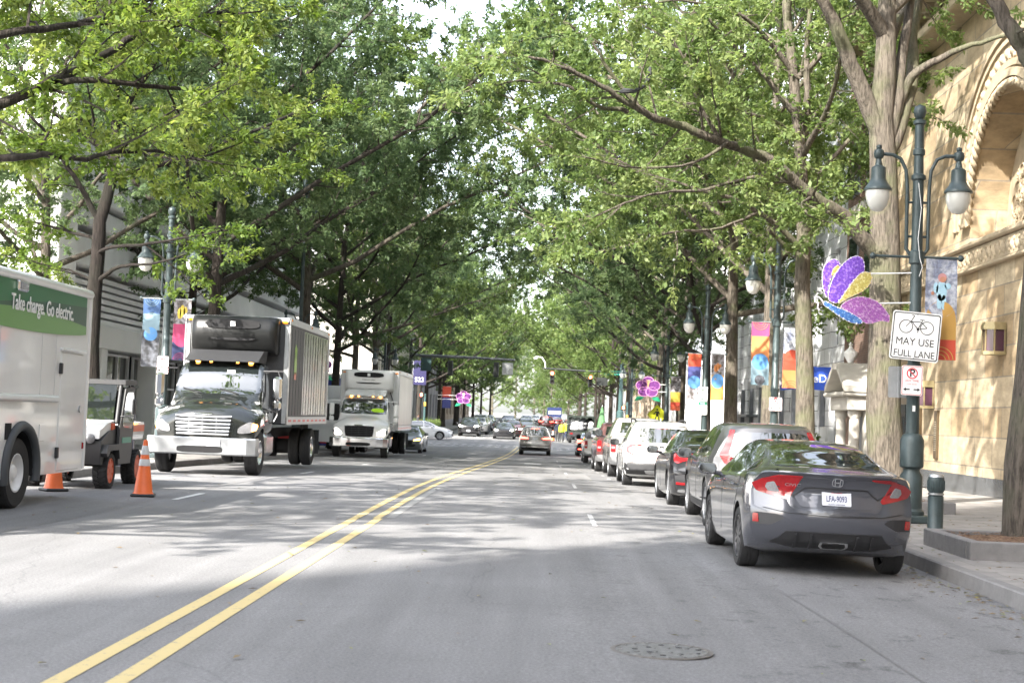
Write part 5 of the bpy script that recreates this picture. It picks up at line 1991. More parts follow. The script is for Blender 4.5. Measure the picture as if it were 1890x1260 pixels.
def box_graphic(name):
    """dark wrap with tall pale feathered streaks, as on the box side"""
    m = bpy.data.materials.new(name)
    m.use_nodes = True
    nt = m.node_tree
    b = nt.nodes['Principled BSDF']
    tc = nt.nodes.new('ShaderNodeTexCoord')
    mp = nt.nodes.new('ShaderNodeMapping')
    mp.inputs['Scale'].default_value = (1, .9, .16)
    nt.links.new(tc.outputs['Object'], mp.inputs['Vector'])
    n = nt.nodes.new('ShaderNodeTexNoise')
    n.inputs['Scale'].default_value = 2.2
    n.inputs['Detail'].default_value = 8
    n.inputs['Distortion'].default_value = .8
    nt.links.new(mp.outputs['Vector'], n.inputs['Vector'])
    cr = nt.nodes.new('ShaderNodeValToRGB')
    e = cr.color_ramp.elements
    e[0].position, e[0].color = .51, (.03, .032, .03, 1)
    e[1].position, e[1].color = .72, (.55, .56, .52, 1)
    k = e.new(.57)
    k.color = (.22, .20, .15, 1)
    k = e.new(.64)
    k.color = (.42, .42, .38, 1)
    nt.links.new(n.outputs['Fac'], cr.inputs['Fac'])
    nt.links.new(cr.outputs['Color'], b.inputs['Base Color'])
    b.inputs['Roughness'].default_value = .16
    b.inputs['Metallic'].default_value = .65
    return m


def m2_truck(label, loc, pm, unit_m, side_m, front_m, dark=True, plate=None, number=None, box_l=6.5, vest=False):
    t = thing('box_truck', label, 'truck', loc, PI, 'box trucks parked on the left')
    # origin = ground under the bumper front; vehicle faces +y locally
    sp = dict(L=2.75, W=2.34, tr=.50, tw=.28, axles=(),
              zb=[(0, .95), (1.2, .80), (2.0, .78), (2.75, .80)],
              top=[(0, 2.52), (.15, 2.57), (.75, 2.56), (.95, 2.46), (1.50, 1.76), (1.60, 1.72), (2.2, 1.60), (2.55, 1.49), (2.70, 1.40), (2.75, 1.33)],
              belt=[(0, 1.55), (1.2, 1.52), (1.5, 1.44), (2.1, 1.36), (2.5, 1.24), (2.75, 1.05)],
              w=[(0, 1.05), (1.0, 1.05), (1.35, 1.10), (1.7, 1.17), (2.3, 1.17), (2.75, 1.10)],
              wr=[(0, .92), (.7, .92), (1.0, .96), (1.45, .98), (1.65, .74), (2.3, .66), (2.75, .60)],
              rear=[(.3, 0), (2.5, 0)], sweep_r=.0, front=[(.6, .0), (1.2, .0), (1.5, .05)], sweep_f=.42, fall=(.2, .9), crown=.03)
    vs, fs = loft_body(sp)
    OFF = -.18 - 2.75 / 2                     # shift: loft y in [-L/2, L/2] -> nose .18 behind the bumper
    vs = [(p[0], p[1] + OFF, p[2]) for p in vs]
    AX = -1.05                                # front axle
    sp2 = dict(sp, axles=(AX + 2.75 / 2 - 2.75 / 2 + 0,), L=0.0)
    me = cut_body(vs, fs, dict(W=2.34, L=0., tr=.50, axles=(AX,)), [pm, M_dark], 'cab')
    cab = link('cab', me, t)
    bm = bmesh.new()
    bm.from_mesh(me)
    bv = BVHTree.FromBMesh(bm)
    bm.free()

    def dc(nm, view, poly, m, par=t, off=.008, k=.15, it=2, e=.1):
        b = MB()
        b.add(*decal(bv, rpoly(poly, it, k) if it else poly, view, off, e))
        return b.build(nm, m, par, smooth=50)
    ws = dc('windscreen', 'front', [(-1.0, 1.80), (1.0, 1.80), (.90, 2.44), (-.90, 2.44)], M_glass, k=.1)
    b = MB()
    for s in (-.5, .35):
        b = MB()
        p0, _ = project(bv, s, 1.80, 'front', .02)
        p1, _ = project(bv, s + .45, 1.90, 'front', .03)
        b.tube([p0, p1], .012, 5)
        b.build('wiper', M_blackp, ws)
    st = dc('sticker', 'front', [(-.32, 2.28), (-.14, 2.28), (-.14, 2.35), (-.32, 2.35)], M_sign, ws, off=.014, it=0)
    if vest:
        dc('hi_vis_vest', 'front', [(-.86, 1.88), (-.34, 1.90), (-.30, 2.02), (-.60, 2.06), (-.82, 2.03)], mat('hi-vis yellow cloth', (.45, .75, .03), .8), ws, off=.014, k=.2)
    for vw in ('left', 'right'):
        d_ = dc('door', vw, [(-1.60, 1.0), (-1.60, 1.62), (-1.66, 2.44), (-2.62, 2.48), (-2.66, .98)], pm, off=.004, k=.05)
        dc('side_window', vw, [(-1.66, 1.66), (-1.92, 2.34), (-2.52, 2.38), (-2.54, 1.66)], M_glass, d_, off=.012, k=.12)
        b = MB()
        s = -1 if vw == 'left' else 1
        b.box((s * 1.09, -2.45, 1.42), (.04, .18, .05), bev=.015)
        b.build('handle', M_blackp, d_)
    # grille
    gr = dc('grille', 'front', [(-.62, 1.32), (.62, 1.32), (.56, .86), (-.56, .86)], M_dark, off=.004, k=.1, e=.08)
    b = MB()
    for i in range(6):
        z = .90 + i * .077
        hw = .56 + (z - .86) / .46 * .05
        pts = [project(bv, u, z, 'front', .025)[0] for u in np.linspace(-hw, hw, 9)]
        b.tube(pts, .024 if dark else .012, 6)
    for u in (-.3, 0, .3):
        b.tube([project(bv, u, z, 'front', .02)[0] for z in (.88, 1.1, 1.3)], .010, 5)
    b.build('grille_bar', M_grl if dark else M_blackp, gr)
    b = MB()
    b.tube([project(bv, u, 1.345, 'front', .02)[0] for u in np.linspace(-.2, .2, 5)], .022, 6)
    b.build('badge', M_chrome, gr)
    for s in (-1, 1):
        hl = dc('headlight', 'front', [(s * .74, .92), (s * 1.04, .95), (s * 1.12, 1.12), (s * .98, 1.20), (s * .76, 1.06)], M_clearlens if dark else M_lamp_on, off=.012, k=.18)
        dc('turn_signal', 'front', [(s * 1.02, .98), (s * 1.10, 1.0), (s * 1.13, 1.13), (s * 1.03, 1.16)], M_amber_on if dark else M_clearlens, hl, off=.022, k=.15)
    # bumper
    b = MB()
    pts = [(-1.22, -.42), (-1.20, -.14), (-1.02, -.02), (-.6, 0), (.6, 0), (1.02, -.02), (1.20, -.14), (1.22, -.42)]
    n = len(pts)
    sec = [(.45, -.03), (.48, .0), (.80, .0), (.83, -.03), (.83, -.12), (.45, -.12)]
    vs_, fs_ = [], []
    for x, y in pts:
        for z, o in sec:
            vs_.append((x * (1 + o * .3), y + o, z))
    for i in range(n - 1):
        for q in range(6):
            q2 = (q + 1) % 6
            fs_.append((i * 6 + q, i * 6 + q2, (i + 1) * 6 + q2, (i + 1) * 6 + q))
    fs_ += [tuple(range(6))[::-1], tuple((n - 1) * 6 + q for q in range(6))]
    b.add(vs_, fs_)
    bp = b.build('bumper', mat('silver bumper paint', (.34, .35, .36), .38, .5, vary=(3, .08)) if dark else M_chrome, t, smooth=30)
    b = MB()
    b.prism(rpoly([(-.50, .50), (.50, .50), (.50, .64), (-.50, .64)], 2, .15), .03, (0, .0, 0))
    b.build('tow_slot', M_dark, bp)
    if plate:
        b = MB()
        b.box((-.30, .015, .72), (.31, .02, .155), bev=.004)
        po_ = b.build('number_plate', M_plate, bp)
        text('lettering', plate, .085, face_M((-.30, .028, .70), (0, 1, 0)), M_ink_b, po_, squash=.75)
        b = MB()
        b.box((-.30, .027, .778), (.20, .004, .018))
        b.build('plate_header', M_redink, po_)
    if number:
        for vw in ('left', 'right'):
            text_on(bv, 'lettering', number, .13, -1.02, 1.40, vw, M_sign, t, off=.02)
    # marker lamps on the cab roof
    for u in (-.62, -.31, 0, .31, .62):
        p, _ = project(bv, u, -2.12, 'top', .0)
        b = MB()
        b.box((p.x, p.y, p.z + .02), (.10, .14, .05), bev=.02)
        b.build('marker_lamp', M_amber_on, t)
    # mirrors
    for s in (-1, 1):
        b = MB()
        b.box((s * 1.36, -1.62, 1.98), (.20, .13, .52), bev=.05)
        b.box((s * 1.36, -1.62, 1.58), (.20, .13, .22), bev=.05)
        mo = b.build('mirror', M_chrome if dark else M_white, t)
        b = MB()
        b.tube([(s * 1.0, -1.75, 2.36), (s * 1.36, -1.62, 2.36), (s * 1.42, -1.62, 2.2), (s * 1.42, -1.62, 1.5), (s * 1.36, -1.62, 1.42), (s * 1.02, -1.75, 1.50)], .018, 6)
        b.build('mirror_arm', M_blackp if dark else M_white, mo)
        b = MB()
        b.tube([(s * 1.1, -2.7, 1.2), (s * 1.17, -2.72, 1.35), (s * 1.17, -2.72, 2.1), (s * 1.08, -2.7, 2.25)], .016, 6)
        b.build('grab_rail', M_chrome, t)
    # air deflector
    b = MB()
    b.prism([(-1.75, 2.56), (-2.75, 2.54), (-2.95, 2.86), (-2.45, 2.84)], 1.7, (0, 0, 0), (0, 1, 0), (0, 0, 1))
    b.build('roof_fairing', M_blackp if dark else pm, t)
    # cargo box
    y1, y0, zb, zt, hw = -3.45, -3.45 - box_l, 1.12, 3.72, 1.26
    b = MB()
    b.box((0, (y0 + y1) / 2, (zb + zt) / 2), (2 * hw, box_l, zt - zb), bev=.03)
    bx = b.build('cargo_box', front_m, t)
    for s in (-1, 1):
        b = MB()
        b.box((s * (hw + .004), (y0 + y1) / 2, (zb + zt) / 2 + .02), (.012, box_l - .28, zt - zb - .46))
        so = b.build('side_panel', side_m, bx)
        if dark:
            b = MB()
            b.box((s * (hw + .008), y1 - 1.15, (zb + zt) / 2 + .02), (.016, 2.0, zt - zb - .46))
            for k in range(5):
                b.box((s * (hw + .018), y1 - .3 - k * .42, (zb + zt) / 2), (.012, .05, zt - zb - .49))
            b.build('dark_panel', front_m, bx)
        b = MB()
        for k in range(int(box_l / .42)):
            b.box((s * (hw + .017), y1 - .3 - k * .42, (zb + zt) / 2), (.006, .03, zt - zb - .5))
        b.build('side_rib', M_steel if not dark else side_m, so)
        b = MB()
        b.box((s * (hw + .012), (y0 + y1) / 2, zt - .08), (.03, box_l + .004, .17), bev=.01)
        b.box((s * (hw + .012), (y0 + y1) / 2, zb + .10), (.03, box_l + .004, .20), bev=.01)
        b.box((s * (hw + .008), y1 - .02, (zb + zt) / 2), (.04, .12, zt - zb - .36), bev=.01)
        b.box((s * (hw + .008), y0 + .02, (zb + zt) / 2), (.04, .12, zt - zb - .36), bev=.01)
        b.build('side_rail', M_alu, bx)
        for k in range(9):
            b = MB()
            b.box((s * (hw + .030), y1 - .4 - k * .70, zb + .10), (.006, .36, .05))
            b.build('reflective_tape', mat('red reflective tape', (.55, .05, .04), .4), bx)
        for k in range(3):
            b = MB()
            b.box((s * (hw + .03), y1 - .15 - k * (box_l / 2 - .2), zt - .06), (.03, .12, .05), bev=.01)
            b.build('marker_lamp', M_amber, bx)
        b = MB()
        b.box((s * (hw - .12), y1 + .012, zt - .12), (.14, .03, .07), bev=.01)
        b.build('marker_lamp', M_amber, bx)
    b = MB()
    b.box((0, y1 + .010, zt - .06), (2 * hw - .02, .03, .11), bev=.01)
    for s in (-1, 1):
        b.box((s * (hw - .06), y1 + .008, (zb + zt) / 2 - .1), (.10, .03, zt - zb - .25), bev=.01)
    b.build('front_rail', M_alu if dark else front_m, bx)
    # refrigeration unit on the box front
    b = MB()
    sec = [(y1 + .01, 2.86), (y1 + .30, 2.78), (y1 + .52, 2.92), (y1 + .60, 3.25), (y1 + .55, 3.55), (y1 + .38, 3.69), (y1 + .01, 3.69)]
    xs = [(-1.04, .72), (-.98, .92), (-.85, 1.0), (.85, 1.0), (.98, .92), (1.04, .72)]
    vs_, fs_ = [], []
    for x, f in xs:
        for y, z in sec:
            vs_.append((x, y1 + (y - y1) * f, 3.24 + (z - 3.24) * (.86 + .14 * f)))
    m_ = len(sec)
    for i in range(len(xs) - 1):
        for q in range(m_):
            q2 = (q + 1) % m_
            fs_.append((i * m_ + q, i * m_ + q2, (i + 1) * m_ + q2, (i + 1) * m_ + q))
    fs_ += [tuple(range(m_))[::-1], tuple((len(xs) - 1) * m_ + q for q in range(m_))]
    b.add(vs_, fs_)
    un = b.build('refrigeration_unit', unit_m, t, smooth=50)
    b = MB()
    b.prism(rpoly([(-.66, 3.38), (.66, 3.38), (.62, 3.60), (-.62, 3.60)], 2, .2), .05, (0, y1 + .585, 0))
    b.build('vent', M_dark, un)
    b = MB()
    b.prism(rpoly([(-.62, 3.16), (.62, 3.16), (.40, 3.10), (-.40, 3.10)], 2, .2), .03, (0, y1 + .60, 0))
    b.build('intake_slot', M_dark, un)
    b = MB()
    b.box((0, y1 + .62, 3.49), (.12, .02, .12), bev=.01)
    bo_ = b.build('badge', M_sign, un)
    if not dark:
        text('lettering', 'THERMO KING', .085, face_M((0, y1 + .612, 3.27), (0, 1, 0)), M_ink, un, depth=.004)
        b = MB()
        b.tube([(-1.0, y1 + .05, 2.9), (-.9, y1 + .10, 2.75), (-1.02, y1 + .08, 2.45), (-1.12, y1 + .06, 2.0)], .02, 6)
        b.build('hose', M_blackp, un)
    # chassis, tank, steps, rear axle
    b = MB()
    for s in (-1, 1):
        b.box((s * .42, (y0 - .2) / 2 - .3, .88), (.09, -y0 + .1, .24))
    b.box((0, AX, .5), (1.7, .14, .14))
    b.lathe([(.20, -.9), (.20, .9)], 12, 0, 'X', (0, y0 + 1.9, .5))
    b.lathe([(.30, -.22), (.30, .22)], 14, 0, 'X', (0, y0 + 1.9, .5))
    b.box((0, -2.0, .75), (.7, 1.6, .5), bev=.05)
    b.build('chassis', M_dark, t)
    for s in (-1, 1):
        b = MB()
        b.box((s * .95, -2.25, .66), (.34, .95, .52), bev=.08)
        b.build('fuel_tank', M_tank, t)
        b = MB()
        b.box((s * 1.0, y0 + 1.05, .62), (.5, .02, .66))
        b.build('mud_flap', M_blackp, t)
        add_wheel(t, (s * 1.0, AX, .50), .50, .28, 'truck', M_tank, s < 0)
        add_wheel(t, (s * 1.07, y0 + 1.9, .50), .50, .27, 'truck', M_tank, s < 0)
        add_wheel(t, (s * .76, y0 + 1.9, .50), .50, .27, 'truck', M_tank, s < 0)
    return t, bx


P_dkt = paint('dark green grey paint', (.017, .020, .019), .3, .2)
dk, dbx = m2_truck('dark refrigerated box truck with bright grille, parked just behind the orange road cone', (-7.45, 31.9, road_z(-7, 33)), P_dkt, mat('black unit shell', (.009, .0095, .0095), .3, vary=(3, .2), spec=.3), box_graphic('feathered box wrap'), mat('dull box front', (.05, .05, .052), .5, .2), True, 'IM 38SR357', '700440')
for s in (-1, 1):
    lo = link('logo', None, dbx) if False else None
    b = MB()
    b.box((s * 1.284, -4.35, 2.62), (.006, .34, .50))
    for k in range(3):
        b.box((s * 1.284, -4.35 + (k - 1) * .12, 2.95 - abs(k - 1) * .06), (.006, .07, .3))
    b.build('logo', mat('lime graphic', (.25, .42, .05), .4), dbx)
    b = MB()
    b.box((s * 1.284, -4.35, 2.33), (.006, .30, .18))
    b.build('logo', mat('orange graphic', (.55, .10, .03), .4), dbx)
wtk, _ = m2_truck('white refrigerated box truck with lit headlamps and a lime vest behind its windscreen', (-7.5, 60.0, road_z(-7, 61)), P_white, M_white, mat('scuffed aluminium side', (.42, .42, .40), .32, .75, vary=(1.2, .25), wav=(1, 1, .25)), mat('white box front', (.62, .62, .61), .5, vary=(1, .06)), False, vest=True)

# ---- third cab behind the dark truck (only its door and mirror show)
cab3 = thing('delivery_truck', 'white delivery truck cab showing its door and mirror left of the white box truck', 'truck', (-9.45, 66.4, road_z(-8.8, 64)), PI)
b = MB()
b.prism([(0, .5), (0, 1.25), (-.15, 1.5), (-.75, 2.45), (-1.9, 2.5), (-1.95, .5)], 2.0, (0, 0, 0), (0, 1, 0), (0, 0, 1))
b.build('cab', P_white, cab3)
b = MB()
b.box((0, -4.4, 1.9), (2.2, 4.6, 2.4), bev=.04)
b.build('cargo_box', P_white, cab3)
b = MB()
b.prism([(-.55, 1.55), (-.85, 2.25), (-1.6, 2.3), (-1.6, 1.55)], 2.03, (0, 0, 0), (0, 1, 0), (0, 0, 1))
b.build('side_window', M_glass, cab3)
b = MB()
b.prism([(-.78, 1.50), (.78, 1.50), (.70, 2.25), (-.70, 2.25)], .02, (0, -.40, 0), (1, 0, 0), (0, .62, 1))
b.build('windscreen', M_glass, cab3)
for s in (-1, 1):
    b = MB()
    b.box((s * 1.2, -.4, 1.75), (.18, .1, .42), bev=.04)
    b.tube([(s * 1.0, -.5, 1.9), (s * 1.2, -.4, 1.9)], .02, 5)
    b.build('mirror', M_chrome, cab3)
    b = MB()
    b.box((s * 1.01, -1.15, 1.05), (.02, 1.0, .9), bev=.005)
    b.build('door', P_white, cab3)
    for y in (-.6, -5.2):
        add_wheel(cab3, (s * .85, y, .42), .42, .24, 'truck', M_white, s < 0)

# ---- kiosk with blue, white and red panel seen between the trucks
ks = thing('shop_kiosk', 'blue sided kiosk with white and red bands between the two box trucks', 'kiosk', (-13.2, 82.0, walk_z(-13, 82)))
b = MB()
b.box((0, 0, 1.9), (3.4, 2.6, 3.8), bev=.04)
b.build('wall', mat('blue panel', (.03, .05, .30), .5), ks)
b = MB()
b.box((0, -1.31, .45), (3.3, .03, .6))
b.build('red_band', mat('red panel', (.45, .04, .04), .5), ks)
b = MB()
b.box((0, -1.31, .98), (3.3, .03, .4))
b.box((0, 0, 3.9), (3.7, 2.9, .2), bev=.03)
b.build('white_band', M_white, ks)
b = MB()
b.prism([(-.2, 1.9), (1.3, 2.3), (1.3, 2.65), (.4, 2.4), (.2, 2.6), (-.3, 2.05)], .03, (0, -1.31, 0))
b.build('emblem', mat('lime panel', (.35, .55, .06), .5), ks)

# ---- white utility van at the left edge
P_van = paint('fleet white paint', (.66, .66, .65), 0, .38)
M_gr1 = mat('deep green vinyl', (.010, .13, .045), .35)
M_gr2 = mat('mid green vinyl', (.005, .06, .03), .35)
M_gr3 = mat('light green vinyl', (.11, .27, .06), .35)
VX, VY, VZ = -8.25, 22.55, road_z(-8, 21)
van = thing('utility_van', 'white utility step van with green band reading Take charge. Go electric.', 'van', (VX, VY, VZ), PI)
# local: +y forward (towards the camera), rear face at y=0, left side (x<0) shows to the road
b = MB()
prof_ = [(0, .42), (0, 3.10), (.05, 3.18), (5.0, 3.18), (5.5, 3.05), (6.3, 1.75), (7.0, 1.55), (7.25, 1.35), (7.3, .5), (6.9, .42)]
b.prism(prof_, 2.36, (0, 0, 0), (0, 1, 0), (0, 0, 1))
me = cut_body(b.v, b.f, dict(W=2.36, L=0., tr=.50, axles=(2.75, 6.2)), [P_van, M_dark], 'body')
link('body', me, van)
for s in (-1, 1):
    x = s * 1.18
    b = MB()
    b.tube([(x - s * .03, -.02, 3.13), (x - s * .03, 5.1, 3.13), (x - s * .03, 5.5, 3.02)], .075, 12)
    b.tube([(x - s * .02, .0, .45), (x - s * .02, .0, 3.13)], .05, 10)
    b.build('corner_rail', P_van, van, smooth=60)
    b = MB()
    b.tube([(x, 1.38, 1.50), (x, 5.2, 1.50)], .055, 10)
    b.build('rub_rail', P_van, van, smooth=60)
    b = MB()
    b.box((x, 2.7, 2.84), (.012, 5.0, .50))
    b.build('green_band', M_gr1, van)
    b = MB()
    b.prism([(.2, 2.62), (.2, 2.92), (1.8, 2.88), (3.4, 2.78), (5.2, 2.62)], .012, (x + s * .004, 0, 0), (0, 1, 0), (0, 0, 1))
    b.build('green_swoosh', M_gr2, van)
    b = MB()
    b.prism([(.2, 2.52)] + [(.2 + 5 * i / 16, 2.62 + .10 * math.sin(PI * i / 16)) for i in range(17)] + [(5.2 - 5 * i / 16, 2.50 - .08 * math.sin(PI * (i / 16)) ** .7) for i in range(17)], .012, (x + s * .008, 0, 0), (0, 1, 0), (0, 0, 1))
    b.build('green_ellipse', M_gr3, van)
    te = text('lettering', 'Take charge. Go electric.', .30, face_M((x + s * .02, 2.14, 2.765), (s, 0, 0)), M_sign, van, depth=.004, squash=.84, bold=.003)
    for yy in (1.5, 2.1, 3.7, 4.6):
        b = MB()
        b.box((x + s * .001, yy, 2.0), (.006, .007, .9))
        b.build('panel_seam', M_alu, van)
    b = MB()
    b.box((x + s * .02, 3.05, 3.0), (.06, .38, .14), bev=.02)
    mk = b.build('marker_lamp', M_chrome, van)
    b = MB()
    b.box((x + s * .055, 3.05, 3.0), (.02, .26, .09), bev=.008)
    b.build('lens', M_clearlens, mk)
    b = MB()
    b.box((x, .76, 1.32), (.03, 1.02, 1.74), bev=.012)
    do = b.build('side_door', P_van, van)
    b = MB()
    b.box((x + s * .01, .76, 2.23), (.08, 1.12, .05), bev=.015)
    b.build('drip_rail', P_van, do)
    for z in (1.95, .72):
        b = MB()
        b.box((x + s * .02, 1.30, z), (.05, .07, .16), bev=.01)
        b.build('hinge', M_blackp, do)
    b = MB()
    b.lathe([(.0, 0), (.055, .0), (.06, s * .025), (.03, s * .03), (0, s * .02)], 16, 0, 'X', (x + s * .016, .34, 1.36))
    b.build('handle', M_steel, do)
    b = MB()
    pts = [(x + s * .01, 2.75 + .62 * math.cos(a), .50 + .62 * math.sin(a)) for a in np.linspace(-.25, PI + .25, 24)]
    b.tube(pts, .07, 8)
    b.build('wheel_arch', mat('grey arch rubber', (.05, .055, .06), .6), van, smooth=60)
    b = MB()
    b.box((x + s * .004, 1.95, 1.02), (.012, .20, .24), bev=.004)
    b.build('fuel_flap', P_van, van)
    b = MB()
    b.box((x + s * .004, 3.25, 1.05), (.012, .22, .22), bev=.004)
    b.build('vent', M_dark, van)
    b = MB()
    b.box((x + s * .004, .07, .8), (.03, .05, .1), bev=.008)
    b.build('side_marker', M_redlens, van)
    b = MB()
    b.prism([(4.9, 1.75), (4.9, 2.6), (5.5, 2.6), (6.05, 1.75)], .014, (x + s * .002, 0, 0), (0, 1, 0), (0, 0, 1))
    b.build('side_window', M_glass, van)
    add_wheel(van, (s * 1.02, 2.75, .48), .48, .28, 'truck', M_white, s < 0)
    add_wheel(van, (s * 1.02, 6.2, .48), .48, .28, 'truck', M_white, s < 0)
b = MB()
b.prism([(-1.0, 0), (1.0, 0), (1.0, 1.2), (-1.0, 1.2)], .03, (0, 6.24, 1.85), (1, 0, 0), (0, -.55, 1))
b.build('windscreen', M_glass, van)
b = MB()
b.box((0, -.02, 1.7), (1.9, .05, 2.3), bev=.01)
b.build('rear_door', P_van, van)
b = MB()
b.box((0, -.05, .48), (2.2, .25, .12), bev=.02)
b.build('rear_step', M_blackp, van)
b = MB()
b.box((0, 3.2, .5), (1.0, 6.4, .2))
b.build('chassis', M_dark, van)

# ---- small utility vehicle between van and dark truck
UX, UY = -8.1, 24.55
ut = thing('utility_vehicle', 'compact dark utility vehicle with orange wheels and white bonnet behind the van', 'utility vehicle', (UX, UY, road_z(-8, 26)), PI + R(2))
M_ugrey = mat('charcoal plastic', (.035, .035, .037), .5, vary=(6, .15))
M_orange = mat('orange painted steel', (.60, .10, .03), .45)
b = MB()
b.prism([(-.95, .42), (-.10, .42), (-.02, .62), (-.05, .82), (-.55, .98), (-.95, 1.02), (-1.25, 1.08), (-2.2, 1.05), (-2.2, .42)], 1.36, (0, 0, 0), (0, 1, 0), (0, 0, 1))
me = cut_body(b.v, b.f, dict(W=1.4, L=0., tr=.30, axles=(-.55, -2.45)), [M_ugrey, M_dark], 'body')
link('body', me, ut)
b = MB()
b.prism([(-.02, .86), (-.06, 1.0), (-.55, 1.12), (-1.0, 1.17), (-1.0, 1.02), (-.55, .98)], 1.30, (0, 0, 0), (0, 1, 0), (0, 0, 1))
bo_ = b.build('bonnet', P_van, ut)
b = MB()
b.box((0, .0, .78), (.80, .06, .22), bev=.03)
b.build('grille', M_dark, ut)
for s in (-1, 1):
    b = MB()
    b.lathe([(.085, -.05), (.085, .01), (.06, .03), (0, .035)], 16, 0, 'Y', (s * .50, -.02, .86))
    b.build('headlight', M_clearlens, ut)
    b = MB()
    b.prism([(-.02, .62), (-.15, .76), (-.92, .76), (-.98, .55), (-.92, .50), (-.85, .66), (-.30, .66), (-.12, .55)], .18, (s * .70, 0, 0), (0, 1, 0), (0, 0, 1))
    b.build('mudguard', M_ugrey, ut)
    b = MB()
    b.box((s * .66, -.86, 1.06), (.03, .2, .12), bev=.01)
    b.build('side_marker', M_orange, ut)
    b = MB()
    b.prism([(-.98, .40), (-1.02, 1.08), (-1.30, 1.74), (-1.98, 1.78), (-1.98, 1.0), (-1.85, .40)], .05, (s * .72, 0, 0), (0, 1, 0), (0, 0, 1))
    do = b.build('door', M_ugrey, ut)
    b = MB()
    b.prism(rpoly([(-1.12, 1.06), (-1.36, 1.66), (-1.90, 1.68), (-1.90, 1.02)], 2, .12), .06, (s * .722, 0, 0), (0, 1, 0), (0, 0, 1))
    b.build('window', M_glass, do)
    b = MB()
    b.box((s * .75, -1.5, .82), (.01, .62, .10))
    b.build('green_decal', mat('teal vinyl', (.02, .22, .14), .4), do)
    b = MB()
    b.tube([(s * .72, -1.08, 1.24), (s * .95, -1.02, 1.26)], .012, 5)
    b.box((s * .98, -1.0, 1.42), (.05, .16, .28), bev=.03)
    b.build('mirror', M_ugrey, ut)
    for y in (-.55, -2.45):
        wo = add_wheel(ut, (s * .62, y, .31), .31, .25, 'steel', M_orange, s < 0)
        if y == -.55 and s < 0:
            lug = MB()
            for k in range(22):
                a = 2 * PI * k / 22
                for q in (-1, 1):
                    lug.box((q * .065, 0, .312), (.10, .045, .03), rz=q * .5, M=Matrix.Rotation(a + q * .07, 4, 'X'))
            LUG = lug.build('tread', M_tyre, wo)
        else:
            link('tread', LUG.data, wo)
b = MB()
b.prism([(-1.22, 1.80), (-1.22, 1.88), (-2.1, 1.90), (-2.1, 1.80)], 1.5, (0, 0, 0), (0, 1, 0), (0, 0, 1))
b.build('roof', M_ugrey, ut)
b = MB()
b.prism([(-.62, 0), (.62, 0), (.60, .72), (-.60, .72)], .02, (0, -1.0, 1.16), (1, 0, 0), (0, -.38, 1))
b.build('windscreen', M_glass, ut)
b = MB()
b.box((0, -2.05, 1.40), (1.3, .02, .6))
b.build('rear_window', M_glass, ut)
b = MB()
for s in (-1, 1):
    b.tube([(s * .68, -1.0, 1.12), (s * .66, -1.28, 1.83), (s * .66, -2.08, 1.84), (s * .68, -2.05, 1.0)], .035, 8)
b.tube([(-.66, -1.28, 1.83), (.66, -1.28, 1.83)], .035, 8)
b.build('cab_frame', M_ugrey, ut, smooth=60)
b = MB()
b.box((0, -2.55, .86), (1.35, 1.0, .10), bev=.02)
for s in (-1, 1):
    b.box((s * .66, -2.55, 1.0), (.05, 1.0, .26), bev=.01)
b.box((0, -3.04, 1.0), (1.35, .04, .26), bev=.01)
be = b.build('cargo_bed', P_van, ut)
for s in (-1, 1):
    b = MB()
    b.box((s * .69, -2.55, 1.02), (.01, .95, .12))
    b.build('orange_stripe', M_orange, be)
b = MB()
b.box((0, -2.0, .42), (1.0, 1.6, .16))
b.build('chassis', M_dark, ut)
# dark fabric crowd barrier behind it
sc_ = thing('fabric_screen', 'dark navy fabric screen standing behind the utility vehicle', 'screen', (-9.55, 30.6, walk_z(-9.6, 30)))
b = MB()
nx = 24
vs_ = [(-.9 + 1.9 * i / nx, .05 * math.sin(i * 1.1) + .03 * math.sin(i * 2.7), z) for z in (.02, .6, 1.25) for i in range(nx + 1)]
fs_ = [(r * (nx + 1) + i, r * (nx + 1) + i + 1, (r + 1) * (nx + 1) + i + 1, (r + 1) * (nx + 1) + i) for r in range(2) for i in range(nx)]
b.add(vs_, fs_)
b.add([(x, y + .025, z) for x, y, z in vs_], [f[::-1] for f in fs_])
b.build('fabric', mat('navy cloth', (.022, .022, .038), .85, vary=(3, .2)), sc_, smooth=60)
b = MB()
b.tube([(-.92, .01, 0), (-.92, .01, 1.28), (1.02, .01, 1.28), (1.02, .01, 0)], .018, 6)
b.build('frame', M_blackp, sc_)
# ------------------------------------------------------------------ lamp posts, signs, banners
M_globe = mat('frosted lamp glass', (.62, .62, .58), .25, trans=.25, spec=.6)
M_yellow = mat('yellow sign sheeting', (.50, .52, .02), .4)
M_gsign = mat('green sign sheeting', (.01, .22, .12), .4)


def flat(b, poly, z=0., d=.003, mi=0):
    return b.prism(poly, d, (0, 0, z), (1, 0, 0), (0, 1, 0), mi)


def bar(b, p, q, w, z=0., d=.003, mi=0):
    p, q = Vector(p), Vector(q)
    t = (q - p).normalized()
    n = Vector((-t.y, t.x)) * w / 2
    return flat(b, [tuple(p + n), tuple(p - n), tuple(q - n), tuple(q + n)], z, d, mi)


def annulus(b, cx, cy, r, w, n=24, z=0., d=.003, a0=0., a1=2 * PI, mi=0):
    for i in range(n):
        a, c = a0 + (a1 - a0) * i / n, a0 + (a1 - a0) * (i + 1) / n
        flat(b, [(cx + (r - w) * math.cos(a), cy + (r - w) * math.sin(a)), (cx + r * math.cos(a), cy + r * math.sin(a)),
                 (cx + r * math.cos(c), cy + r * math.sin(c)), (cx + (r - w) * math.cos(c), cy + (r - w) * math.sin(c))], z, d, mi)
    return b


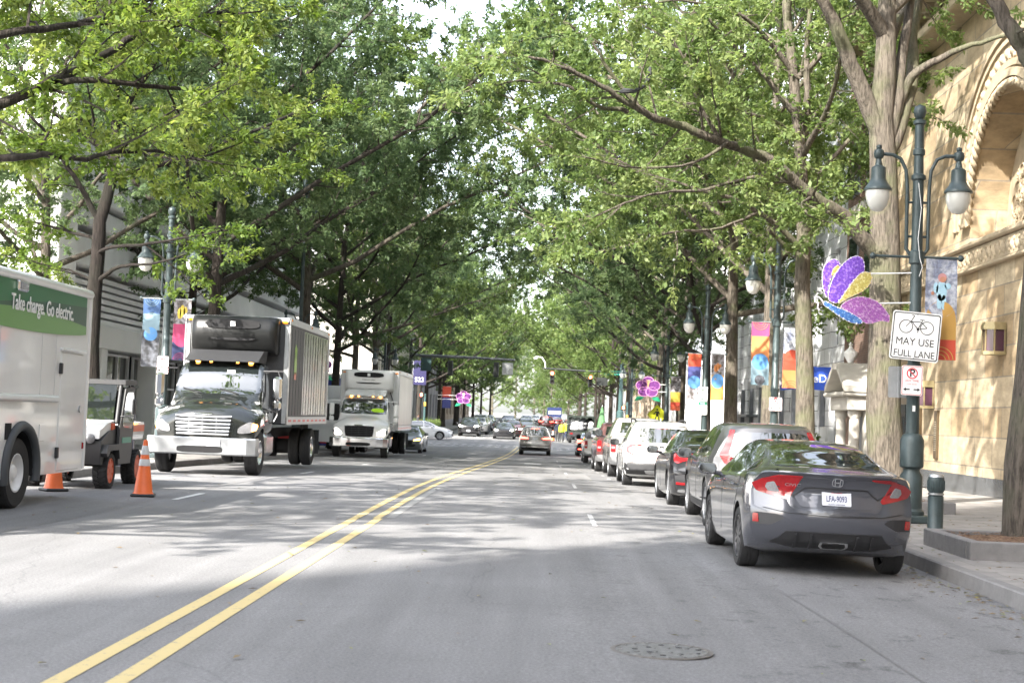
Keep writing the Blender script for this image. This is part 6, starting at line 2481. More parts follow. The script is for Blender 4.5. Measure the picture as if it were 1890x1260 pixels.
def lamp_post(label, x, y, arms=True, tall=0.):
    t = thing('street_lamp', label, 'street lamp', (x, y, walk_z(x, y)), 0, 'twin globe street lamps')
    b = MB()
    b.box((0, 0, .06), (.62, .62, .12), bev=.02)
    b.lathe([(.21, .12), (.21, .18), (.175, .22), (.175, .74), (.13, .80), (.13, .84), (.185, .88), (.185, 1.30), (.15, 1.38), (.10, 1.41)], 24, 0, 'Z')
    b.build('lamp_base', M_green, t, smooth=40)
    top = tall or 6.35
    b = MB()
    b.lathe([(.105, 1.38), (.10, 2.4), (.115, 2.42), (.115, 2.5), (.098, 2.52), (.09, 4.1), (.12, 4.12), (.12, 4.30), (.09, 4.33), (.085, 5.45), (.115, 5.47), (.115, 5.53), (.08, 5.56), (.072, top - .5), (.095, top - .48), (.095, top - .40), (.075, top - .38), (.07, top), (.10, top + .02), (.10, top + .07), (.05, top + .10)], 20, 0, 'Z')
    if tall:
        b.lathe([(.0, top + .1), (.16, top + .1), (.16, top + .75), (.0, top + .8)], 16, 0, 'Z')
    b.build('pole', M_green, t, smooth=40)
    b = MB()
    b.lathe([(.04, top + .08), (.085, top + .14), (.105, top + .22), (.085, top + .30), (.0, top + .34)], 16, 0, 'Z')
    b.build('finial', M_green, t, smooth=60)
    for s in (-1, 1):
        b = MB()
        b.tube([(s * .10, 0, 4.25), (s * .17, 0, 4.35), (s * .175, 0, 5.35), (s * .20, 0, 5.62), (s * .29, 0, 5.80), (s * .42, 0, 5.86), (s * .62, 0, 5.87)], .030, 8)
        for z in (4.55, 5.1):
            b.tube([(s * .08, 0, z), (s * .175, 0, z)], .02, 6)
        ao = b.build('arm', M_green, t, smooth=60)
        b = MB()
        c = (s * .64, 0, 0)
        b.lathe([(.0, 6.02), (.045, 6.0), (.045, 5.96), (.035, 5.95), (.075, 5.92), (.085, 5.87), (.075, 5.81), (.04, 5.78), (.06, 5.68), (.115, 5.64), (.12, 5.46), (.15, 5.40), (.20, 5.33), (.225, 5.30), (.225, 5.275), (.18, 5.27)], 22, 0, 'Z', c)
        lo = b.build('lamp_housing', M_green, t, smooth=40)
        b = MB()
        b.lathe([(.19, 5.275), (.198, 5.22), (.185, 5.12), (.15, 5.02), (.09, 4.95), (.0, 4.925)], 22, 0, 'Z', c)
        b.build('globe', M_globe, lo, smooth=60)
    if arms:
        for s in (-1, 1):
            b = MB()
            b.tube([(s * .09, -.02, 4.22), (s * .66, -.02, 4.22)], .022, 8)
            b.lathe([(0, -.055), (.045, -.03), (.055, 0), (.045, .03), (0, .055)], 12, 0, 'X', (s * .70, -.02, 4.22))
            b.build('banner_arm', M_green, t, smooth=50)
    return t


LX = 5.9
L1 = lamp_post('twin globe street lamp on the right carrying the bicycle sign', LX, 23.45)
L2 = lamp_post('twin globe street lamp carrying pink and orange banners', 6.0, 38)
L3 = lamp_post('twin globe street lamp with red and blue banners and tall white green sign', 5.75, 52)
L4 = lamp_post('twin globe street lamp carrying the purple flower light', 6.0, 71)
L5 = lamp_post('twin globe street lamp by the far right traffic signal', 6.0, 99)
M1 = lamp_post('dark twin globe street lamp on the left carrying blue and magenta banners', -10.05, 38.6)
M2 = lamp_post('extra tall street pole rising above the dark truck box', -10.5, 62.5, tall=11.0)
M3 = lamp_post('twin globe street lamp seen above the white box truck', -9.9, 91)
b = MB()
b.lathe([(.30, -.10), (.30, .12)], 24, 0, 'Z', (.55, 0, 10.2))
b.tube([(0, 0, 10.2), (.55, 0, 10.2)], .03, 6)
b.build('camera_drum', mat('blue grey enamel', (.06, .08, .11), .4), M2)
b = MB()
b.tube([(-.02, -.10, 5.4), (.03, -.11, 5.0), (-.01, -.11, 4.5), (.02, -.12, 4.2), (.06, -.14, 4.05), (.02, -.12, 3.9)], .006, 5)
b.build('cable', M_white, L1, smooth=60)
b = MB()
b.box((-.01, -.103, 1.80), (.045, .006, .09))
b.build('sticker', M_sign, L1)


def board(name, label, cat, pos, w, h, r=.03, face=(0, -1, 0), tilt=0., m=None, group=None, back=True):
    t = thing(name, label, cat, pos, 0, group)
    M = face_M((0, 0, 0), face) @ Matrix.Rotation(tilt, 4, 'Z')
    b = MB()
    b.prism(rrect(w, h, r), .006, (0, 0, 0), (1, 0, 0), (0, 1, 0), 0, M=M)
    b.build('panel', m or M_sign, t, smooth=0)
    return t, M


def put(name, b, m, t, M):
    o = b.build(name, m, t, smooth=0)
    o.data.transform(M)
    return o


def sign_text(t, M, s, size, x, y, m, squash=1., bold=0.):
    return text('lettering', s, size, M @ Matrix.Translation((x, y, .0055)), m, t, depth=.0015, squash=squash, bold=bold)


def no_parking(label, pos, w=.31, h=.46, face=(0, -1, 0), tilt=0.):
    t, M = board('parking_sign', label, 'road sign', pos, w, h, .03, face, tilt)
    b = MB()
    o, i = rrect(w - .02, h - .02, .025), rrect(w - .036, h - .036, .02)
    for k in range(len(o)):
        j = (k + 1) % len(o)
        flat(b, [o[k], o[j], i[j], i[k]], .005)
    annulus(b, 0, h * .24, .088, .018, 28, .005)
    bar(b, (-.055, h * .24 + .055), (.055, h * .24 - .055), .016, .009)
    put('red_marks', b, M_redink, t, M)
    sign_text(t, M, 'P', .17, 0, h * .24, M_ink, 1., .003)
    sign_text(t, M, 'ANY TIME', .048, 0, -.005, M_redink, 1.)
    sign_text(t, M, 'TOW AWAY', .03, 0, -.06, M_redink, 1.)
    b = MB()
    for s in (-1, 1):
        bar(b, (s * .03, -h * .30), (s * .11, -h * .30), .02, .005)
        flat(b, [(s * .13, -h * .30), (s * .09, -h * .30 + .03), (s * .09, -h * .30 - .03)], .005)
    put('arrow', b, M_ink, t, M)
    return t


# bicycle sign
pz = walk_z(LX, 23.4)
sg, M = board('bicycle_sign', 'white square sign reading MAY USE FULL LANE below a bicycle', 'road sign', (LX - .03, 23.27, pz + 2.94), .77, .77, .045, (-.03, -1, 0), R(-4.2))
b = MB()
o, i = rrect(.735, .735, .04), rrect(.705, .705, .03)
for k in range(len(o)):
    j = (k + 1) % len(o)
    flat(b, [o[k], o[j], i[j], i[k]], .005)
put('border', b, M_ink, sg, M)
b = MB()
for s in (-1, 1):
    annulus(b, s * .165, .145, .108, .011, 28, .005)
for p, q in (((-.165, .145), (-.085, .245)), ((-.085, .245), (-.045, .325)), ((-.045, .325), (-.085, .335)), ((-.10, .225), (.06, .235)), ((-.085, .235), (.025, .115)), ((.025, .115), (.085, .262)), ((.025, .115), (.165, .145)), ((.07, .232), (.165, .145)), ((.045, .268), (.125, .268)), ((.03, .10), (.02, .06))):
    bar(b, p, q, .011, .005)
annulus(b, .025, .115, .022, .022, 12, .005)
put('bicycle_symbol', b, M_ink, sg, M)
sign_text(sg, M, 'MAY USE', .165, -.005, -.095, M_ink, .92)
sign_text(sg, M, 'FULL LANE', .155, 0, -.285, M_ink, .86)
b = MB()
for y_ in (.345, -.345):
    b.lathe([(.0, .010), (.01, .008), (.012, .003)], 10, 0, 'Z', (0, y_, 0))
put('bolt', b, M_alu, sg, M)
no_parking('no parking sign with red border just below the bicycle sign', (LX - .07, 23.27, pz + 2.24), .33, .47, (-.05, -1, 0), R(-1))
t, M = board('sign_back', 'bare grey back of a sign behind the near no parking sign', 'road sign', (LX - .20, 23.58, pz + 2.22), .34, .50, .03, (0, 1, 0), 0, M_alu)
b = MB()
b.box((0, -.01, 0), (.03, .03, .5))
b.build('bracket', M_alu, t)
no_parking('small no parking sign with red foot on the post of the pink and orange banners', (6.0, 37.82, walk_z(6, 38) + 2.10), .33, .34)
no_parking('no parking sign on the left lamp post beside the dark truck', (-10.05, 38.42, walk_z(-10, 38.6) + 2.45), .30, .46)

# tall white and green parking sign
t, M = board('parking_sign', 'tall white parking notice with green band on the third lamp post', 'road sign', (5.66, 51.83, walk_z(6, 52) + 2.55), .32, .98, .02)
b = MB()
flat(b, [(-.15, -.16), (.15, -.16), (.15, -.04), (-.15, -.04)], .005)
put('green_band', b, M_gsign, t, M)
for k, s in enumerate(('2 HOUR', 'PARKING', 'PAY AT', 'METER')):
    sign_text(t, M, s, .075, 0, .38 - k * .11, M_gsign, .8)
sign_text(t, M, 'ZONE', .07, 0, -.10, M_sign, .9)
sign_text(t, M, 'P', .2, -.05, -.32, M_ink, .9)

# yellow pedestrian diamond
ps = thing('pedestrian_sign', 'yellow diamond sign showing a walking figure above the white SUV', 'road sign', (6.0, 76.5, walk_z(6, 76)))
b = MB()
b.tube([(0, .03, 0), (0, .03, 3.0)], .03, 8)
b.build('post', M_alu, ps)
M = face_M((0, -.01, 2.42), (0, -1, 0))
b = MB()
flat(b, rpoly([(.54, 0), (0, .54), (-.54, 0), (0, -.54)], 2, .06), 0, .008)
put('panel', b, M_yellow, ps, M)
b = MB()
o, i = [(.49, 0), (0, .49), (-.49, 0), (0, -.49)], [(.47, 0), (0, .47), (-.47, 0), (0, -.47)]
for k in range(4):
    flat(b, [o[k], o[(k + 1) % 4], i[(k + 1) % 4], i[k]], .006)
annulus(b, 0, .27, .055, .055, 14, .006)
flat(b, [(-.07, .19), (.08, .19), (.075, -.03), (-.05, -.03)], .006)
for p, q, w_ in (((-.05, .17), (-.16, .04), .05), ((.07, .17), (.14, .03), .05), ((.03, 0), (.11, -.28), .065), ((0, 0), (-.12, -.27), .065), ((-.16, .04), (-.2, .06), .045)):
    bar(b, p, q, w_, .006)
put('walking_figure', b, M_ink, ps, M)

# banners hung from the lamp posts
BCOL = {}


def bm_(c):
    k = 'banner %02x%02x%02x' % tuple(int(255 * min(1, v)) for v in c)
    return mat(k, tuple(v * .72 for v in c), .75)


def photo_m(name, a, b_, c):
    if name in MATS:
        return MATS[name]
    m = mat(name, a, .7, two=(b_, 7, .42, .60), vary=(16, .5))
    return m


def banner(label, x, y, z, w, h, layers, sway=0.):
    """layers = [(kind, y0, y1, material)] measured 0 (top) .. 1 (bottom); band, disc, arcs, figure"""
    t = thing('street_banner', label, 'banner', (x, y, z), 0, 'banners hung from the street lamps')
    b = MB()
    n, m_ = 6, 12
    f = lambda u, v: (u * w, sway * math.sin(2.2 * v) * v + .012 * math.sin(9 * v + 3 * u), -v * h)
    bands = [l for l in layers if l[0] == 'band']
    mats_ = []
    for kind, v0, v1, mm in bands:
        if mm not in mats_:
            mats_.append(mm)
        mi = mats_.index(mm)
        vs, fs = [], []
        ks = max(2, int((v1 - v0) * m_))
        for side in (-1, 1):
            for j in range(ks + 1):
                for i_ in range(n + 1):
                    p = f(-.5 + i_ / n, v0 + (v1 - v0) * j / ks)
                    vs.append((p[0], p[1] + side * .002, p[2]))
        o = (ks + 1) * (n + 1)
        for j in range(ks):
            for i_ in range(n):
                a = j * (n + 1) + i_
                fs.append((a, a + n + 1, a + n + 2, a + 1))
                fs.append((o + a, o + a + 1, o + a + n + 2, o + a + n + 1))
        b.add(vs, fs, mi)
    b.build('cloth', mats_, t, smooth=60)
    for l in layers:
        if l[0] == 'band':
            continue
        b = MB()
        kind, v0, v1, mm = l
        cy, r = (v0 + v1) / 2, (v1 - v0) / 2 * h
        if kind == 'disc':
            rr_ = min(r, w * .49)
            pts = [(rr_ * math.cos(a), cy * h + r * math.sin(a)) for a in np.linspace(0, 2 * PI, 24, endpoint=False)]
            for side in (-1, 1):
                vs = [(f(0, cy)[0], f(0, cy)[1] + side * .006, -cy * h)] + [(p[0], f(p[0] / w, p[1] / h)[1] + side * .006, -p[1]) for p in pts]
                b.add(vs, [(0, 1 + k, 1 + (k + 1) % 24) for k in range(24)])
        elif kind == 'arcs':
            for q in range(3):
                ro = w * (.42 - .12 * q)
                up = 1 if v0 > .5 else -1
                base = v1 if v0 > .5 else v0
                pts = [(ro * math.cos(a), base * h - up * ro * math.sin(a)) for a in np.linspace(.05, PI - .05, 14)]
                b.tube([(p[0], f(p[0] / w, p[1] / h)[1] - .004, -p[1]) for p in pts], .009, 4)
        elif kind == 'figure':
            for (dx, r_, a_) in ((0, .5, 1.), (-.18, .35, .7), (.18, .38, .8)):
                pts = circle(1, 12)
                vs = [(dx * w + p[0] * w * .16 * r_ * 2, f(0, cy)[1] - .007, -(cy * h) + p[1] * r * a_) for p in pts]
                b.add(vs, [tuple(range(12))])
        b.build({'disc': 'disc', 'arcs': 'arc_pattern', 'figure': 'figure_print'}[kind], mm, t, smooth=0)
    b = MB()
    b.tube([(-w / 2 - .04, 0, .01), (w / 2 + .04, 0, .01)], .014, 6)
    b.build('hem_rod', M_alu, t)
    return t


c_blue, c_lblue, c_pink, c_navy, c_org, c_red, c_yel = bm_((.04, .10, .24)), bm_((.19, .29, .35)), bm_((.34, .025, .10)), bm_((.02, .03, .10)), bm_((.62, .24, .08)), bm_((.62, .08, .04)), bm_((.60, .45, .06))
c_mag, c_sky, c_ind, c_gold = bm_((.45, .06, .18)), bm_((.10, .28, .58)), bm_((.06, .07, .25)), bm_((.62, .36, .09))
ph_dark, ph_mid, ph_snow = photo_m('dark photo print', (.07, .075, .09), (.012, .013, .016), 0), photo_m('street photo print', (.24, .23, .25), (.06, .05, .045), 0), photo_m('snow photo print', (.40, .42, .47), (.17, .19, .26), 0)
h_ = walk_z(LX, 23.4) + 4.21
ch = banner('banner printed with a small child over a golden disc, right of the bicycle sign', LX + .40, 23.43, h_, .50, 1.62,
            [('band', 0, .62, ph_snow), ('band', .62, .80, c_gold), ('band', .80, 1, c_red), ('arcs', .84, 1, c_gold), ('disc', .42, .80, c_gold), ('disc', .30, .58, ph_snow)])
b = MB()
for (cx, cz, rx, rz_, mi) in ((0, -.52, .085, .16, 0), (-.09, -.47, .04, .09, 0), (.10, -.44, .05, .05, 0), (-.03, -.70, .04, .13, 0), (.04, -.70, .04, .12, 0), (.01, -.31, .07, .075, 1), (.02, -.335, .05, .045, 2), (-.14, -.56, .025, .03, 2)):
    b.add([(cx + rx * math.cos(a), -.016 - .001 * mi, cz + rz_ * math.sin(a)) for a in np.linspace(0, 2 * PI, 16, endpoint=False)], [tuple(range(16))], mi)
b.build('child_print', [mat('pale blue print', (.32, .50, .60), .7), mat('pink hat print', (.45, .22, .22), .7), mat('skin print', (.40, .19, .12), .7)], ch, smooth=0)
h2 = walk_z(6, 38) + 4.2
banner('pink banner with orange and blue discs, left of its post', 6.0 - .42, 37.95, h2, .46, 1.62, [('band', 0, .22, c_mag), ('band', .22, .62, c_org), ('band', .62, 1, c_lblue), ('arcs', 0, .2, c_org), ('disc', .50, .76, c_sky), ('disc', .84, 1.0, ph_dark)], sway=-.10)
banner('orange banner with red disc and pale photo, right of its post', 6.0 + .42, 37.95, h2 - .12, .46, 1.55, [('band', 0, .42, ph_snow), ('band', .42, .70, c_red), ('band', .70, 1, c_org), ('disc', .36, .68, c_red), ('arcs', .78, 1, c_red)], sway=.14)
h3 = walk_z(6, 52) + 4.2
banner('red and indigo banner with blue disc over a crowd photo, third lamp post', 5.75 - .40, 51.95, h3, .46, 1.62, [('band', 0, .28, c_red), ('band', .28, .62, c_ind), ('band', .62, 1, ph_mid), ('arcs', 0, .2, c_org), ('disc', .48, .76, c_sky)])
banner('banner with photo above blue disc on yellow, third lamp post', 5.75 + .42, 51.95, h3, .46, 1.62, [('band', 0, .45, ph_mid), ('band', .45, 1, c_gold), ('disc', .42, .74, c_sky), ('figure', .18, .42, c_org)])
banner('banner with yellow disc above orange arcs, behind the pedestrian sign', 6.42, 70.95, walk_z(6, 71) + 4.2, .46, 1.62, [('band', 0, .45, ph_mid), ('band', .45, .75, c_yel), ('band', .75, 1, c_red), ('arcs', .8, 1, c_org)])
h4 = walk_z(-10, 38.6) + 4.2
banner('blue banner with pale disc over a dark photo, left pavement', -10.05 - .40, 38.55, h4, .46, 1.80, [('band', 0, .22, c_blue), ('band', .22, .46, c_lblue), ('band', .46, 1, ph_dark), ('disc', .20, .52, c_lblue), ('arcs', 0, .2, c_lblue), ('disc', .42, .62, c_sky)])
banner('navy banner with magenta disc under a photo of two people, left pavement', -10.05 + .42, 38.55, h4, .46, 1.60, [('band', 0, .40, ph_mid), ('band', .40, .70, c_pink), ('band', .70, 1, c_navy), ('disc', .42, .78, c_pink), ('arcs', .8, 1, c_pink), ('figure', .08, .36, c_yel)])
banner('orange banner far off beyond the cross street on the left', -8.9, 136, walk_z(-9, 136) + 4.2, .8, 2.0, [('band', 0, .5, c_red), ('band', .5, 1, c_ind)])

# ---- butterfly light figure
bf = thing('butterfly_light', 'purple and pink tinsel butterfly with gold spot fixed to the lamp post', 'light decoration', (LX - .9, 23.4, pz + 3.6))
BO = Vector(bf.location)


def zp(pts, y=23.4):
    return [at(1490 + p[0] / 7.876, 460 + p[1] / 7.876, y) - BO for p in pts]


def tinsel(name, c, alt):
    m = mat(name, c, .35, .3, two=(alt, 26, .5, .62), vary=(50, .45), bump=(60, .8))
    return m


def wing(name, pts, m, y, lights, n_it=2):
    P = zp(rpoly(pts, n_it, .2), y)
    b = MB()
    k = len(P)
    vs = [p + Vector((0, -.008, 0)) for p in P] + [p + Vector((0, .008, 0)) for p in P]
    b.add(vs, [tuple(range(k)), tuple(range(2 * k - 1, k - 1, -1))] + [(i, i + k, (i + 1) % k + k, (i + 1) % k) for i in range(k)])
    o = b.build(name, m, bf, smooth=0)
    b = MB()
    b.tube(P + [P[0]], .007, 5, cap=False)
    b.build('edge_tube', lights[0], o)
    b = MB()
    acc = 0
    for i in range(k):
        q = P[(i + 1) % k]
        acc += (q - P[i]).length
        if acc > .075:
            acc = 0
            b.lathe([(0, -.014), (.012, -.006), (.012, .006), (0, .014)], 6, 0, 'Z', P[i] + Vector((0, -.01, 0)))
    b.build('bulb_edging', lights[1], o, smooth=60)
    return o


M_pearl, M_pinkb, M_goldb = mat('pearl tube', (.62, .58, .66), .3), mat('pink bulbs', (.62, .30, .50), .3), mat('gold bulbs', (.62, .45, .22), .3)
Mp1, Mp2 = tinsel('violet tinsel', (.11, .035, .34), (.24, .13, .50)), tinsel('pink tinsel', (.25, .075, .29), (.38, .22, .40))
Mg, Mbl = tinsel('gold tinsel', (.38, .32, .08), (.50, .46, .20)), tinsel('blue tinsel', (.03, .11, .33), (.12, .25, .46))
wing('upper_wing', [(285, 720), (225, 560), (215, 400), (235, 270), (290, 180), (380, 140), (450, 165), (480, 220), (470, 260), (350, 400), (310, 520), (290, 640)], Mp1, 23.43, (M_pearl, M_pearl))
wing('upper_wing', [(300, 740), (320, 560), (400, 370), (520, 210), (620, 130), (720, 95), (800, 130), (830, 220), (830, 320), (740, 380), (640, 480), (560, 600), (480, 720), (420, 790)], Mp1, 23.38, (M_pearl, M_pearl))
wing('gold_spot', [(430, 800), (560, 620), (660, 480), (760, 360), (850, 325), (920, 350), (940, 420), (900, 520), (820, 600), (700, 660), (560, 720)], Mg, 23.34, (M_pearl, M_goldb))
wing('gold_spot', [(350, 390), (380, 280), (450, 230), (470, 260), (400, 350)], Mg, 23.40, (M_goldb, M_goldb))
wing('lower_wing', [(470, 830), (600, 740), (720, 690), (860, 700), (1000, 750), (1100, 840), (1190, 960), (1195, 1060), (1080, 1030), (960, 1070), (850, 1080), (700, 980), (580, 900)], Mp2, 23.36, (M_pearl, M_pinkb))
wing('butterfly_body', [(230, 760), (280, 760), (420, 840), (600, 910), (760, 1000), (810, 1060), (760, 1085), (620, 1060), (480, 980), (330, 870), (240, 810)], Mbl, 23.32, (M_pearl, M_pearl))
b = MB()
b.tube(zp([(225, 755), (165, 690), (105, 690), (110, 760), (160, 780), (150, 850), (175, 880)]), .012, 6)
b.build('antenna', M_pearl, bf, smooth=60)
for zy in (350, 783):
    b = MB()
    b.tube(zp([(760, zy + 8), (1560, zy - 6)], 23.42), .012, 6)
    b.build('rod', M_white, bf)

# ---- purple flower lights
def flower(label, x, y, z, s, post_x):
    t = thing('flower_light', label, 'light decoration', (x, y, z))
    pm = tinsel('plum tinsel', (.10, .015, .13), (.20, .05, .24))
    for k in range(5):
        a = PI / 2 + 2 * PI * k / 5
        b = MB()
        c = Vector((.30 * s * math.cos(a), 0, .26 * s * math.sin(a)))
        pts = [c + Vector((.27 * s * math.cos(q), .0 - .012 * k, .22 * s * math.sin(q))) for q in np.linspace(0, 2 * PI, 18, endpoint=False)]
        b.add([p + Vector((0, -.008, 0)) for p in pts] + [p + Vector((0, .008, 0)) for p in pts], [tuple(range(18)), tuple(range(35, 17, -1))] + [(i, i + 18, (i + 1) % 18 + 18, (i + 1) % 18) for i in range(18)])
        po_ = b.build('petal', pm, t, smooth=0)
        b = MB()
        b.tube([p + Vector((0, -.01, 0)) for p in pts] + [pts[0]], .014 * s, 5, cap=False)
        b.build('edge_tube', M_pinkb, po_)
    for sg_ in (-1, 1):
        b = MB()
        b.prism([(sg_ * .12 * s, -.42 * s), (sg_ * .5 * s, -.44 * s), (sg_ * .62 * s, -.66 * s), (sg_ * .3 * s, -.60 * s)], .02, (0, 0, 0))
        b.build('leaf', mat('green tinsel', (.02, .28, .14), .4, .3, vary=(40, .4)), t)
    b = MB()
    for k in range(-2, 3):
        b.tube([(0, -.06, 0), (k * .04 * s, -.08, .34 * s)], .012 * s, 5)
    b.build('stamen', M_goldb, t)
    for q in (.15, -.2):
        b = MB()
        b.tube([(0, .03, q), (post_x - x, .03, q)], .015, 5)
        b.build('rod', M_white, t)
    return t


flower('purple tinsel flower with green leaves left of the pedestrian sign', 5.08, 70.9, 3.12, 1.05, 6.0)
flower('small purple flower light far off on the left beyond the cross street', -6.9, 128, 2.9, 1.2, -9.2)
flower('purple flower light half hidden behind the dark truck box', -9.55, 62.4, 3.3, .9, -10.5)

# ---- bollard, planting beds, cones, manhole
bo = thing('bollard', 'dark green iron bollard with silver collar beside the lamp post', 'bollard', (5.72, 21.3, walk_z(6, 21)))
b = MB()
b.lathe([(.125, 0), (.125, .03), (.11, .05), (.11, .52), (.085, .54)], 24, 0, 'Z')
b.build('shaft', M_green, bo, smooth=40)
b = MB()
b.lathe([(.10, .535), (.113, .54), (.113, .565), (.10, .57)], 24, 0, 'Z')
b.build('collar', M_steel, bo, smooth=40)
b = MB()
b.lathe([(.09, .565), (.118, .60), (.12, .74), (.11, .80)], 24, 0, 'Z')
for k in range(20):
    a = 2 * PI * k / 20
    b.tube([(.117 * math.cos(a), .117 * math.sin(a), .61), (.119 * math.cos(a), .119 * math.sin(a), .75)], .009, 5)
b.build('head', M_green, bo, smooth=40)
b = MB()
b.lathe([(.112, .795), (.10, .83), (.05, .85), (0, .855)], 24, 0, 'Z')
b.build('cap', M_alu, bo, smooth=40)
M_mulch = mat('bark mulch', (.13, .075, .045), .95, vary=(40, .5), bump=(70, 1.), two=((.20, .13, .08), 24, .5, .62))


def bed(label, x0, x1, y0, y1):
    z = walk_z(6, (y0 + y1) / 2)
    t = thing('planting_bed', label, 'planting bed', ((x0 + x1) / 2, (y0 + y1) / 2, z))
    w_, d_ = x1 - x0, y1 - y0
    k = 0
    for cx, cy, sx, sy in ((0, -d_ / 2 + .075, w_, .15), (0, d_ / 2 - .075, w_, .15), (-w_ / 2 + .075, 0, .15, d_ - .302), (w_ / 2 - .075, 0, .15, d_ - .302)):
        L_ = max(sx, sy)
        n = max(1, int(round(L_ / 1.15)))
        for i in range(n):
            o = (-.5 + (i + .5) / n) * L_
            b = MB()
            b.box((cx + (o if sx > sy else 0), cy + (0 if sx > sy else o), .09), ((sx / n - .008) if sx > sy else sx, sy if sx > sy else sy / n - .008, .24), bev=.012)
            b.build('kerb_stone', M_kerb, t)
    rg = random.Random(int(x0 * 100))
    nx, ny = 22, 22
    vs = [(-w_ / 2 + .14 + (w_ - .28) * i / nx, -d_ / 2 + .14 + (d_ - .28) * j / ny, .13 + rg.uniform(0, .035) + .07 * math.sin(PI * i / nx) * math.sin(PI * j / ny)) for j in range(ny + 1) for i in range(nx + 1)]
    b = MB()
    b.add(vs, [(j * (nx + 1) + i, j * (nx + 1) + i + 1, (j + 1) * (nx + 1) + i + 1, (j + 1) * (nx + 1) + i) for j in range(ny) for i in range(nx)])
    for q in range(420):                                           # loose chips
        x, y = rg.uniform(-w_ / 2 + .16, w_ / 2 - .16), rg.uniform(-d_ / 2 + .16, d_ / 2 - .16)
        a = rg.uniform(0, 6.28)
        u, v = Vector((math.cos(a), math.sin(a), rg.uniform(-.3, .3))) * rg.uniform(.015, .045), Vector((-math.sin(a), math.cos(a), rg.uniform(-.3, .3))) * .008
        c = Vector((x, y, .19 + .06 * (1 - abs(x) * 2 / w_) * (1 - abs(y) * 2 / d_)))
        b.add([c - u - v, c + u - v, c + u + v, c - u + v], [(0, 1, 2, 3)])
    b.build('mulch', M_mulch, t, smooth=0)
    return t


bed('granite edged mulch bed round the leaning oak at the right edge', 4.95, 7.3, 16.95, 19.0)
bed('granite edged mulch bed round the massive oak behind the lamp post', 5.3, 7.4, 26.2, 30.2)
for i, y in enumerate((37, 44.5, 53, 62.5)):
    bed('granite edged mulch bed round the %s oak beyond the massive trunk' % ('first', 'second', 'third', 'fourth')[i], 5.8, 7.7, y - 1.4, y + 1.4)

M_cone = mat('orange cone plastic', (.72, .13, .025), .45, vary=(6, .1))
M_collar = mat('white reflective collar', (.50, .50, .50), .35, vary=(20, .08))


def cone(label, x, y, h=.92, rz=.2):
    t = thing('traffic_cone', label, 'traffic cone', (x, y, road_z(x, y)), rz, 'orange traffic cones')
    k = h / .92
    b = MB()
    b.box((0, 0, .025), (.40 * k, .40 * k, .05), bev=.02)
    b.build('cone_base', M_blackp, t)
    r = lambda z: .155 - (.155 - .032) * (z - .05) / .87
    b = MB()
    b.lathe([(r(.05) + .015, .05), (r(.07), .07), (r(.92), .92), (.015, .925), (0, .92)], 28, 0, 'Z')
    o = b.build('cone_body', M_cone, t, smooth=40)
    for z0, z1 in ((.50, .61), (.68, .83)):
        b = MB()
        b.lathe([(r(z0) + .001, z0), (r(z0) + .005, z0 + .004), (r(z1) + .005, z1 - .004), (r(z1) + .001, z1)], 28, 0, 'Z')
        b.build('collar', M_collar, t, smooth=40)
    if k != 1:
        t.scale = (k, k, k)
    return t


cone('orange cone with two white collars standing in the road left of the dark truck', -6.32, 23.35, .90)
cone('orange cone showing below the rear door of the white van', -7.93, 23.85, .90, rz=.7)
cone('far orange cone on the kerb between the two box trucks', -8.7, 55.0, rz=.1)
cone('orange cone beside the hi-vis worker beyond the cross street', 1.0, 124.5, rz=.4)
mh = thing('manhole_cover', 'round iron manhole cover in the near right lane', 'manhole cover', (.86, 9.9, road_z(.86, 9.9)))
M_iron = mat('worn cast iron', (.165, .163, .16), .55, .4, vary=(14, .35), bump=(50, .3))
b = MB()
b.lathe([(.345, .0), (.345, .007), (.315, .009), (.312, .005), (.305, .005)], 44, 0, 'Z')
b.build('rim', mat('rusty iron rim', (.12, .11, .10), .7, .2, vary=(20, .4)), mh, smooth=0)
b = MB()
b.lathe([(.304, .003), (.304, .008), (0, .008)], 44, 0, 'Z')
for r_ in (.10, .20, .285):
    n = int(r_ * 60)
    for k in range(n):
        a = 2 * PI * k / n
        if r_ < .25 and k % 3 == 0:
            continue
        b.box((r_ * math.cos(a), r_ * math.sin(a), .010), (.035, .018, .005), rz=a)
mi_ = 1
for k in range(9):
    a = 2 * PI * k / 9 + .3
    r_ = .16 if k % 2 else .22
    b.lathe([(.022, .0095), (0, .0096)], 10, 1, 'Z', (r_ * math.cos(a) + .04, r_ * math.sin(a), 0))
b.build('lid', [M_iron, M_dark], mh, smooth=0)

# ---- traffic signals
M_sigd = mat('dark signal housing', (.015, .017, .016), .5)
M_teal = mat('teal painted steel', (.035, .072, .072), .45, vary=(2, .15))


def signal_head(t, x, y, z, lit=None, face=-1):
    b = MB()
    b.box((x, y, z), (.36, .24, 1.06), bev=.04)
    o = b.build('signal_head', M_sigd, t)
    for k, (c, nm) in enumerate(((.34, 'red'), (0, 'amber'), (-.34, 'green'))):
        b = MB()
        b.lathe([(0, .0), (.12, .0), (.13, .02)], 18, 0, 'Y', (x, y + face * .13, z + c))
        b.build('lens', M_sig[lit if nm == lit else 'off'], o)
        b = MB()
        pts = [(x + .14 * math.cos(a), y + face * .12, z + c + .14 * math.sin(a)) for a in np.linspace(-.2, PI + .2, 12)]
        b.add(pts + [(p[0], p[1] + face * .2, p[2]) for p in pts], [(i, i + 1, i + 13, i + 12) for i in range(11)])
        b.build('visor', M_sigd, o)


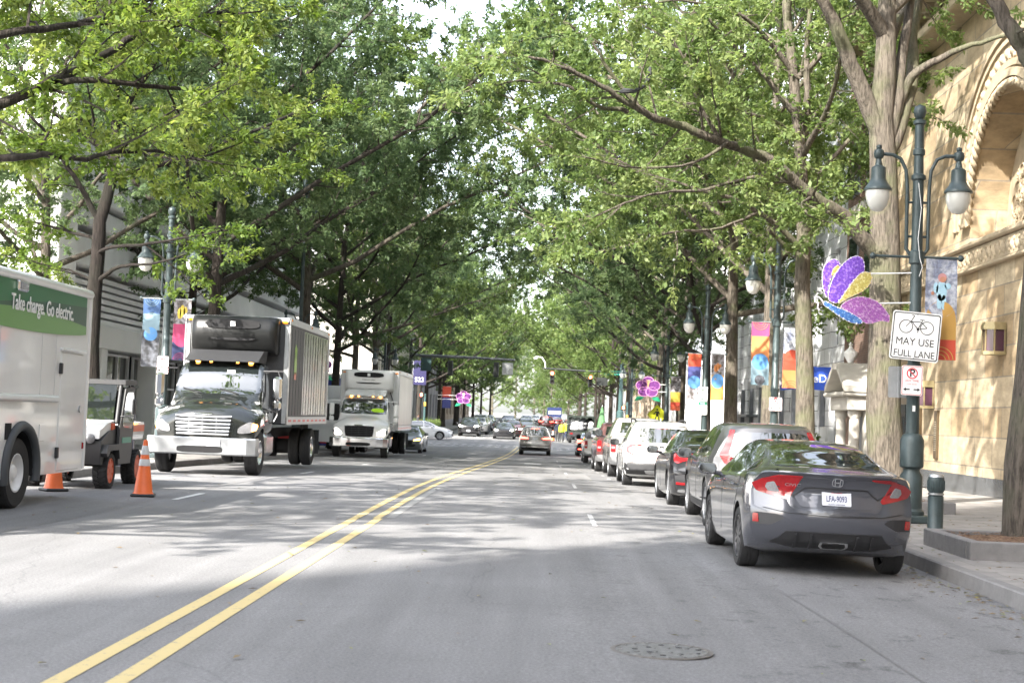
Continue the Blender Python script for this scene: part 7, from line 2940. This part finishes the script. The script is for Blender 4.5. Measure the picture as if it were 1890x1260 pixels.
M_sig = {'red': mat('lit red signal', (.9, .1, .05), .3, emit=((1, .13, .05), 9)), 'off': mat('unlit signal lens', (.03, .02, .02), .2)}
zl = walk_z(-9.4, 103.5)
ma = thing('traffic_signal', 'long mast arm on the left carrying signal heads seen from behind', 'traffic signal', (-9.45, 103.6, zl))
b = MB()
b.lathe([(.28, 0), (.28, .3), (.16, .4), (.11, 7.2), (0, 7.25)], 14, 0, 'Z')
b.build('pole', M_sigd, ma, smooth=40)
b = MB()
b.tube([(0, 0, 6.05), (3.5, 0, 6.05), (7.4, 0, 5.98)], [.12, .10, .07], 10)
b.build('mast_arm', mat('grey mast arm', (.10, .105, .11), .5, .3), ma, smooth=60)
signal_head(ma, 2.85, 0, 5.25, None, 1)
signal_head(ma, 6.1, 0, 5.25, None, 1)
b = MB()
b.box((6.9, .02, 5.35), (.75, .04, .85), bev=.01)
b.build('sign_back', M_alu, ma)
b = MB()
b.box((1.1, .02, 5.45), (.75, .04, .95), bev=.01)
b.build('sign_back', M_teal, ma)
zr = walk_z(6.8, 124)
mr_ = thing('traffic_signal', 'mast arm on the far right with two red lit signal heads and green street sign', 'traffic signal', (6.6, 124, zr))
b = MB()
b.lathe([(.30, 0), (.30, 2.6), (.2, 2.7), (.12, 6.6), (0, 6.65)], 14, 0, 'Z')
b.build('pole', M_teal, mr_, smooth=40)
b = MB()
b.tube([(0, 0, 5.9), (-3.5, 0, 5.95), (-6.7, 0, 6.05)], [.11, .09, .06], 10)
b.build('mast_arm', M_sigd, mr_, smooth=60)
signal_head(mr_, -5.85, -.05, 5.3, 'red')
signal_head(mr_, -2.62, -.05, 5.1, 'red')
b = MB()
b.box((-.75, -.06, 5.85), (1.35, .03, .34), bev=.01)
so = b.build('street_name_sign', mat('street sign green', (.01, .30, .20), .4), mr_)
text('lettering', 'E 4th St', .26, face_M((-.75, -.08, 5.85), (0, -1, 0)), M_sign, so)
b = MB()
b.box((-1.6, -.05, 5.1), (.9, .05, .7), bev=.02)
b.build('sign_panel', M_sigd, mr_)
b = MB()
b.tube([(-6.45, 0, 6.05), (-6.47, 0, 6.5), (-6.75, 0, 6.95), (-7.25, 0, 7.0)], .045, 8)
b.lathe([(0, 7.02), (.12, 6.95), (.16, 6.82), (.0, 6.78)], 12, 0, 'Z', (-7.3, 0, 0))
b.build('luminaire', M_white, mr_, smooth=50)


def ped_signal(label, x, y, zc, post=True):
    t = thing('pedestrian_signal', label, 'pedestrian signal', (x, y, walk_z(x, y)))
    if post:
        b = MB()
        b.lathe([(.09, 0), (.09, 3.4), (0, 3.45)], 12, 0, 'Z')
        b.build('post', M_teal, t)
    b = MB()
    b.box((-.32, -.05, zc), (.42, .22, .42), bev=.03)
    o = b.build('signal_box', M_sigd, t)
    b = MB()
    b.box((-.32, -.165, zc - .02), (.16, .02, .15), bev=.004)
    for k in range(4):
        b.box((-.38 + k * .04, -.165, zc + .10), (.028, .02, .12), bev=.004)
    b.build('hand_symbol', M_sig['red'] if x < 0 else M_hand, o)
    b = MB()
    b.box((.02, -.11, zc - .75), (.18, .14, .34), bev=.02)
    b.build('push_button', mat('amber push box', (.50, .30, .04), .5), t)
    return t


M_hand = mat('lit orange hand', (.9, .3, .05), .3, emit=((1, .33, .06), 8))
ped_signal('pedestrian signal showing a red hand on the far left corner', -9.95, 124, 3.3)
ped_signal('pedestrian signal showing an orange hand on the far right corner', 7.15, 123.4, 2.95)
sd = thing('corner_sign', 'purple sign with white figures on the far left corner building', 'shop sign', (-10.6, 125.3, walk_z(-10, 125) + 5.2))
b = MB()
b.box((0, 0, 0), (1.15, .1, 2.1), bev=.02)
b.build('panel', mat('purple sign panel', (.012, .010, .055), .5), sd)
text('lettering', '523', .55, face_M((0, -.07, -.6), (0, -1, 0)), M_sign, sd)
b = MB()
b.tube([(-.55, 0, -3), (-.55, 0, 1.0)], .05, 6)
b.build('bracket', M_alu, sd)
st = thing('snagged_strip', 'black plastic strip snagged on a bough over the street', 'litter', at(1150, 172, 25.3))
b = MB()
q0 = at(1150, 172, 25.3)
b.tube([at(*p) - q0 for p in ((1143, 170, 25.4), (1152, 168, 25.3), (1172, 168, 25.2), (1188, 160, 25.2), (1196, 148, 25.2), (1199, 136, 25.2), (1200, 124, 25.2))], [.02, .05, .035, .03, .035, .04, .025], 6)
b.build('strip', M_blackp, st, smooth=40)
# ------------------------------------------------------------------ people
def person(label, loc, rz, top_m, leg_m, skin, hair, pose='stand', vest=None, h=1.75):
    """one continuous skinned body; clothing and hair are children"""
    t = thing('person', label, 'person', loc, rz)
    s = h / 1.75
    st_ = .16 if pose == 'walk' else .05
    J = {'pel': (0, 0, .93), 'sp': (0, .01, 1.12), 'ch': (0, .0, 1.32), 'nk': (0, .0, 1.48), 'hd0': (0, -.02, 1.56), 'hd1': (0, -.02, 1.66), 'hd2': (0, -.0, 1.74)}
    E = [('pel', 'sp'), ('sp', 'ch'), ('ch', 'nk'), ('nk', 'hd0'), ('hd0', 'hd1'), ('hd1', 'hd2')]
    Rr = {'pel': (.15, .11), 'sp': (.135, .10), 'ch': (.16, .11), 'nk': (.058, .058), 'hd0': (.075, .085), 'hd1': (.085, .10), 'hd2': (.05, .06)}
    for q, sg in (('l', -1), ('r', 1)):
        f = st_ * sg
        J.update({'hp' + q: (sg * .095, 0, .88), 'kn' + q: (sg * .11, -.03 - f * .6, .49), 'an' + q: (sg * .115, f, .09), 'to' + q: (sg * .125, f - .17, .045),
                  'sh' + q: (sg * .185, 0, 1.41), 'el' + q: (sg * .235, .03 + f * .5, 1.13), 'wr' + q: (sg * .235, -.08 + f * .8, .89), 'ha' + q: (sg * .235, -.12 + f * .8, .80)})
        E += [('pel', 'hp' + q), ('hp' + q, 'kn' + q), ('kn' + q, 'an' + q), ('an' + q, 'to' + q), ('ch', 'sh' + q), ('sh' + q, 'el' + q), ('el' + q, 'wr' + q), ('wr' + q, 'ha' + q)]
        Rr.update({'hp' + q: (.095, .095), 'kn' + q: (.062, .062), 'an' + q: (.045, .05), 'to' + q: (.042, .03), 'sh' + q: (.065, .065), 'el' + q: (.045, .045), 'wr' + q: (.032, .028), 'ha' + q: (.035, .02)})
        for k in range(4):
            n_ = 'f%d%s' % (k, q)
            J[n_] = (sg * (.235 - .0), -.15 + f * .8 + (k - 1.5) * .018, .715 + abs(k - 1.2) * .01)
            E.append(('ha' + q, n_))
            Rr[n_] = (.009, .009)
        J['th' + q] = (sg * .215, -.16 + f * .8, .80)
        E.append(('ha' + q, 'th' + q))
        Rr['th' + q] = (.011, .011)
    names = list(J)
    me = bpy.data.meshes.new('person')
    me.from_pydata([Vector(J[n]) * s for n in names], [(names.index(a), names.index(b_)) for a, b_ in E], [])
    o = link('body', me)
    md = o.modifiers.new('skin', 'SKIN')
    for i, n in enumerate(names):
        me.skin_vertices[0].data[i].radius = (Rr[n][0] * s, Rr[n][1] * s)
        me.skin_vertices[0].data[i].use_root = (n == 'pel')
    o.modifiers.new('sub', 'SUBSURF').levels = 2
    dg = bpy.context.evaluated_depsgraph_get()
    m2 = bpy.data.meshes.new_from_object(o.evaluated_get(dg))
    bpy.data.objects.remove(o)
    for m in (skin, top_m, leg_m, M_blackp, hair):
        m2.materials.append(m)
    for p in m2.polygons:
        c = p.center / s
        hand = c.z < .90 and abs(c.x) > .185
        p.material_index = 0 if c.z > 1.47 or hand else 1 if (c.z > .95 or (abs(c.x) > .2 and c.z > .6)) else 3 if c.z < .11 else 2
        p.use_smooth = True
    link('body', m2, t)
    b = MB()
    b.lathe([(.0, 1.79 * s), (.06 * s, 1.775 * s), (.095 * s, 1.72 * s), (.10 * s, 1.66 * s), (.08 * s, 1.60 * s)], 14, 0, 'Z', (0, .012 * s, 0))
    b.build('hair', hair, t, smooth=60)
    b = MB()
    for sx in (-.03, .03):
        b.lathe([(0, -.012), (.012, 0), (0, .006)], 8, 0, 'Y', (sx * s, -.105 * s, 1.655 * s))
    b.build('eyes', M_ink, t)
    if vest:
        b = MB()
        n = 20
        vs = []
        for z, rx, ry in ((.88, .20, .15), (1.0, .195, .15), (1.15, .185, .145), (1.32, .205, .15), (1.42, .20, .12), (1.47, .12, .09)):
            for k in range(n):
                a = 2 * PI * k / n
                vs.append((rx * math.cos(a) * s, ry * math.sin(a) * s, z * s))
        b.add(vs, [(r * n + k, r * n + (k + 1) % n, (r + 1) * n + (k + 1) % n, (r + 1) * n + k) for r in range(5) for k in range(n)])
        b.build('hi_vis_vest', vest, t, smooth=60)
    return t


M_skin1, M_skin2 = mat('tan skin', (.30, .16, .10), .6), mat('brown skin', (.14, .075, .05), .6)
M_hair = mat('black hair', (.012, .010, .009), .7)
M_navy, M_jean, M_dkc = mat('navy cloth work', (.02, .025, .05), .85), mat('dark denim', (.03, .04, .07), .85), mat('charcoal cloth', (.03, .03, .032), .85)
M_hiv = mat('lime hi-vis cloth', (.45, .62, .03), .7)
person('worker in lime hi-vis vest and dark trousers seen from behind beyond the cross street', (1.72, 122.4, road_z(2, 122)), 0, M_hiv, M_dkc, M_skin2, M_hair, vest=M_hiv)
person('second worker in lime vest beside the rubbish truck', (2.08, 127, road_z(2, 127)), 2.6, M_hiv, M_jean, M_skin1, M_hair, 'walk', vest=M_hiv)
person('person in dark clothes standing left of the lime vested worker', (1.38, 123.2, road_z(2, 123)), .4, M_navy, M_dkc, M_skin2, M_hair)
person('person in black walking on the far left corner behind the white car', (-10.35, 122.6, walk_z(-10, 122)), PI / 2, M_dkc, M_jean, M_skin2, M_hair, 'walk')

# ------------------------------------------------------------------ further traffic
GT = 'traffic beyond the cross street'
GL = 'cars parked along the left kerb'
lit = {'clear lens': M_lamp_on}
P_gun = paint('gunmetal paint', (.16, .17, .18), .5, .3)
P_pearl = paint('pearl white paint', (.70, .70, .70), 0, .3)
P_dred = paint('dark cherry paint', (.10, .012, .015), .3, .3)
P_lsil = paint('light silver paint', (.46, .47, .48), .5, .3)
P_slate = paint('slate blue paint', (.06, .08, .12), .4, .3)
P_redc = paint('bright red paint', (.45, .02, .02), .1, .3)


def far_car(src, label, x, y, rz, swap, sc_=1., grp=GT, z=None):
    o = dup(src, (x, y, road_z(x, y) if z is None else z), rz, label, grp, swap=swap, scale=sc_)
    return o


far_car(black_sedan, 'grey saloon with an amber lamp lit, parked behind the white box truck', -7.2, 79.5, PI, {'black paint': P_gun, 'clear lens': M_amber_on}, 1., GL)
w_ = far_car(black_sedan, 'white saloon crossing from the side street, seen from its side', -9.35, 114.5, -PI / 2 + .05, {'black paint': P_pearl}, (1, 1.02, 1.0))
far_car(crv, 'black SUV with lit lamps facing the camera beyond the cross street', -6.35, 130, PI, {'silver grey paint': P_black, 'clear lens': M_lamp_on}, 1.03)
far_car(crv, 'silver SUV parked right behind the black SUV', -5.95, 139, PI, {'silver grey paint': P_lsil})
far_car(crv, 'white van-like SUV third in the far left row', -6.1, 147, PI, {'silver grey paint': P_pearl}, (1, 1, 1.12))
far_car(black_sedan, 'slate blue saloon fourth in the far left row', -6.0, 156, PI, {'black paint': P_slate})
far_car(crv, 'pale SUV farthest in the left row', -6.1, 165, PI, {'silver grey paint': P_lsil})
# low black coupe with lit lamps
cp = sedan_spec(L=4.8, W=1.92, axles=(1.0, 3.75), top=[(0, 1.0), (.1, 1.03), (.5, 1.06), (.9, 1.14), (1.5, 1.30), (2.0, 1.37), (2.5, 1.38), (2.85, 1.32), (3.2, 1.16), (3.5, 1.02), (4.0, .97), (4.5, .90), (4.8, .78)],
                belt=[(0, .95), (1, .98), (3.4, .92), (4.2, .88), (4.6, .80), (4.8, .70)], w=[(0, .9), (.5, .96), (3, .95), (4, .96), (4.6, .93), (4.8, .86)], zb=[(0, .34), (.6, .2), (4.2, .17), (4.8, .2)])
coupe, _, _ = build_car('low black coupe with white lamps lit driving towards the camera', 'car', (-3.15, 125.8, road_z(-3, 125)), cp, P_black,
                        [('windscreen', 'top', [(-.66, 3.42), (.66, 3.42), (.54, 2.82), (-.54, 2.82)], M_glass, dict(k=.1)),
                         ('side_window', 'left', [(1.6, 1.02), (1.8, 1.28), (2.5, 1.32), (3.25, .99)], M_glass, dict(mir=1, k=.1)),
                         ('rear_window', 'top', [(-.6, .85), (.6, .85), (.5, 1.6), (-.5, 1.6)], M_glass, dict(k=.1)),
                         ('headlight', 'front', [(.50, .70), (.76, .70), (.80, .79), (.56, .79)], M_lamp_on, dict(mir=1, off=.01)),
                         ('grille', 'front', [(-.48, .76), (.48, .76), (.42, .58), (-.42, .58)], M_dark, dict(off=.006)),
                         ('lower_intake', 'front', [(-.7, .42), (.7, .42), (.6, .28), (-.6, .28)], M_blackp, dict(off=.008)),
                         ('tail_light', 'rear', [(.3, .85), (.82, .86), (.82, .76), (.3, .76)], M_redlens, dict(mir=1, off=.01))], PI, GT, 'moving_car', 'five', mirror=(3.05, .98, 1.04, .24, .15))
far_car(black_sedan, 'dark cherry saloon right behind the black coupe', -2.55, 134.5, PI, {'black paint': P_dred, 'clear lens': M_lamp_on})
far_car(black_sedan, 'light silver saloon next in the oncoming lane', -3.2, 148, PI, {'black paint': P_lsil})
far_car(black_sedan, 'grey saloon with sun on its bonnet further along the oncoming lane', -1.75, 158, PI + .12, {'black paint': P_gun})
far_car(crv, 'dark SUV with pale roof far along the oncoming lane', -3.9, 172, PI, {'silver grey paint': P_char})
far_car(crv, 'white SUV farther along the oncoming lane', -1.9, 186, PI, {'silver grey paint': P_pearl})
far_car(black_sedan, 'white saloon farthest in the oncoming lane', -1.0, 214, PI, {'black paint': P_pearl})
far_car(x3, 'dark red SUV ahead with brake lamps lit, driving away', .55, 176, 0, {'warm silver paint': P_dred})
far_car(black_sedan, 'red saloon driving away beside the far dark red SUV', 2.0, 196, 0, {'black paint': P_redc})
far_car(crv, 'white SUV parked beyond the rubbish truck on the right', 3.3, 150, 0, {'silver grey paint': P_pearl})
far_car(crv, 'silver SUV parked far off on the right', 3.3, 163, 0, {'silver grey paint': P_lsil})
far_car(black_sedan, 'pale saloon parked farthest on the right', 3.3, 178, 0, {'black paint': P_lsil})
bt = thing('delivery_truck', 'blue truck far down the street driving away', 'truck', (2.0, 236, road_z(2, 236)))
b = MB()
b.box((0, 0, 1.7), (2.3, 6.0, 2.0), bev=.05)
b.build('cargo_box', mat('blue truck body', (.018, .03, .10), .4), bt)
b = MB()
b.box((0, 4.0, 1.5), (2.2, 1.8, 2.0), bev=.2)
b.build('cab', P_pearl, bt)
b = MB()
b.box((0, -3.02, 1.9), (1.9, .04, .5))
b.build('rear_panel', M_white, bt)
for s in (-1, 1):
    b = MB()
    b.box((s * 1.0, -3.03, .72), (.22, .04, .16))
    b.build('tail_light', M_tail_on, bt)
    for y in (-1.8, 3.8):
        add_wheel(bt, (s * .98, y, .48), .48, .28, 'truck', M_white, s < 0)

# ---- open rubbish truck with bags
TX, TY = 3.3, 121.4
TZ = road_z(3.3, 123)
gt = thing('rubbish_truck', 'dark open backed truck heaped with rubbish bags parked beyond the cross street', 'truck', (TX, TY, TZ))
M_dkt2 = mat('dark green truck body', (.02, .028, .022), .5, .2, vary=(2, .2))
b = MB()
b.box((0, 2.4, .95), (2.1, 4.8, .12))
for s in (-1, 1):
    b.box((s * 1.06, 2.4, 1.62), (.06, 4.8, 1.3))
    for k in range(5):
        b.box((s * 1.10, .1 + k * 1.15, 1.62), (.05, .08, 1.34))
b.box((0, 4.78, 1.62), (2.1, .06, 1.3))
b.box((0, .6, 2.26), (2.1, 1.2, .06))
b.build('load_bed', M_dkt2, gt)
b = MB()
b.box((0, 5.9, 1.35), (2.0, 2.0, 1.9), bev=.2)
b.build('cab', M_dkt2, gt)
b = MB()
b.box((0, .05, .72), (2.1, .12, .34), bev=.02)
bp = b.build('bumper', M_blackp, gt)
b = MB()
b.box((.42, -.02, .74), (.3, .02, .15))
b.build('number_plate', M_plate, bp)
b = MB()
b.box((0, 3, .62), (.9, 6.6, .3))
b.build('chassis', M_dark, gt)
for s in (-1, 1):
    b = MB()
    b.box((s * .8, -.02, .80), (.2, .03, .12))
    b.build('tail_light', M_redlens, gt)
    for y in (1.4, 5.9):
        add_wheel(gt, (s * .88, y, .42), .42, .26, 'truck', M_alloy, s < 0)
rg = random.Random(9)
WB = ['white', 'black', 'grey', 'clear white']
BM_ = [mat('white bin bag', (.55, .55, .53), .4, bump=(9, 1.)), mat('black bin bag', (.015, .015, .016), .3, bump=(9, 1.)), mat('grey bin bag', (.22, .22, .23), .4, bump=(9, 1.)), mat('pale bin bag', (.62, .62, .60), .35, bump=(9, 1.))]
k = 0
for row, (z, ys_) in enumerate(((1.24, .42), (1.58, .62), (1.86, .85))):
    for i in range(5 if row < 2 else 4):
        c = (k * 7 + row) % 4
        b = MB()
        r_ = rg.uniform(.24, .30)
        n, m_ = 12, 8
        vs = []
        for j in range(m_ + 1):
            th = PI * j / m_
            for q in range(n):
                a = 2 * PI * q / n
                rr_ = r_ * (1 + rg.uniform(-.10, .10)) * (1 if j else .3)
                vs.append((rr_ * math.sin(th) * math.cos(a) * 1.1, rr_ * math.sin(th) * math.sin(a), rr_ * math.cos(th) * .85 + (.06 if j < 2 else 0)))
        b.add(vs, [(j * n + q, (j + 1) * n + q, (j + 1) * n + (q + 1) % n, j * n + (q + 1) % n) for j in range(m_) for q in range(n)])
        o = b.build('rubbish_bag', BM_[c], None, smooth=60)
        o.location = (TX - .8 + i * (.40 if row < 2 else .5) + rg.uniform(-.05, .05), TY + ys_ + rg.uniform(-.06, .06), TZ + z)
        tag(o, '%s rubbish bag in the %s layer of the open truck, %s from the left' % (WB[c], ('bottom', 'middle', 'top')[row], ('first', 'second', 'third', 'fourth', 'fifth')[i]), 'rubbish bag', 'rubbish bags heaped in the open truck')
        k += 1
um = thing('folded_umbrella', 'folded green umbrella standing beyond the cross street on the right', 'umbrella', (5.25, 128, walk_z(5.3, 128)))
b = MB()
b.lathe([(.02, 3.0), (.12, 2.7), (.36, 1.5), (.46, 1.0), (.40, .95)], 10, 0, 'Z')
b.build('canopy', mat('green canvas', (.07, .17, .07), .8, vary=(4, .2)), um, smooth=25)
b = MB()
b.tube([(0, 0, 0), (0, 0, 3.1)], .03, 6)
b.build('pole', M_white, um)

# ---- low hedges by the pavements, planters before the tiled wall
def hedge(label, x, y, sx, sy, h, seed, m):
    t = thing('hedge', label, 'hedge', (x, y, walk_z(x, y)))
    nr = np.random.default_rng(seed)
    n = 3800
    P = np.stack([nr.uniform(-sx / 2, sx / 2, n), nr.uniform(-sy / 2, sy / 2, n), .15 + h * nr.random(n) ** .7 * (1 + .12 * nr.normal(0, 1, n))], 1)
    D = norm(nr.normal(0, 1, (n, 3)) + np.array([0, 0, .5]))
    N = nr.normal(0, 1, (n, 3))
    N = norm(N - D * (N * D).sum(1, keepdims=True))
    link('foliage', leaf_mesh('foliage', P.astype(np.float32), D.astype(np.float32), N.astype(np.float32), nr.uniform(.10, .2, n).astype(np.float32), nr.random(n), m), t)
    b = MB()
    b.box((0, 0, .14), (sx + .15, sy + .15, .28), bev=.02)
    b.build('planter', M_kerb, t)
    return t


hedge('clipped hedge on the far left corner beside the black SUV', -10.0, 127.5, 2.2, 3.2, .95, 1, M_leaf_g)
for i, (y, x) in enumerate(((57.5, 10.3), (63.8, 10.3), (70.2, 10.3), (77, 10.3))):
    hedge('leafy shrub planter by the tiled wall, %s from the stone portal' % ('first', 'second', 'third', 'fourth')[i], x, y, .9, 1.3, 1.25, 5 + i, M_leaf_g)

# fallen leaves along the right kerb and pavement
nr = np.random.default_rng(44)
n = 3200
yy = nr.uniform(8, 60, n)
xx = np.where(nr.random(n) < .5, KR - .05 - np.abs(nr.normal(0, .25, n)), KR + .2 + np.abs(nr.normal(0, 1.6, n)))
xx = np.where(nr.random(n) < .15, nr.uniform(-9, 4, n), xx)
zz = np.array([gz(a, c) + .012 for a, c in zip(xx, yy)])
P = np.stack([xx, yy, zz], 1)
an = nr.uniform(0, 6.28, n)
D = norm(np.stack([np.cos(an), np.sin(an), nr.uniform(-.02, .15, n)], 1))
N = norm(np.stack([nr.normal(0, .1, n), nr.normal(0, .1, n), np.ones(n)], 1))
N = norm(N - D * (N * D).sum(1, keepdims=True))
fl = link('fallen_leaves', leaf_mesh('fallen_leaves', P.astype(np.float32), D.astype(np.float32), N.astype(np.float32), nr.uniform(.04, .09, n).astype(np.float32), nr.random(n), leafmat('dry leaves', (.10, .06, .03), (.17, .12, .05), (.14, .16, .05), .1)))
tag(fl, 'scattered dry leaves lying along the right kerb and pavement', 'fallen leaves', kind='stuff')
